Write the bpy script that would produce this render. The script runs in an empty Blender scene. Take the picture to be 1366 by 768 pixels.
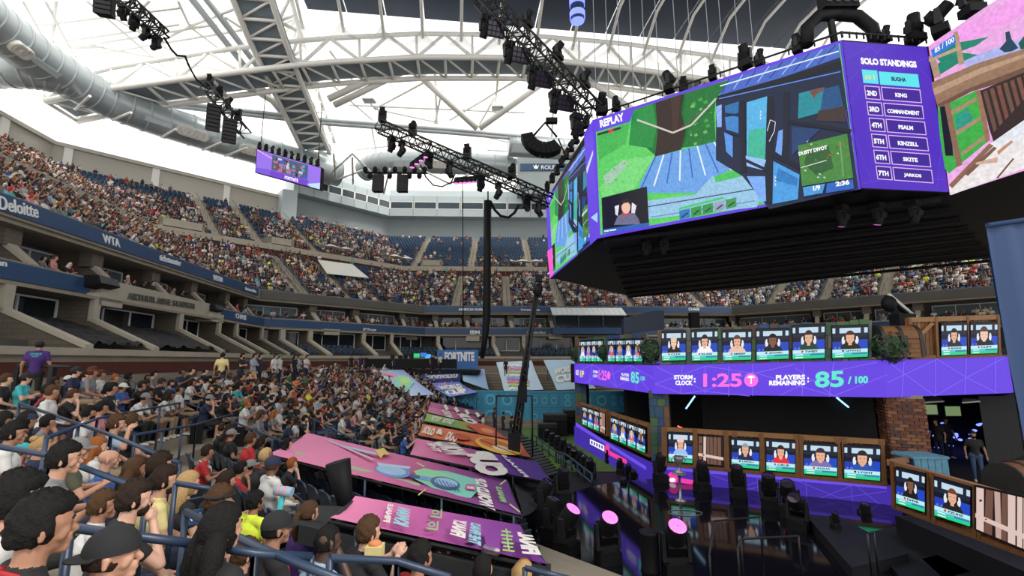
import bpy, bmesh, math, random
import numpy as np
from mathutils import Vector, Matrix
# camera, sky, light, exposure
SC = bpy.context.scene
COL = SC.collection
F, PITCH, CX, CY = 610.0, math.radians(9.0), 683.0, 384.0      # focal length and centre for a 1366x768 frame
cam_d = bpy.data.cameras.new('camera')
cam_d.sensor_fit = 'HORIZONTAL'; cam_d.sensor_width = 36.0; cam_d.lens = 36.0 * F / 1366.0
cam_d.clip_start = 0.05; cam_d.clip_end = 2000.0
cam = bpy.data.objects.new('camera', cam_d); COL.objects.link(cam)
cam.location = (0, 0, 0); cam.rotation_euler = (math.radians(90) + PITCH, 0, 0)
SC.camera = cam
world = bpy.data.worlds.new('overcast_sky'); SC.world = world; world.use_nodes = True
wn = world.node_tree.nodes; wl = world.node_tree.links
wn['Background'].inputs[0].default_value = (1.0, 0.985, 0.955, 1)
wn['Background'].inputs[1].default_value = 1.25
sun_d = bpy.data.lights.new('sun', 'SUN'); sun_d.energy = 5.0; sun_d.angle = math.radians(20); sun_d.color = (1.0, 0.96, 0.9)
sun = bpy.data.objects.new('sun', sun_d); COL.objects.link(sun)
sun.location = (0, 0, 90); sun.rotation_euler = (math.radians(18), math.radians(34), 0)
SC.view_settings.view_transform = 'Standard'; SC.view_settings.look = 'None'
SC.view_settings.exposure = 0.3; SC.view_settings.gamma = 1.0
SC.view_settings.use_curve_mapping = False
rng = random.Random(7)
V3 = lambda *a: np.array(a, float)
# pixel rays (a pixel gives a direction only)
def ray(x, y):
    a = (x - CX) / F; b = (CY - y) / F
    return V3(a, math.cos(PITCH) - math.sin(PITCH) * b, math.sin(PITCH) + math.cos(PITCH) * b)
def atz(x, y, z): r = ray(x, y); return r * (z / r[2])
def aty(x, y, Y): r = ray(x, y); return r * (Y / r[1])
def onplane(x, y, p, n):
    r = ray(x, y); return r * (np.dot(p, n) / np.dot(r, n))
def proj(p):
    x, y, z = p; d = y * math.cos(PITCH) + z * math.sin(PITCH); u = -y * math.sin(PITCH) + z * math.cos(PITCH)
    if d < 0.05: return (-9999, -9999, d)
    return (CX + F * x / d, CY - F * u / d, d)
def nrm(v): v = np.asarray(v, float); return v / max(1e-9, np.linalg.norm(v))
# materials
MATS = {}
def _new(name):
    m = bpy.data.materials.new(name); m.use_nodes = True
    nt = m.node_tree; return m, nt, nt.nodes['Principled BSDF']
def mat(name, c=None, rough=0.6, metal=0.0, var=0.12, scale=3.0, bump=0.0, spec=None, coat=0.0):
    if name in MATS: return MATS[name]
    m, nt, b = _new(name); c = c or (0.5, 0.5, 0.5)
    b.inputs['Roughness'].default_value = rough; b.inputs['Metallic'].default_value = metal
    if spec is not None: b.inputs['Specular IOR Level'].default_value = spec
    if coat: b.inputs['Coat Weight'].default_value = coat; b.inputs['Coat Roughness'].default_value = 0.06
    b.inputs['Base Color'].default_value = (*c, 1)
    if var > 0:
        tc = nt.nodes.new('ShaderNodeTexCoord'); nz = nt.nodes.new('ShaderNodeTexNoise')
        nz.inputs['Scale'].default_value = scale; nz.inputs['Detail'].default_value = 3
        mx = nt.nodes.new('ShaderNodeMix'); mx.data_type = 'RGBA'
        mx.inputs[6].default_value = (*[v * (1 - var) for v in c], 1)
        mx.inputs[7].default_value = (*[min(1, v * (1 + var) + 0.004) for v in c], 1)
        nt.links.new(tc.outputs['Object'], nz.inputs['Vector'])
        nt.links.new(nz.outputs['Fac'], mx.inputs[0]); nt.links.new(mx.outputs[2], b.inputs['Base Color'])
        if bump > 0:
            bp = nt.nodes.new('ShaderNodeBump'); bp.inputs['Strength'].default_value = bump; bp.inputs['Distance'].default_value = 0.02
            nt.links.new(nz.outputs['Fac'], bp.inputs['Height']); nt.links.new(bp.outputs[0], b.inputs['Normal'])
    MATS[name] = m; return m
def emat(name, c, s):
    if name in MATS: return MATS[name]
    m, nt, b = _new(name)
    b.inputs['Base Color'].default_value = (0, 0, 0, 1); b.inputs['Roughness'].default_value = 0.4
    b.inputs['Emission Color'].default_value = (*c, 1); b.inputs['Emission Strength'].default_value = s
    MATS[name] = m; return m
def colmat(name, emit=0.0, rough=0.6, var=0.15, scale=1.5, grain=False):
    """colour comes from the mesh's own 'Col' attribute: printed cloth, display pictures, clothes of a crowd"""
    if name in MATS: return MATS[name]
    m, nt, b = _new(name)
    at = nt.nodes.new('ShaderNodeAttribute'); at.attribute_name = 'Col'
    b.inputs['Roughness'].default_value = rough
    if emit:
        b.inputs['Base Color'].default_value = (0, 0, 0, 1)
        tc = nt.nodes.new('ShaderNodeTexCoord'); nz = nt.nodes.new('ShaderNodeTexNoise'); nz.inputs['Scale'].default_value = 7.0; nz.inputs['Detail'].default_value = 4
        mr = nt.nodes.new('ShaderNodeMapRange'); mr.inputs[3].default_value = 0.62; mr.inputs[4].default_value = 1.35
        hs = nt.nodes.new('ShaderNodeHueSaturation'); nt.links.new(tc.outputs['Object'], nz.inputs['Vector']); nt.links.new(nz.outputs['Fac'], mr.inputs[0])
        nt.links.new(mr.outputs[0], hs.inputs['Value']); nt.links.new(at.outputs['Color'], hs.inputs['Color'])
        nt.links.new(hs.outputs[0] if grain else at.outputs['Color'], b.inputs['Emission Color']); b.inputs['Emission Strength'].default_value = emit
    else:
        tc = nt.nodes.new('ShaderNodeTexCoord'); nz = nt.nodes.new('ShaderNodeTexNoise'); nz.inputs['Scale'].default_value = scale
        mr = nt.nodes.new('ShaderNodeMapRange'); mr.inputs[3].default_value = 1 - var; mr.inputs[4].default_value = 1 + var
        hs = nt.nodes.new('ShaderNodeHueSaturation')
        nt.links.new(tc.outputs['Object'], nz.inputs['Vector']); nt.links.new(nz.outputs['Fac'], mr.inputs[0])
        nt.links.new(mr.outputs[0], hs.inputs['Value']); nt.links.new(at.outputs['Color'], hs.inputs['Color'])
        nt.links.new(hs.outputs[0], b.inputs['Base Color'])
    MATS[name] = m; return m
def brickmat(name, c1, c2, mortar, sx, sy, rough=0.85):
    if name in MATS: return MATS[name]
    m, nt, b = _new(name)
    tc = nt.nodes.new('ShaderNodeTexCoord'); mp = nt.nodes.new('ShaderNodeMapping'); br = nt.nodes.new('ShaderNodeTexBrick')
    mp.inputs['Rotation'].default_value = (math.radians(90), 0, 0)
    sep = nt.nodes.new('ShaderNodeSeparateXYZ'); add = nt.nodes.new('ShaderNodeMath'); cmb = nt.nodes.new('ShaderNodeCombineXYZ')
    nt.links.new(tc.outputs['Object'], sep.inputs[0]); nt.links.new(sep.outputs[0], add.inputs[0]); nt.links.new(sep.outputs[1], add.inputs[1])
    nt.links.new(add.outputs[0], cmb.inputs[0]); nt.links.new(sep.outputs[2], cmb.inputs[1])
    br.inputs['Color1'].default_value = (*c1, 1); br.inputs['Color2'].default_value = (*c2, 1); br.inputs['Mortar'].default_value = (*mortar, 1)
    br.inputs['Scale'].default_value = 1.0; br.inputs['Brick Width'].default_value = sx; br.inputs['Row Height'].default_value = sy
    br.inputs['Mortar Size'].default_value = min(sx, sy) * 0.06
    nt.links.new(cmb.outputs[0], br.inputs['Vector']); nt.links.new(br.outputs['Color'], b.inputs['Base Color'])
    b.inputs['Roughness'].default_value = rough
    MATS[name] = m; return m
def setup_mats():
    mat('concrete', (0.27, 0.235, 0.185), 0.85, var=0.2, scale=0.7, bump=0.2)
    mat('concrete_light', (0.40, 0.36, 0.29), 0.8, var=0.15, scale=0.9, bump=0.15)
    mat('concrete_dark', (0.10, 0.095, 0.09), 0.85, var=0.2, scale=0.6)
    mat('wall_panel', (0.50, 0.475, 0.42), 0.7, var=0.06, scale=0.15)
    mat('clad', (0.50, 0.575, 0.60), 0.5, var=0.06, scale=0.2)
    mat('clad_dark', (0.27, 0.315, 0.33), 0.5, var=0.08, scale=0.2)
    brickmat('block', (0.135, 0.112, 0.085), (0.115, 0.096, 0.074), (0.085, 0.07, 0.055), 0.42, 0.21)
    brickmat('redbrick', (0.105, 0.022, 0.016), (0.085, 0.018, 0.014), (0.06, 0.025, 0.02), 0.21, 0.07)
    mat('fascia_blue', (0.018, 0.060, 0.155), 0.45, var=0.08, scale=0.5)
    mat('white_letter', (0.85, 0.86, 0.86), 0.5, var=0)
    mat('steel_white', (0.90, 0.89, 0.85), 0.5, var=0.05, scale=0.3)
    mat('steel_grey', (0.42, 0.46, 0.48), 0.4, var=0.1, scale=0.4)
    mat('duct', (0.40, 0.455, 0.48), 0.35, metal=0.35, var=0.06, scale=0.4)
    mat('decking', (0.26, 0.32, 0.36), 0.6, var=0.15, scale=0.8)
    mat('navy_panel', (0.009, 0.024, 0.058), 0.5, var=0.25, scale=0.05)
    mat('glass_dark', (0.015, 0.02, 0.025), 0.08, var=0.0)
    mat('glass_lit_tone', (0.20, 0.25, 0.27), 0.08, var=0.1, scale=0.3)  # paler base colour stands in for lit suite interiors behind the glass
    mat('glass_press', (0.05, 0.07, 0.085), 0.1, var=0.2, scale=0.3)
    mat('black', (0.007, 0.007, 0.009), 0.6, var=0.15, spec=0.2)
    mat('black_cloth', (0.014, 0.015, 0.018), 0.9, var=0.3, scale=2, bump=0.6)
    mat('black_gloss', (0.006, 0.006, 0.010), 0.07, var=0.0, spec=0.6)
    mat('black_metal', (0.012, 0.012, 0.014), 0.45, metal=0.0, var=0.1, spec=0.35)
    mat('grey_metal', (0.3, 0.3, 0.31), 0.35, metal=0.7, var=0.1)
    mat('seat_blue', (0.012, 0.026, 0.055), 0.4, var=0.15, scale=4)
    mat('rail_blue', (0.020, 0.040, 0.085), 0.4, var=0.1, scale=3)
    mat('turf', (0.085, 0.185, 0.028), 0.95, var=0.35, scale=14, bump=0.5)
    mat('stage_black', (0.010, 0.010, 0.013), 0.6, var=0.3, scale=2, spec=0.25)
    mat('curtain_blue', (0.014, 0.050, 0.155), 0.6, var=0.1, scale=0.8, bump=0.25)
    mat('white_cover', (0.62, 0.62, 0.58), 0.6, var=0.08)
    colmat('crowd', rough=0.8, var=0.0)
    colmat('print', rough=0.55, var=0.06, scale=0.8)
    colmat('screen', emit=0.85); colmat('screen_game', emit=0.85, grain=True)
    colmat('painted', rough=0.7, var=0.3, scale=6)
setup_mats()
# mesh builder
class MB:
    def __init__(s): s.v = []; s.f = []; s.m = []; s.c = []; s.sm = []; s.hascol = False
    def add(s, verts, faces, m='concrete', col=None, smooth=False, cols=None):
        o = len(s.v); s.v.extend([tuple(map(float, p)) for p in verts])
        for k, f in enumerate(faces):
            s.f.append(tuple(o + i for i in f)); s.m.append(m); s.sm.append(smooth)
            if cols is not None: s.c.append([cols[i] for i in f]); s.hascol = True
            elif col is not None: s.c.append([col] * len(f)); s.hascol = True
            else: s.c.append([(1, 1, 1)] * len(f))
        return s
    def quad(s, a, b, c, d, m='concrete', **k): return s.add([a, b, c, d], [(0, 1, 2, 3)], m, **k)
    def poly(s, pts, m='concrete', **k): return s.add(pts, [tuple(range(len(pts)))], m, **k)
    def box(s, c, size, m='concrete', rz=0.0, R=None, **k):
        hx, hy, hz = [q / 2 for q in size]; cs, sn = math.cos(rz), math.sin(rz); vs = []
        for dz in (-hz, hz):
            for dx, dy in ((-hx, -hy), (hx, -hy), (hx, hy), (-hx, hy)):
                if R is not None: p = R @ V3(dx, dy, dz)
                else: p = V3(dx * cs - dy * sn, dx * sn + dy * cs, dz)
                vs.append(p + np.asarray(c, float))
        return s.add(vs, [(0, 3, 2, 1), (4, 5, 6, 7), (0, 1, 5, 4), (1, 2, 6, 5), (2, 3, 7, 6), (3, 0, 4, 7)], m, **k)
    def beam(s, p0, p1, w, h, m='concrete', up=(0, 0, 1), **k):
        """rectangular bar from p0 to p1, w across, h along up"""
        p0, p1 = np.asarray(p0, float), np.asarray(p1, float); t = nrm(p1 - p0); a = np.cross(t, up)
        if np.linalg.norm(a) < 1e-4: a = np.cross(t, (0, 1, 0))
        a = nrm(a); b = nrm(np.cross(a, t)); vs = []
        for p in (p0, p1):
            for q, r in ((-1, -1), (1, -1), (1, 1), (-1, 1)): vs.append(p + a * q * w / 2 + b * r * h / 2)
        return s.add(vs, [(0, 1, 2, 3), (7, 6, 5, 4), (0, 4, 5, 1), (1, 5, 6, 2), (2, 6, 7, 3), (3, 7, 4, 0)], m, **k)
    def tube(s, pts, r, m='concrete', n=8, cap=True, smooth=True, **k):
        pts = [np.asarray(p, float) for p in pts]; N = len(pts); rs = r if hasattr(r, '__len__') else [r] * N
        vs = []; prev = None
        for i, p in enumerate(pts):
            t = nrm(pts[min(i + 1, N - 1)] - pts[max(i - 1, 0)])
            if prev is None:
                a = np.cross(t, (0, 0, 1))
                if np.linalg.norm(a) < 0.1: a = np.cross(t, (0, 1, 0))
            else: a = prev - t * np.dot(prev, t)
            a = nrm(a); b = np.cross(t, a); prev = a
            for j in range(n):
                th = 2 * math.pi * j / n; vs.append(p + (a * math.cos(th) + b * math.sin(th)) * rs[i])
        fs = []
        for i in range(N - 1):
            for j in range(n):
                j2 = (j + 1) % n; fs.append((i * n + j, (i + 1) * n + j, (i + 1) * n + j2, i * n + j2))
        s.add(vs, fs, m, smooth=smooth, **k)
        if cap:
            o = len(s.v) - N * n
            s.f.append(tuple(o + j for j in range(n))); s.m.append(m); s.sm.append(False); s.c.append([k.get('col') or (1, 1, 1)] * n)
            o2 = len(s.v) - n
            s.f.append(tuple(o2 + n - 1 - j for j in range(n))); s.m.append(m); s.sm.append(False); s.c.append([k.get('col') or (1, 1, 1)] * n)
        return s
    def lathe(s, prof, M=None, n=16, m='concrete', smooth=True, **k):
        vs = []
        for r, z in prof:
            for j in range(n):
                th = 2 * math.pi * j / n; vs.append(V3(r * math.cos(th), r * math.sin(th), z))
        if M is not None: vs = [np.array(M @ Vector(p)) for p in vs]
        fs = []
        for i in range(len(prof) - 1):
            for j in range(n):
                j2 = (j + 1) % n; fs.append((i * n + j, i * n + j2, (i + 1) * n + j2, (i + 1) * n + j))
        return s.add(vs, fs, m, smooth=smooth, **k)
    def ellipsoid(s, c, r, m='concrete', nu=12, nv=8, R=None, **k):
        vs = []; fs = []
        for i in range(nv + 1):
            ph = math.pi * i / nv
            for j in range(nu):
                th = 2 * math.pi * j / nu
                p = V3(r[0] * math.sin(ph) * math.cos(th), r[1] * math.sin(ph) * math.sin(th), r[2] * math.cos(ph))
                vs.append((R @ p if R is not None else p) + np.asarray(c, float))
        for i in range(nv):
            for j in range(nu):
                j2 = (j + 1) % nu; fs.append((i * nu + j, (i + 1) * nu + j, (i + 1) * nu + j2, i * nu + j2))
        return s.add(vs, fs, m, smooth=True, **k)
    def prism(s, pts, ext, m='concrete', **k):
        """closed outline pts (3D, planar) extruded by vector ext"""
        n = len(pts); ext = np.asarray(ext, float); a = [np.asarray(p, float) for p in pts]; b = [p + ext for p in a]
        fs = [tuple(range(n))[::-1], tuple(range(n, 2 * n))] + [(i, (i + 1) % n, n + (i + 1) % n, n + i) for i in range(n)]
        return s.add(a + b, fs, m, **k)
    def mesh(s, name):
        me = bpy.data.meshes.new(name); me.from_pydata(s.v, [], s.f)
        ms = []; idx = {}
        for q in s.m:
            if q not in idx: idx[q] = len(ms); ms.append(q); me.materials.append(MATS[q])
        if s.f:
            me.polygons.foreach_set('material_index', [idx[q] for q in s.m])
            me.polygons.foreach_set('use_smooth', s.sm)
            if s.hascol:
                ca = me.color_attributes.new('Col', 'FLOAT_COLOR', 'CORNER')
                ca.data.foreach_set('color', [w for f in s.c for q in f for w in (*q[:3], 1.0)])
        me.update(); return me
    def build(s, name, parent=None, **kw):
        o = bpy.data.objects.new(name, s.mesh(name)); COL.objects.link(o)
        if parent is not None: setparent(o, parent)
        for k, v in kw.items(): o[k] = v
        return o
def setparent(o, p):
    """parts are modelled in world coordinates: keep them where they are"""
    M = Matrix.Translation(p.location)
    if p.parent is not None: M = Matrix.Identity(4) if p.type == 'MESH' else M
    if p.type == 'MESH': M = p.matrix_basis.copy()
    o.parent = p; o.matrix_parent_inverse = M.inverted()
def thing(name, label, cat, loc=(0, 0, 0), group=None):
    o = bpy.data.objects.new(name, None); COL.objects.link(o); o.empty_display_size = 0.2
    o.location = tuple(map(float, loc)); o['label'] = label; o['category'] = cat
    if group: o['group'] = group
    return o
def tag(o, label, cat, group=None, kind=None):
    o['label'] = label; o['category'] = cat
    if group: o['group'] = group
    if kind: o['kind'] = kind
    return o
def struct(name, mb, label=None, parent=None):
    o = mb.build(name, parent)
    if parent is None:
        o['kind'] = 'structure'
        if label: o['label'] = label
    return o
def sgroup(name, label, loc=(0, 0, 0)):
    o = bpy.data.objects.new(name, None); COL.objects.link(o); o.location = tuple(map(float, loc)); o['kind'] = 'structure'; o['label'] = label
    return o
# lettering
_TXT = {}
def text_geo(t, bold=0.02, shear=0.0, spacing=1.0):
    key = (t, bold, shear, spacing)
    if key in _TXT: return _TXT[key]
    cu = bpy.data.curves.new('lettering', 'FONT'); cu.body = t; cu.size = 1.0; cu.offset = bold; cu.shear = shear
    cu.resolution_u = 3; cu.space_character = spacing; cu.fill_mode = 'FRONT'
    o = bpy.data.objects.new('lettering', cu); me = o.to_mesh()
    v = np.array([p.co[:] for p in me.vertices]); f = [tuple(p.vertices) for p in me.polygons]
    o.to_mesh_clear(); bpy.data.objects.remove(o); bpy.data.curves.remove(cu)
    if len(v) == 0: v = np.zeros((1, 3))
    mn = v.min(0); mx = v.max(0); v = (v - mn) / np.maximum(mx - mn, 1e-6)
    _TXT[key] = (v[:, :2], f); return _TXT[key]
def text_quad(mb, t, bl, br, tl, m='white_letter', bold=0.02, shear=0.0, col=None, depth=None, spacing=1.0):
    """fits the lettering's box to the parallelogram bl, br, tl (3D points)"""
    v, f = text_geo(t, bold, shear, spacing); bl = np.asarray(bl, float); U = np.asarray(br) - bl; W = np.asarray(tl) - bl
    pts = [bl + U * a + W * b for a, b in v]
    mb.add(pts, f, m, col=col)
    if depth is not None:
        pts2 = [p + np.asarray(depth) for p in pts]
        from collections import Counter
        cnt = Counter()
        for q in f:
            for i in range(len(q)):
                e = (q[i], q[(i + 1) % len(q)]); cnt[e] += 1
        bd = [e for e in cnt if (e[1], e[0]) not in cnt]
        n = len(pts)
        mb.add(pts + pts2, [(a, n + a, n + b, b) for a, b in bd], m, col=col)
class Painter:
    """flat print or display picture on a plane: polygons given by pixel directions, met with the plane, stacked in thin layers"""
    def __init__(s, p, n, m, eps=0.004):
        s.p = np.asarray(p, float); s.n = nrm(n); s.m = m; s.eps = eps; s.k = 1; s.mb = MB()
        if np.dot(s.n, s.p) > 0: s.n = -s.n
    def at(s, x, y): return onplane(x, y, s.p + s.n * s.eps * s.k, s.n)
    def poly(s, pts, col, cols=None):
        q = [s.at(*p) for p in pts]
        s.mb.add(q, [tuple(range(len(q)))], s.m, col=col, cols=cols); s.k += 1; return s
    def many(s, polys, col):
        for pts in polys:
            q = [s.at(*p) for p in pts]; s.mb.add(q, [tuple(range(len(q)))], s.m, col=col)
        s.k += 1
    def ell(s, cx, cy, rx, ry, col, n=18, rot=0.0, a0=0, a1=360):
        c, d = math.cos(rot), math.sin(rot); P = []
        for i in range(n + (a1 - a0 < 360)):
            th = math.radians(a0 + (a1 - a0) * i / n); x, y = rx * math.cos(th), -ry * math.sin(th); P.append((cx + x * c - y * d, cy + x * d + y * c))
        return s.poly(P, col)
    def line(s, pts, w, col):
        for a, b in zip(pts[:-1], pts[1:]):
            dx, dy = b[0] - a[0], b[1] - a[1]; L = math.hypot(dx, dy) or 1; nx, ny = -dy / L * w / 2, dx / L * w / 2
            q = [s.at(*p) for p in ((a[0] + nx, a[1] + ny), (b[0] + nx, b[1] + ny), (b[0] - nx, b[1] - ny), (a[0] - nx, a[1] - ny))]
            s.mb.add(q, [(0, 1, 2, 3)], s.m, col=col)
        s.k += 1; return s
    def text(s, t, bl, br, tl, col, bold=0.03, shear=0.0, spacing=1.0):
        text_quad(s.mb, t, s.at(*bl), s.at(*br), s.at(*tl), s.m, bold, shear, col=col, spacing=spacing); s.k += 1; return s
# the bowl: an octagon of stands around the court
COURT = -5.5
FL = [V3(4, -18.1), V3(-20.1, 6.0), V3(-25.3, 45.5), V3(-11.5, 59.6), V3(29.5, 61.0), V3(46.5, 43.0), V3(53, 14.0)]   # line of the upper fascia
NS = len(FL) - 1
def _segn(i):
    t = nrm(FL[i + 1] - FL[i]); return V3(-t[1], t[0])            # outward (left of the clockwise run)
SEGN = [_segn(i) for i in range(NS)]
MIT = []
for i in range(NS + 1):
    if i == 0: MIT.append(SEGN[0])
    elif i == NS: MIT.append(SEGN[-1])
    else: MIT.append((SEGN[i - 1] + SEGN[i]) / (1 + np.dot(SEGN[i - 1], SEGN[i])))
def offp(i, d): return FL[i] + MIT[i] * d
def bp(seg, t, d, z):
    a, b = offp(seg, d), offp(seg + 1, d); p = a + (b - a) * t; return V3(p[0], p[1], z)
def seglen(seg, d): return float(np.linalg.norm(offp(seg + 1, d) - offp(seg, d)))
def dist_out(x, y, segs=range(NS)):
    """offset d of a point: the largest signed distance outward of the octagon's sides"""
    return max(float(np.dot(V3(x, y) - FL[i], SEGN[i])) for i in segs)
def onseg(px, py, seg, d):
    n = SEGN[seg]; p = FL[seg] + n * d
    return onplane(px, py, V3(p[0], p[1], 0), V3(n[0], n[1], 0))
def sweep(mb, prof, segs, m='concrete', mats=None):
    for sgi in segs:
        for k in range(len(prof) - 1):
            (d0, z0), (d1, z1) = prof[k], prof[k + 1]
            mb.quad(bp(sgi, 0, d0, z0), bp(sgi, 1, d0, z0), bp(sgi, 1, d1, z1), bp(sgi, 0, d1, z1), mats[k] if mats else m)
ROW_D, ROW_R, D_TOP, Z_TOP, NROW = 0.82, 0.254, -8.9, -1.45, 15
DL = -4.2                                                           # front of the suite ledge
def row_d(k): return D_TOP - ROW_D * k                              # outer edge of tread k
def row_z(k): return Z_TOP - ROW_R * (k + 1)
def floor_z(x, y):
    d = dist_out(x, y)
    if d >= D_TOP: return Z_TOP
    return max(COURT, Z_TOP + (d - D_TOP) * ROW_R / ROW_D)
def hit(px, py, h):
    """where a pixel's ray meets the surface h above the lower stand"""
    r = ray(px, py); s0, s = 0.4, 0.5
    f = lambda q: q * r[2] - floor_z(q * r[0], q * r[1]) - h
    while s < 90 and f(s) > 0: s0 = s; s += 0.1
    for _ in range(30):
        mid = (s0 + s) / 2
        if f(mid) > 0: s0 = mid
        else: s = mid
    return r * s
LOW = [0, 1, 2, 3, 4, 5]
UP = [1, 2, 3, 4, 5]
mb = MB(); prof = [(DL - .3, Z_TOP), (D_TOP, Z_TOP)]
for k in range(NROW): prof += [(row_d(k), row_z(k)), (row_d(k + 1), row_z(k))]
prof += [(row_d(NROW), COURT)]
sweep(mb, prof, LOW, 'concrete'); struct('stand_lower', mb, 'stepped concrete treads of the lower stand')
mb = MB(); ring = [offp(i, -20.9) for i in range(NS + 1)]
ring = [V3(60, -30), V3(20, -30)] + ring
mb.poly([(p[0], p[1], COURT) for p in ring][::-1], 'stage_black'); struct('floor', mb, 'dark covered court floor')
mb = MB()
mb.poly([(1.6, 24, COURT + .02), (20, 24, COURT + .02), (26, 39.6, COURT + .02), (0.6, 39.6, COURT + .02)], 'turf')
mb.poly([(12, 12.5, COURT + .02), (20, 12.5, COURT + .02), (20, 24, COURT + .02), (6, 24, COURT + .02)], 'turf')
struct('turf', mb, 'green artificial turf around the stage')
mb = MB()
a = DL - .3
sweep(mb, [(a, Z_TOP), (a, -0.62)], UP, 'concrete')
sweep(mb, [(a, -0.62), (a - .02, -0.62), (a - .02, -0.06), (a, -0.06)], UP, 'redbrick')
sweep(mb, [(a, -0.06), (a, 0.2)], UP, 'concrete'); sweep(mb, [(a, 0.2), (a - .22, 0.2), (a - .22, 0.48), (DL, 0.48), (DL, 0.2)], UP, 'concrete_light')
struct('wall_loge', mb, 'low concrete wall with a red brick band behind the lower stand')
mb = MB()
tp = [(DL, 0.2)]
for k in range(4): tp += [(DL + k * .95, 0.2 + k * 0.3), (DL + (k + 1) * .95, 0.2 + k * 0.3)]
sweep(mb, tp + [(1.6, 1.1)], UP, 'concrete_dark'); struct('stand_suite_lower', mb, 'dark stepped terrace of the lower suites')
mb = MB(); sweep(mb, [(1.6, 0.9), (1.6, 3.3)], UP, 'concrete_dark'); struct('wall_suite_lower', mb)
mb = MB()
sweep(mb, [(1.6, 3.05), (-1.3, 3.05), (-1.3, 3.2), (-0.55, 3.3)], UP, 'concrete')
sweep(mb, [(-0.55, 3.3), (-0.62, 3.3), (-0.62, 4.2), (-0.45, 4.25), (-0.35, 4.2), (-0.35, 3.6)], UP, 'concrete')
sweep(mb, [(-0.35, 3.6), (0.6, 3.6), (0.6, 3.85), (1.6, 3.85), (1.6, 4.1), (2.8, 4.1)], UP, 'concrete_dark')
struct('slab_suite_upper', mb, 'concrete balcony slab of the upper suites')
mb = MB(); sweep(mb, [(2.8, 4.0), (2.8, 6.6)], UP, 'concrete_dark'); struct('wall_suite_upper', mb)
mb = MB(); sweep(mb, [(2.8, 5.95), (0.15, 5.95), (0.15, 6.15), (0, 6.15)], UP, 'concrete')
sweep(mb, [(0, 6.15), (0, 7.1), (0.25, 7.1), (0.25, 6.6), (1.0, 6.6)], UP, 'concrete'); struct('slab_promenade', mb, 'concrete slab under the upper bank of seats')
UPF_SEG = {1: (0.0, 0.985), 3: (0.0, 1.0), 5: (0.0, 1.0)}
upper_fascia = {}; lower_fascia = {}
def fascia_board(seg, t0, t1, d, z0, z1, name='fascia_board', th=0.06, m='fascia_blue'):
    mb = MB(); a = bp(seg, t0, d, z0); b = bp(seg, t1, d, z0); n = V3(*SEGN[seg], 0); L = nrm(b - a) * 0.0
    vs = [a - n * th, b - n * th, b, a]
    mb.prism([a - n * th, b - n * th, b, a], (0, 0, z1 - z0), m)
    return struct(name, mb)
for s_, (t0, t1) in UPF_SEG.items(): upper_fascia[s_] = fascia_board(s_, t0, t1, -0.02, 6.28, 7.04)
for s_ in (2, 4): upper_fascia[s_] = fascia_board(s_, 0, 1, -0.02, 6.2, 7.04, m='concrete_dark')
def tseg(px, py, seg, d):
    p = onseg(px, py, seg, d); a, b = offp(seg, d), offp(seg + 1, d); return float(np.dot(p[:2] - a, b - a) / np.dot(b - a, b - a))
ta, tb = tseg(118, 385, 1, -0.62), tseg(290, 420, 1, -0.62)
lower_fascia['a'] = fascia_board(1, 0.0, ta, -0.64, 3.36, 4.12)
lower_fascia['b'] = fascia_board(1, tb, 1.0, -0.64, 3.36, 4.12)
for s_ in (2, 3, 4, 5): lower_fascia[s_] = fascia_board(s_, 0.0, 1.0, -0.64, 3.36, 4.12)
for k_, o_ in list(upper_fascia.items()) + list(lower_fascia.items()): o_['label'] = 'navy blue fascia board along the front of the suites'
def sign(seg, d, parent, t, bl, br, tl, m='white_letter', bold=0.03, depth=0.05, name='lettering', spacing=1.0):
    mb = MB(); n = V3(*SEGN[seg], 0)
    P = [onseg(*p, seg, d) for p in (bl, br, tl)]
    text_quad(mb, t, *P, m, bold, depth=n * depth, spacing=spacing)
    return mb.build(name, parent)
UD, LD = -0.13, -0.75
sign(1, UD, upper_fascia[1], 'Deloitte', (0, 279), (52, 291), (-1, 260.5), bold=0.008)
sign(1, UD, upper_fascia[1], 'WTA', (139, 323), (161, 330), (137.5, 311.5), bold=0.01)
sign(1, UD, upper_fascia[1], 'ticketmaster', (213.5, 347), (242, 355), (213.5, 338.5), bold=.01)
sign(1, UD, upper_fascia[1], 'WESTIN', (285, 373), (297, 376.5), (285, 366), bold=.005)
sign(1, UD, upper_fascia[1], 'Emirates Airline', (328, 386.5), (342, 390.5), (328, 382.5), bold=0.01)
sign(1, LD, lower_fascia['a'], 'J.P.Morgan', (-62, 347), (9.5, 358.5), (-62, 334), bold=0.0)
sign(1, LD, lower_fascia['b'], 'CHASE', (315, 424), (329, 427), (315, 417.5), bold=.01)
sign(2, LD, lower_fascia[2], 'J.P.Morgan', (484, 441.5), (502, 442.5), (484, 437), bold=0.0)
sign(3, UD, upper_fascia[3], 'AMERICAN EXPRESS', (611.5, 414), (650, 414.5), (611.5, 410.8))
sign(3, UD, upper_fascia[3], 'Emirates Airline', (695, 414.5), (720, 414.7), (695, 411), bold=0.01)
sign(3, UD, upper_fascia[3], 'CHASE', (918.5, 414), (933, 414), (918.5, 410.5))
sign(3, LD, lower_fascia[3], 'IBM', (627, 445.5), (640, 445.5), (627, 440.5))
sign(3, LD, lower_fascia[3], 'Mercedes-Benz', (703, 445), (728, 445), (703, 441.5), bold=0.0)
sign(3, LD, lower_fascia[3], 'ESPN', (777, 444.5), (794, 444.5), (777.5, 440.2), bold=0.05)
sign(5, UD, upper_fascia[5], 'J.P.Morgan', (1245, 391.5), (1266, 389.5), (1245, 387), bold=0.0)
mb = MB(); n1 = V3(*SEGN[1], 0)
a, b = bp(1, ta + 0.012, -0.62, 0), bp(1, tb - 0.004, -0.62, 0)
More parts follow.
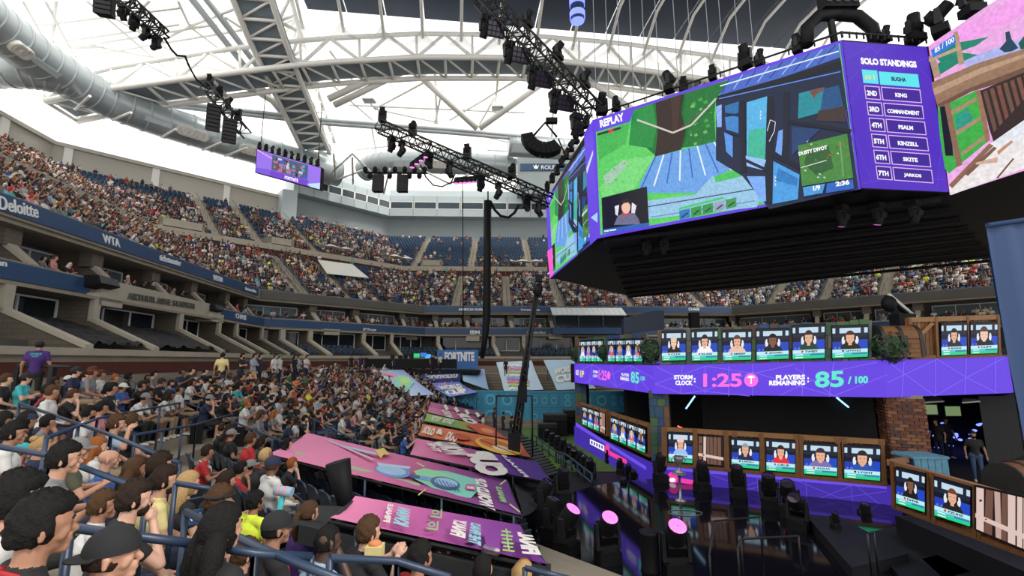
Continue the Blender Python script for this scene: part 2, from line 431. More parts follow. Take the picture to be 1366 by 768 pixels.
mb.prism([a - n1 * .3 + V3(0, 0, 3.15), b - n1 * .3 + V3(0, 0, 3.15), b + V3(0, 0, 3.15), a + V3(0, 0, 3.15)], (0, 0, 1.1), 'concrete_light')
npan = struct('name_panel', mb, 'pale concrete panel with raised stadium name letters')
sign(1, -1.02, npan, 'ARTHUR ASHE STADIUM', (172, 399), (260, 412), (172, 390), m='concrete_dark', depth=0.1, bold=0.004, spacing=1.05)
def bracket_speaker(px, py, seg, label, sc=1.0):
    p = onseg(px, py, seg, -1.0); t = thing('loudspeaker', label, 'loudspeaker', p, 'loudspeakers on the balcony front')
    rz = math.atan2(SEGN[seg][1], SEGN[seg][0]); n = V3(*SEGN[seg], 0); side = V3(-n[1], n[0], 0)
    mb = MB(); A = lambda i, u, w: p + n * i * sc + side * u * sc + V3(0, 0, w * sc)
    mb.prism([A(.35, -.75, -.32), A(.35, -.75, .3), A(-.25, -.75, .34), A(-.4, -.75, -.1)], side * 1.5 * sc, 'black'); mb.build('cabinet', t)
    mb = MB(); mb.prism([A(-.27, -.68, .3), A(-.41, -.68, -.07), A(-.43, -.68, -.06), A(-.29, -.68, .31)], side * 1.36 * sc, 'black_metal'); mb.build('grille', t)
    mb = MB(); mb.box(p + n * .55 * sc + V3(0, 0, -.1), (.5 * sc, .25 * sc, .3 * sc), 'concrete_light', rz=rz); mb.build('bracket', t)
bracket_speaker(136, 378, 1, 'large black loudspeaker beside the raised stadium name')
bracket_speaker(287, 412, 1, 'black loudspeaker where the name panel meets the blue board', .9)
bracket_speaker(362, 428, 1, 'black loudspeaker at the corner of the balcony front', .8)
for k_, (px, py, sg) in enumerate([(132, 401, 1), (280, 424, 1), (372, 436, 1), (440, 443, 2), (548, 450, 3), (631, 452, 3), (740, 449, 3)]):
    p = onseg(px, py, sg, -0.7); rz = math.atan2(SEGN[sg][1], SEGN[sg][0])
    mb = MB(); mb.box(p, (1.2, 1.7, .62), 'concrete_light', rz=rz); struct('trim_corbel', mb)
def partition(seg, t, lower, kind=0):
    n = V3(*SEGN[seg], 0)
    sd = V3(-n[1], n[0], 0) * 0.16
    def Q(d, z): return bp(seg, t, d, z)
    root = sgroup('partition', 'sloping block partition wall with pale coping between suites', Q(-1, 1 if lower else 4))
    if lower:
        mb = MB(); mb.prism([Q(DL, 0.2) - sd, Q(DL, 0.5) - sd, Q(-1.2, 1.95) - sd, Q(-1.2, 3.05) - sd, Q(1.6, 3.05) - sd, Q(1.6, .2) - sd], sd * 2, 'block'); mb.build('wall', root)
        mb = MB(); s2 = sd * 1.35
        mb.prism([Q(DL - .1, .46) - s2, Q(DL - .1, .66) - s2, Q(-1.25, 2.12) - s2, Q(-1.2, 1.93) - s2], s2 * 2, 'concrete_light')
        mb.prism([Q(-1.3, 1.95) - s2, Q(-1.3, 3.05) - s2, Q(-1.05, 3.05) - s2, Q(-1.05, 1.95) - s2], s2 * 2, 'concrete_light'); mb.build('coping', root)
    else:
        mb = MB(); mb.prism([Q(-.3, 3.6) - sd, Q(-.3, 4.2) - sd, Q(.75, 5.15) - sd, Q(.75, 5.98) - sd, Q(2.8, 5.98) - sd, Q(2.8, 3.6) - sd], sd * 2, 'block'); mb.build('wall', root)
        mb = MB(); s2 = sd * 1.4
        mb.prism([Q(-.4, 4.1) - s2, Q(-.4, 4.3) - s2, Q(.72, 5.3) - s2, Q(.85, 5.1) - s2], s2 * 2, 'concrete_light'); mb.build('coping', root)
        mb = MB(); s3 = sd * 2.6
        mb.prism([Q(.6, 5.1) - s3, Q(.6, 6.0) - s3, Q(1.3, 6.0) - s3, Q(1.3, 5.1) - s3], s3 * 2, 'block'); mb.build('pier', root)
PART_L = {1: [(115, 466), (206, 466), (296, 467), (338, 468), (357, 469), (385, 470), (-60, 462)], 2: [(408, 471), (440, 472), (502, 474), (535, 475)], 3: [(592, 476), (665, 476), (705, 476), (775, 476)]}
for sg, L in PART_L.items():
    for px, py in L:
        t = tseg(px, py, sg, DL)
        if -0.02 < t < 1.02: partition(sg, min(max(t, 0.0), 1.0), True)
PART_U = {1: [(48, 345), (152, 375), (225, 395), (273, 410), (315, 421), (338, 426)], 2: [(425, 428), (480, 432), (540, 435)], 3: [(583, 436), (625, 437), (683, 437), (737, 437), (875, 437), (980, 437), (1035, 437)], 4: [(1090, 430), (1155, 425), (1222, 418)], 5: [(1290, 405)]}
for sg, L in PART_U.items():
    for px, py in L:
        t = tseg(px, py, sg, -0.4)
        if -0.02 < t < 1.02: partition(sg, min(max(t, 0.0), 1.0), False)
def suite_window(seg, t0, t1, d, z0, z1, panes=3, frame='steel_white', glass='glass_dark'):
    root = sgroup('window_suite', 'glazed front of a suite', bp(seg, (t0 + t1) / 2, d, z0))
    a, b = bp(seg, t0, d, z0), bp(seg, t1, d, z0); n = V3(*SEGN[seg], 0)
    fm = MB(); w = .09
    for z in (z0, z1): fm.beam(a + V3(0, 0, z - z0), b + V3(0, 0, z - z0), w, w, frame)
    for k in range(panes + 1):
        p = a + (b - a) * k / panes; fm.beam(p, p + V3(0, 0, z1 - z0), w, w, frame, up=n)
    fm.build('window_frame', root)
    for k in range(panes):
        p, q = a + (b - a) * (k + .04) / panes, a + (b - a) * (k + .96) / panes
        mb = MB(); mb.prism([p, q, q + V3(0, 0, z1 - z0), p + V3(0, 0, z1 - z0)], n * .03, glass); mb.build('pane', root)
for sg in (1, 2, 3):
    L = sorted([min(max(tseg(px, py, sg, DL), 0), 1) for px, py in PART_L[sg]])
    L = ([0] if L[0] > .05 else []) + L + ([1] if L[-1] < .95 else [])
    for a, b in zip(L[:-1], L[1:]):
        if b - a > .02: suite_window(sg, a + .08 * (b - a), b - .05 * (b - a), .4, 1.25, 2.95, 2 if (b - a) * seglen(sg, 0) < 5 else 3)
for sg in (1, 2, 3, 4):
    L = sorted([min(max(tseg(px, py, sg, -0.4), 0), 1) for px, py in PART_U[sg]])
    L = ([0] if L[0] > .05 else []) + L + ([1] if L[-1] < .95 else [])
    for a, b in zip(L[:-1], L[1:]):
        if b - a > .02: suite_window(sg, a + .12 * (b - a), b - .08 * (b - a), 2.65, 4.15, 5.7, 3, glass='glass_lit_tone')
def cloth_patch(seg, t0, t1, d0, d1, z0, z1, label):
    mb = MB(); nu, nv = 22, 10; vs = []
    for i in range(nu + 1):
        for j in range(nv + 1):
            d = d0 + (d1 - d0) * j / nv; p = bp(seg, t0 + (t1 - t0) * i / nu, d, z0 + (z1 - z0) * j / nv)
            p[2] += .07 * math.sin(i * 2.3 + j * .9) * math.sin(j * 1.7 + 1) + .07 * math.sin(i * 5.1 + j * 3); vs.append(p)
    fs = [(i * (nv + 1) + j, (i + 1) * (nv + 1) + j, (i + 1) * (nv + 1) + j + 1, i * (nv + 1) + j + 1) for i in range(nu) for j in range(nv)]
    mb.add(vs, fs, 'black_cloth', smooth=True); tag(mb.build('dust_cover'), label, 'cover', 'black covers over suite seats')
t115, t206, t296 = [tseg(px, 466, 1, DL) for px in (115, 206, 296)]
cloth_patch(1, t115 + .01, t206 - .01, -4.0, -.1, .75, 2.0, 'rumpled black cloth draped over the suite seats beside the sloping coping')
cloth_patch(1, t206 + .01, t296 - .01, -4.0, -.1, .75, 2.0, 'rumpled black cloth over suite seats below the raised stadium name')
# upper banks
B1_N, B1_D, B1_R, B1_D0, B1_Z0 = 16, 0.82, 0.45, 1.0, 6.6
prof = []
for k in range(B1_N): prof += [(B1_D0 + k * B1_D, B1_Z0 + k * B1_R), (B1_D0 + (k + 1) * B1_D, B1_Z0 + k * B1_R)]
D1E, Z1E = B1_D0 + B1_N * B1_D, B1_Z0 + (B1_N - 1) * B1_R
mb = MB(); sweep(mb, prof, UP, 'concrete'); struct('stand_middle', mb, 'stepped concrete treads of the middle bank')
mb = MB(); sweep(mb, [(D1E, Z1E), (D1E + .9, Z1E)], UP, 'concrete')
sweep(mb, [(D1E + .9, Z1E), (D1E + .9, Z1E + 1.35)], UP, 'redbrick')
sweep(mb, [(D1E + .9, Z1E + 1.35), (D1E + .75, Z1E + 1.35), (D1E + .75, Z1E + 2.1), (D1E + 1.05, Z1E + 2.1), (D1E + 1.05, Z1E + 1.7), (D1E + 2.2, Z1E + 1.7)], UP, 'concrete_light')
struct('wall_promenade', mb, 'red brick wall with concrete parapet between the upper banks')
B2_N, B2_D, B2_R, B2_D0, B2_Z0 = 21, 0.80, 0.47, D1E + 2.2, Z1E + 1.9
prof = [(B2_D0, Z1E + 1.7)]
for k in range(B2_N): prof += [(B2_D0 + k * B2_D, B2_Z0 + k * B2_R), (B2_D0 + (k + 1) * B2_D, B2_Z0 + k * B2_R)]
D2E, Z2E = B2_D0 + B2_N * B2_D, B2_Z0 + (B2_N - 1) * B2_R
mb = MB(); sweep(mb, prof, UP, 'concrete'); struct('stand_upper', mb, 'stepped concrete treads of the top bank')
mb = MB(); zt = Z2E + 3.9
sweep(mb, [(D2E, Z2E), (D2E + 1.2, Z2E), (D2E + 1.2, zt), (D2E + .8, zt), (D2E + .8, zt + .5), (D2E + 2.4, zt + .5)], [1, 5], 'wall_panel')
TPR = tseg(388, 262, 2, D2E)
RIM = [(D2E, Z2E), (D2E + 1.2, Z2E), (D2E + 1.2, zt), (D2E + .8, zt), (D2E + .8, zt + .5), (D2E + 2.4, zt + .5)]
for k in range(len(RIM) - 1): mb.quad(bp(2, 0, *RIM[k]), bp(2, TPR + .02, *RIM[k]), bp(2, TPR + .02, *RIM[k + 1]), bp(2, 0, *RIM[k + 1]), 'wall_panel')
struct('wall_rim', mb, 'pale panel wall round the rim of the stadium')
for sg, t in [(1, .70), (1, .80), (1, .90)] + [(2, tseg(px, 200, 2, D2E + 1.1)) for px in (92, 212, 308)]:
    p = bp(sg, t, D2E + 1.1, 0); mb = MB()
    mb.box(p + V3(0, 0, (Z2E + zt) / 2), (.35, .9, zt - Z2E), 'steel_white', rz=math.atan2(SEGN[sg][1], SEGN[sg][0])); struct('trim_pilaster', mb)
mb = MB(); zw = Z2E + 4.9
def sweep2(prof, m):
    for sgi, t0 in ((2, TPR), (3, 0), (4, 0)):
        for k in range(len(prof) - 1): mb.quad(bp(sgi, t0, *prof[k]), bp(sgi, 1, *prof[k]), bp(sgi, 1, *prof[k + 1]), bp(sgi, t0, *prof[k + 1]), m)
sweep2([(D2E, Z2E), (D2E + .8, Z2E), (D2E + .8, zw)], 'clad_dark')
sweep2([(D2E + .8, zw), (D2E - 1.2, zw), (D2E - 1.35, zw + 1.5)], 'clad')
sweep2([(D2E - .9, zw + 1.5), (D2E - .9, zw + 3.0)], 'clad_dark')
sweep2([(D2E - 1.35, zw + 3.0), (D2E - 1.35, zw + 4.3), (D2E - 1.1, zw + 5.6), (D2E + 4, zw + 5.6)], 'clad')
sweep2([(D2E - 1.35, zw + 1.5), (D2E - .9, zw + 1.5)], 'clad'); sweep2([(D2E - .9, zw + 3.0), (D2E - 1.35, zw + 3.0)], 'clad')
e0 = [bp(2, TPR, d, z) for d, z in ((D2E - 1.3, zw), (D2E - 1.3, zw + 5.6), (D2E + 4, zw + 5.6), (D2E + 4, zw - 5), (D2E + .8, zw - 5), (D2E + .8, zw))]
mb.poly(e0, 'clad'); struct('wall_press', mb, 'blue-grey clad press level with a band of windows')
mb = MB(); c = [bp(2, TPR - .035, D2E - 1.0, Z2E - 2.6), bp(2, TPR + .012, D2E - 1.9, Z2E - 2.6), bp(2, TPR + .012, D2E + 3, Z2E - 2.6), bp(2, TPR - .035, D2E + 3, Z2E - 2.6)]
mb.prism(c, (0, 0, 7.6), 'clad'); struct('block_stair', mb, 'blue-grey stair block at the end of the press level')
for sg, n, ta0 in ((2, 7, TPR + .02), (3, 14, 0), (4, 8, 0)):
    for k in range(n):
        tt = lambda q: ta0 + (1 - ta0) * q / n
        root = sgroup('window_press', 'window of the press level', bp(sg, tt(k + .5), D2E - 1.3, zw + 1.5)); fm = MB()
        a, b = bp(sg, tt(k + .03), D2E - 1.33, zw + 1.52), bp(sg, tt(k + .97), D2E - 1.33, zw + 1.52); h = V3(0, 0, 1.46); nn = V3(*SEGN[sg], 0)
        fm.beam(a, b, .12, .12, 'steel_white'); fm.beam(a + h, b + h, .12, .12, 'steel_white'); fm.beam(a, a + h, .14, .14, 'steel_white', up=nn); fm.beam(b, b + h, .14, .14, 'steel_white', up=nn); fm.build('window_frame', root)
        g = MB(); g.prism([a, b, b + h, a + h], nn * .05, 'glass_press'); g.build('pane', root)
for sg, n, ta0 in ((2, 7, TPR + .02), (3, 14, 0)):
    mb = MB()
    for k in range(n + 1):
        for z0, z1 in ((zw, zw + 1.5), (zw + 3.0, zw + 4.3)): mb.beam(bp(sg, ta0 + (1 - ta0) * k / n, D2E - 1.37, z0), bp(sg, ta0 + (1 - ta0) * k / n, D2E - 1.37, z1), .07, .05, 'clad_dark', up=V3(*SEGN[sg], 0))
    struct('trim_cladding', mb)
rb = MB(); zb = zw + 4.0
P0, P1 = aty(690, 262, 89), aty(748, 262, 89); h0 = aty(690, 206, 89)[2]
rb.prism([V3(P0[0], 89, zb), V3(P1[0] + 6, 89, zb), V3(P1[0] + 6, 97, zb), V3(P0[0], 97, zb)], (0, 0, h0 - zb), 'clad_dark'); rbo = struct('block_penthouse', rb, 'blue-grey penthouse block above the press level')
sb = MB(); q0, q1, q2 = aty(694, 227.5, 88.85), aty(760, 227.5, 88.85), aty(694, 218, 88.85); sb.prism([q0, q1, q1 + (q2 - q0), q2], (0, .1, 0), 'fascia_blue'); sbo = sb.build('sign_board', rbo)
lb = MB(); text_quad(lb, 'ROLEX', aty(722, 225.5, 88.7), aty(746, 225.5, 88.7), aty(722, 220.5, 88.7), 'white_letter', .0, depth=(0, .1, 0)); lb.build('lettering', sbo)
lb = MB(); c = [aty(*p, 88.7) for p in ((713, 225), (717, 225), (719, 219.8), (716.6, 222), (715, 219), (713.4, 222), (711, 219.8))]; lb.prism(c, (0, .08, 0), 'white_letter'); lb.build('crown_emblem', sbo)
for px, py, sg, w in ((250, 262, 2, 4.5), (378, 322, 2, 3.2), (574, 357, 3, 3.4), (890, 352, 3, 3.4)):
    p = onseg(px, py, sg, D1E + .5); t = tseg(px, py, sg, D1E); n = V3(*SEGN[sg], 0); u = V3(-n[1], n[0], 0); c = V3(p[0], p[1], Z1E); root = sgroup('vomitory', 'concrete stair opening between the upper banks', c)
    for s_ in (-1, 1): mb = MB(); mb.prism([c + u * s_ * w / 2 + n * .6, c + u * s_ * (w / 2 - .3) + n * .6, c + u * s_ * (w / 2 - .3) + n * 4.5, c + u * s_ * w / 2 + n * 4.5], (0, 0, 3.3), 'concrete_light'); mb.build('side_wall', root)
    mb = MB(); q = c + n * .75 + V3(0, 0, .05); mb.prism([q - u * (w / 2 - .3), q + u * (w / 2 - .3), q + u * (w / 2 - .3) + n * .1, q - u * (w / 2 - .3) + n * .1], (0, 0, 2.2), 'glass_dark'); mb.build('opening', root)  # dark sheet stands in for the shade inside the stair opening
    mb = MB(); q = c + n * .6 + V3(0, 0, 2.3); mb.prism([q - u * w / 2, q + u * w / 2, q + u * w / 2 + n * 3.8, q - u * w / 2 + n * 3.8], (0, 0, .9), 'concrete_light'); mb.build('lintel', root)
# roof: white membrane on steel around a square opening
RC = V3(-28.6, 54.6)                                # far-left corner of the opening (plan)
RU = nrm(V3(1, 0.115)); RV = V3(-RU[1], RU[0])      # along the far edge, outward from it
ZR = 45.0
def roof_z(x, y):
    p = V3(x, y) - RC; u, v = float(np.dot(p, RU)), float(np.dot(p, RV))
    df, dl, dr = v, -u, u - 76
    return ZR - 0.08 * max(0, df, dl, dr, (max(df, 0) + max(dl, 0)) * .707, (max(df, 0) + max(dr, 0)) * .707)
def rp(u, v, dz=0.0):
    p = RC + RU * u + RV * v; return V3(p[0], p[1], roof_z(p[0], p[1]) + dz)
def rhit(px, py, off=0.5):
    """pixel ray met with the surface off below the membrane"""
    r = ray(px, py); s0, s = 20, 21
    f = lambda q: q * r[2] - roof_z(q * r[0], q * r[1]) + off
    while s < 260 and f(s) < 0: s0 = s; s += 1
    for _ in range(30):
        m_ = (s0 + s) / 2
        if f(m_) < 0: s0 = m_
        else: s = m_
    return r * s
m, nt, b = _new('membrane'); MATS['membrane'] = m
out = nt.nodes['Material Output']; nt.nodes.remove(b)
tr = nt.nodes.new('ShaderNodeBsdfTransparent'); tl = nt.nodes.new('ShaderNodeBsdfTranslucent'); df = nt.nodes.new('ShaderNodeBsdfDiffuse')
tr.inputs[0].default_value = (1, 1, 1, 1); tl.inputs[0].default_value = (0.95, 0.94, 0.90, 1); df.inputs[0].default_value = (0.9, 0.89, 0.85, 1)
nz = nt.nodes.new('ShaderNodeTexNoise'); nz.inputs['Scale'].default_value = 0.08
mr = nt.nodes.new('ShaderNodeMapRange'); mr.inputs[3].default_value = 0.38; mr.inputs[4].default_value = 0.46
m1 = nt.nodes.new('ShaderNodeMixShader'); m2 = nt.nodes.new('ShaderNodeMixShader'); m1.inputs[0].default_value = 0.3
nt.links.new(tl.outputs[0], m1.inputs[1]); nt.links.new(df.outputs[0], m1.inputs[2])
nt.links.new(nz.outputs['Fac'], mr.inputs[0]); nt.links.new(mr.outputs[0], m2.inputs[0])
nt.links.new(m1.outputs[0], m2.inputs[1]); nt.links.new(tr.outputs[0], m2.inputs[2]); nt.links.new(m2.outputs[0], out.inputs['Surface'])
W = 66.0
def strip(f0, f1, n=8):
    mb = MB(); vs = []; k = 7
    for i in range(n + 1):
        for j in range(k):
            a = j / (k - 1); v = W * i / n; p = f0(v) * (1 - a) + f1(v) * a
            p = p + V3(0, 0, -.5 * math.sin(math.pi * a))
            if i == 0: p = p + (f0(3) - f0(0)) / 3 * 2.4 * math.sin(math.pi * a)
            vs.append(p)
    fs = [(i * k + j, i * k + j + 1, (i + 1) * k + j + 1, (i + 1) * k + j) for i in range(n) for j in range(k - 1)]
    mb.add(vs, fs, 'membrane', smooth=True); return mb
roof = sgroup('ceiling', 'white membrane roof around the opening', (0, 0, ZR))
NP = 14
for k in range(NP):
    u0, u1 = 76 * k / NP, 76 * (k + 1) / NP
    strip(lambda v: rp(u0, v), lambda v: rp(u1, v)).build('membrane_panel', roof)
    strip(lambda v: rp(-v, -u0), lambda v: rp(-v, -u1)).build('membrane_panel', roof)
    strip(lambda v: rp(76 + v, -u0), lambda v: rp(76 + v, -u1)).build('membrane_panel', roof)
for sgn_ in (0, 1):
    for k in range(4):
        a0, a1 = math.pi / 2 * k / 4, math.pi / 2 * (k + 1) / 4
        def fan(a):
            def g(v):
                c, s = math.cos(a), math.sin(a); q = v / max(c, s)
                return rp(-q * s, q * c) if sgn_ == 0 else rp(76 + q * s, q * c)
            return g
        strip(fan(a0), fan(a1)).build('membrane_panel', roof)
pan = sgroup('ceiling_panels', 'dark navy movable roof panels over the opening', (0, 0, ZR + 3))
for k in range(NP):
    mb = MB(); u0, u1 = 76 * k / NP + .1, 76 * (k + 1) / NP - .1
    mb.prism([rp(u0, 3, 4.2), rp(u1, 3, 4.2), rp(u1, -80, 5.0), rp(u0, -80, 5.0)], (0, 0, .3), 'navy_panel'); mb.build('panel', pan)
for k in range(NP + 1):
    u = 76 * k / NP; mb = MB(); mb.tube([rp(u, 2.2, .4), rp(u, -3, 3.2), rp(u, -80, 3.6)], .22, 'steel_white', n=6); mb.build('rib', pan)
for px in (795, 812, 828, 845, 862, 880, 905, 925, 950, 968, 990, 1010):
    p = aty(px, 120, 34); q = V3(p[0], p[1], 46); mb = MB(); mb.tube([V3(p[0], p[1], 15.0), q], .03, 'steel_grey', n=4)
    tag(mb.build('hoist_cable'), 'thin steel hoist cable above the display cube', 'cable', 'hoist cables over the display cube')
def tplane(o, d): # vertical plane through plan point o along plan direction d
    return V3(o[0], o[1], 0), V3(-d[1], d[0], 0)
def truss(name, label, pl, bot, top, off, nper, tb=.38, tt=.32, td=.22, deck=True):
    """box truss: two vertical lattice faces 'off' apart; chords follow pixel lines met with the truss plane"""
    p, n = pl; n = nrm(n); n = n if np.dot(n, V3(0.3, 1, 0)) > 0 else -n
    root = sgroup(name, label)
    B = [onplane(*q, p, n) for q in bot]; T = [onplane(*q, p, n) for q in top]
    def resample(P, m_):
        L = [0]
        for a, b in zip(P[:-1], P[1:]): L.append(L[-1] + np.linalg.norm(b - a))
        return [V3(*[np.interp(L[-1] * i / m_, L, [q[c] for q in P]) for c in range(3)]) for i in range(m_ + 1)]
    B = resample(B, nper * 2); T = resample(T, nper * 2)
    for kk, o in enumerate((V3(0, 0, 0), n * off)):
        mb = MB(); mb.tube([q + o for q in B], tb, 'steel_white', n=8); mb.build('chord', root)
        mb = MB(); mb.tube([q + o for q in T], tt, 'steel_white', n=8); mb.build('chord', root)
        for i in range(nper * 2):
            mb = MB()
            if i % 2 == 0: mb.tube([B[i] + o, T[i + 1] + o], td, 'steel_white', n=6)
            else: mb.tube([T[i] + o, B[i + 1] + o], td, 'steel_white', n=6)
            mb.build('brace', root)
            if i % 2 == 0: mb = MB(); mb.tube([B[i] + o, T[i] + o], td * .8, 'steel_white', n=6); mb.build('post', root)
    for i in range(nper * 2 + 1):
        mb = MB(); mb.tube([B[i], B[i] + n * off], td, 'steel_white', n=6); mb.build('cross_bar', root)
        if i < nper * 2: mb = MB(); mb.tube([B[i], B[i + 1] + n * off], td * .7, 'steel_white', n=6); mb.build('cross_bar', root)
    if deck:
        mb = MB()
        for i in range(nper * 2):
            u = V3(0, 0, .5); mb.quad(B[i] + n * .3 + u, B[i + 1] + n * .3 + u, B[i + 1] + n * (off - .3) + u, B[i] + n * (off - .3) + u, 'decking')
        mb.build('walkway', root)
        mb = MB()
        for i in range(nper * 2):
            u = V3(0, 0, 2.4); mb.quad(B[i] + n * off + u * .3, B[i + 1] + n * off + u * .3, B[i + 1] + n * off + u, B[i] + n * off + u, 'decking')
        mb.build('screen_wall', root)
    return root
truss('truss_far', 'long white lattice roof truss behind the opening', tplane(RC + RV * 2.5, RU),
      [(60, 135), (150, 118), (300, 98), (420, 84), (560, 76), (700, 77), (830, 90), (960, 108), (1100, 132)],
      [(60, 112), (150, 90), (300, 66), (420, 52), (560, 45), (700, 47), (830, 58), (960, 76), (1100, 98)], 5.0, 14)
truss('truss_left', 'steep white lattice roof truss along the left side of the opening', tplane(RC - RU * 1.0, RV),
      [(352, -30), (382, 60), (412, 135), (440, 205)], [(380, -30), (405, 60), (425, 125), (446, 190)], -4.5, 6)
def member(name, label, P, r, gap=0.0):
    root = sgroup(name, label)
    for s in ((-1, 1) if gap else (0,)):
        mb = MB(); mb.tube([p + V3(gap * s, 0, gap * s * .6) for p in P], r, 'steel_white' if not gap else 'steel_grey', n=8); mb.build('tube', root)
member('twin_tube', 'long twin steel tube crossing under the membrane', [atz(250, -22, 44), atz(425, 205, 38), atz(452, 236, 36.5)], .42, .62)
member('ring_beam', 'twin horizontal steel pipe under the far roof', [atz(150, 134, 37), atz(230, 139, 37.5), atz(440, 163, 38.5), atz(600, 175, 39), atz(770, 190, 39.5)], .34, .42)
for k, (a, b) in enumerate([((541, 84), (636, 171)), ((541, 84), (438, 132)), ((756, 88), (640, 171)), ((756, 88), (850, 150)), ((288, 98), (228, 135)), ((302, 97), (398, 155)), ((545, 92), (446, 140)), ((292, 101), (234, 137))]):
    mb = MB(); mb.tube([onplane(*a, V3(*(RC + RV * 7), 0), V3(*RV, 0)), atz(*b, 38.6)], .5, 'steel_white', n=10); struct('strut', mb, 'thick white diagonal roof strut')
purl = sgroup('purlins', 'white purlins under the membrane')
PL = [((0, 93), (370, 32)), ((20, 64), (240, 32)), ((0, 40), (240, 10)), ((70, 67), (290, 32)), ((60, 0), (120, 115)), ((115, 0), (220, 90)), ((75, 0), (72, 30)), ((73, 30), (66, 66)), ((66, 66), (30, 0)), ((140, 62), (66, 66)),
      ((150, 22), (250, 80)), ((237, 0), (253, 35)), ((253, 35), (300, 70)), ((300, 22), (360, 62)), ((253, 35), (330, 5)), ((205, 60), (253, 35)), ((440, 68), (500, 145)), ((500, 145), (580, 162)), ((466, 140), (700, 150)),
      ((500, 145), (565, 110)), ((590, 120), (580, 165)), ((660, 130), (640, 165)), ((470, 200), (560, 190)), ((560, 190), (640, 210)), ((650, 200), (760, 205)), ((740, 110), (735, 200)), ((665, 95), (660, 150)), ((580, 92), (583, 165)),
      ((495, 165), (505, 220)), ((440, 110), (497, 160)), ((700, 100), (600, 160)), ((620, 175), (720, 200)), ((860, 95), (800, 170)), ((120, 60), (330, 100)), ((170, 30), (200, 0)), ((0, 20), (60, 64))]
for a, b in PL:
    P = [rhit(a[0] + (b[0] - a[0]) * i / 3, a[1] + (b[1] - a[1]) * i / 3, 0.6) for i in range(4)]
    mb = MB(); mb.tube(P, .2, 'steel_white', n=6); mb.build('purlin', purl)
for px, py in ((493, 132), (664, 142), (345, 43), (1000, 115)):
    p = rhit(px, py, 2.2); t = thing('roof_lamp', 'white box lamp hung under the roof membrane', 'lamp', p, 'box lamps under the roof'); mb = MB(); mb.box(p, (2.0, 1.2, .9), 'steel_white'); mb.build('housing', t)
    mb = MB(); mb.box(p + V3(0, -.3, -.5), (1.8, 1.4, .12), 'steel_grey'); mb.build('louvre', t)
def duct(label, P, r, grilles=(), ports=()):
    root = thing('air_duct', label, 'duct', P[0])
    Q = []
    for i in range(len(P) - 1):
        for k in range(6): Q.append(P[i] + (P[i + 1] - P[i]) * k / 6)
    Q.append(P[-1])
    for _ in range(3): Q = [Q[0]] + [(Q[i - 1] + Q[i] * 2 + Q[i + 1]) / 4 for i in range(1, len(Q) - 1)] + [Q[-1]]
    mb = MB(); mb.tube(Q, r, 'duct', n=20); mb.build('pipe', root)
    for i in range(1, len(Q) - 1, 2):
        mb = MB(); t = nrm(Q[i + 1] - Q[i]); mb.tube([Q[i] - t * .12, Q[i] + t * .12], r * 1.035, 'steel_grey', n=20); mb.build('seam_ring', root)
    for px, py, rr, kind in [(*g, 0) for g in grilles] + [(*g, 1) for g in ports]:
        best = min(range(len(Q)), key=lambda i: math.hypot(proj(Q[i])[0] - px, proj(Q[i])[1] - py))
        c = Q[best]; i0 = max(0, best - 1); i1 = min(len(Q) - 1, best + 1); t = nrm(Q[i1] - Q[i0]); v = -nrm(ray(px, py)); v = nrm(v - t * np.dot(v, t) + V3(0, 0, -.15)); w = np.cross(t, v); M3 = np.stack([t, v, w], 1)
        r_ = ray(px, py); c2 = r_ * (np.dot(c, r_) / np.dot(r_, r_)); c2 = c + t * np.dot(c2 - c, t)
        mb = MB()
        if kind == 0: mb.box(c2 + v * r * .98, (rr, .12, rr * .62), 'steel_grey', R=M3); mb.box(c2 + v * r * 1.02, (rr * .85, .1, rr * .48), 'clad', R=M3); mb.build('grille', root)
        else:
            M = Matrix.Translation(c2 + v * r * .85) @ Matrix([[t[0], w[0], v[0], 0], [t[1], w[1], v[1], 0], [t[2], w[2], v[2], 0], [0, 0, 0, 1]])
            mb.lathe([(rr * .55, 0), (rr * .55, r * .35), (rr * .4, r * .36), (0.01, r * .25)], M, 10, 'white_cover'); mb.build('nozzle', root)
Lr = 2.3
duct('large grey ventilation duct curving above the left rim wall', [atz(-60, -10, 34), atz(0, 40, 34), atz(65, 88, 34), atz(130, 128, 34), atz(205, 158, 34), atz(300, 188, 34), atz(385, 212, 34), atz(452, 232, 34)], Lr,
     [(30, 60, 1.3), (42, 69, 1.3), (54, 79, 1.3), (196, 148, 1.3), (208, 151, 1.3), (220, 155, 1.3), (287, 177, 1.3), (298, 180, 1.3)],
     [(3, 36, 1.3), (9, 40, 1.3), (16, 45, 1.3), (241, 161, 1.4), (248, 163, 1.4), (254, 165, 1.4), (261, 167, 1.4), (268, 169, 1.4), (324, 187, 1.4), (330, 189, 1.4), (336, 191, 1.4)])
duct('grey branch duct joining the large duct from the rim', [atz(-40, 92, 33), atz(30, 93, 33), atz(62, 97, 33.3), atz(95, 108, 33.8)], 2.0)
duct('grey ventilation duct below the far roof', [atz(486, 228, 35), atz(500, 219, 35.5), atz(525, 216, 35.5), atz(600, 217, 35.5), atz(672, 221, 35.5), atz(685, 226, 35)], 2.0, [(535, 216, 2), (548, 216, 2), (565, 217, 2)], [(583, 217, 1.4), (588, 217, 1.4), (593, 217, 1.4)])
duct('grey duct with white nozzles behind the fan of loudspeakers', [atz(678, 195, 38), atz(740, 199, 38), atz(800, 203, 38)], 1.8, [(690, 196, 2.6), (700, 196, 2.6)], [(746, 198, 1.3), (751, 198, 1.3), (756, 199, 1.3)])
rl = sgroup('rim_lattice', 'white steel struts between rim wall and roof')
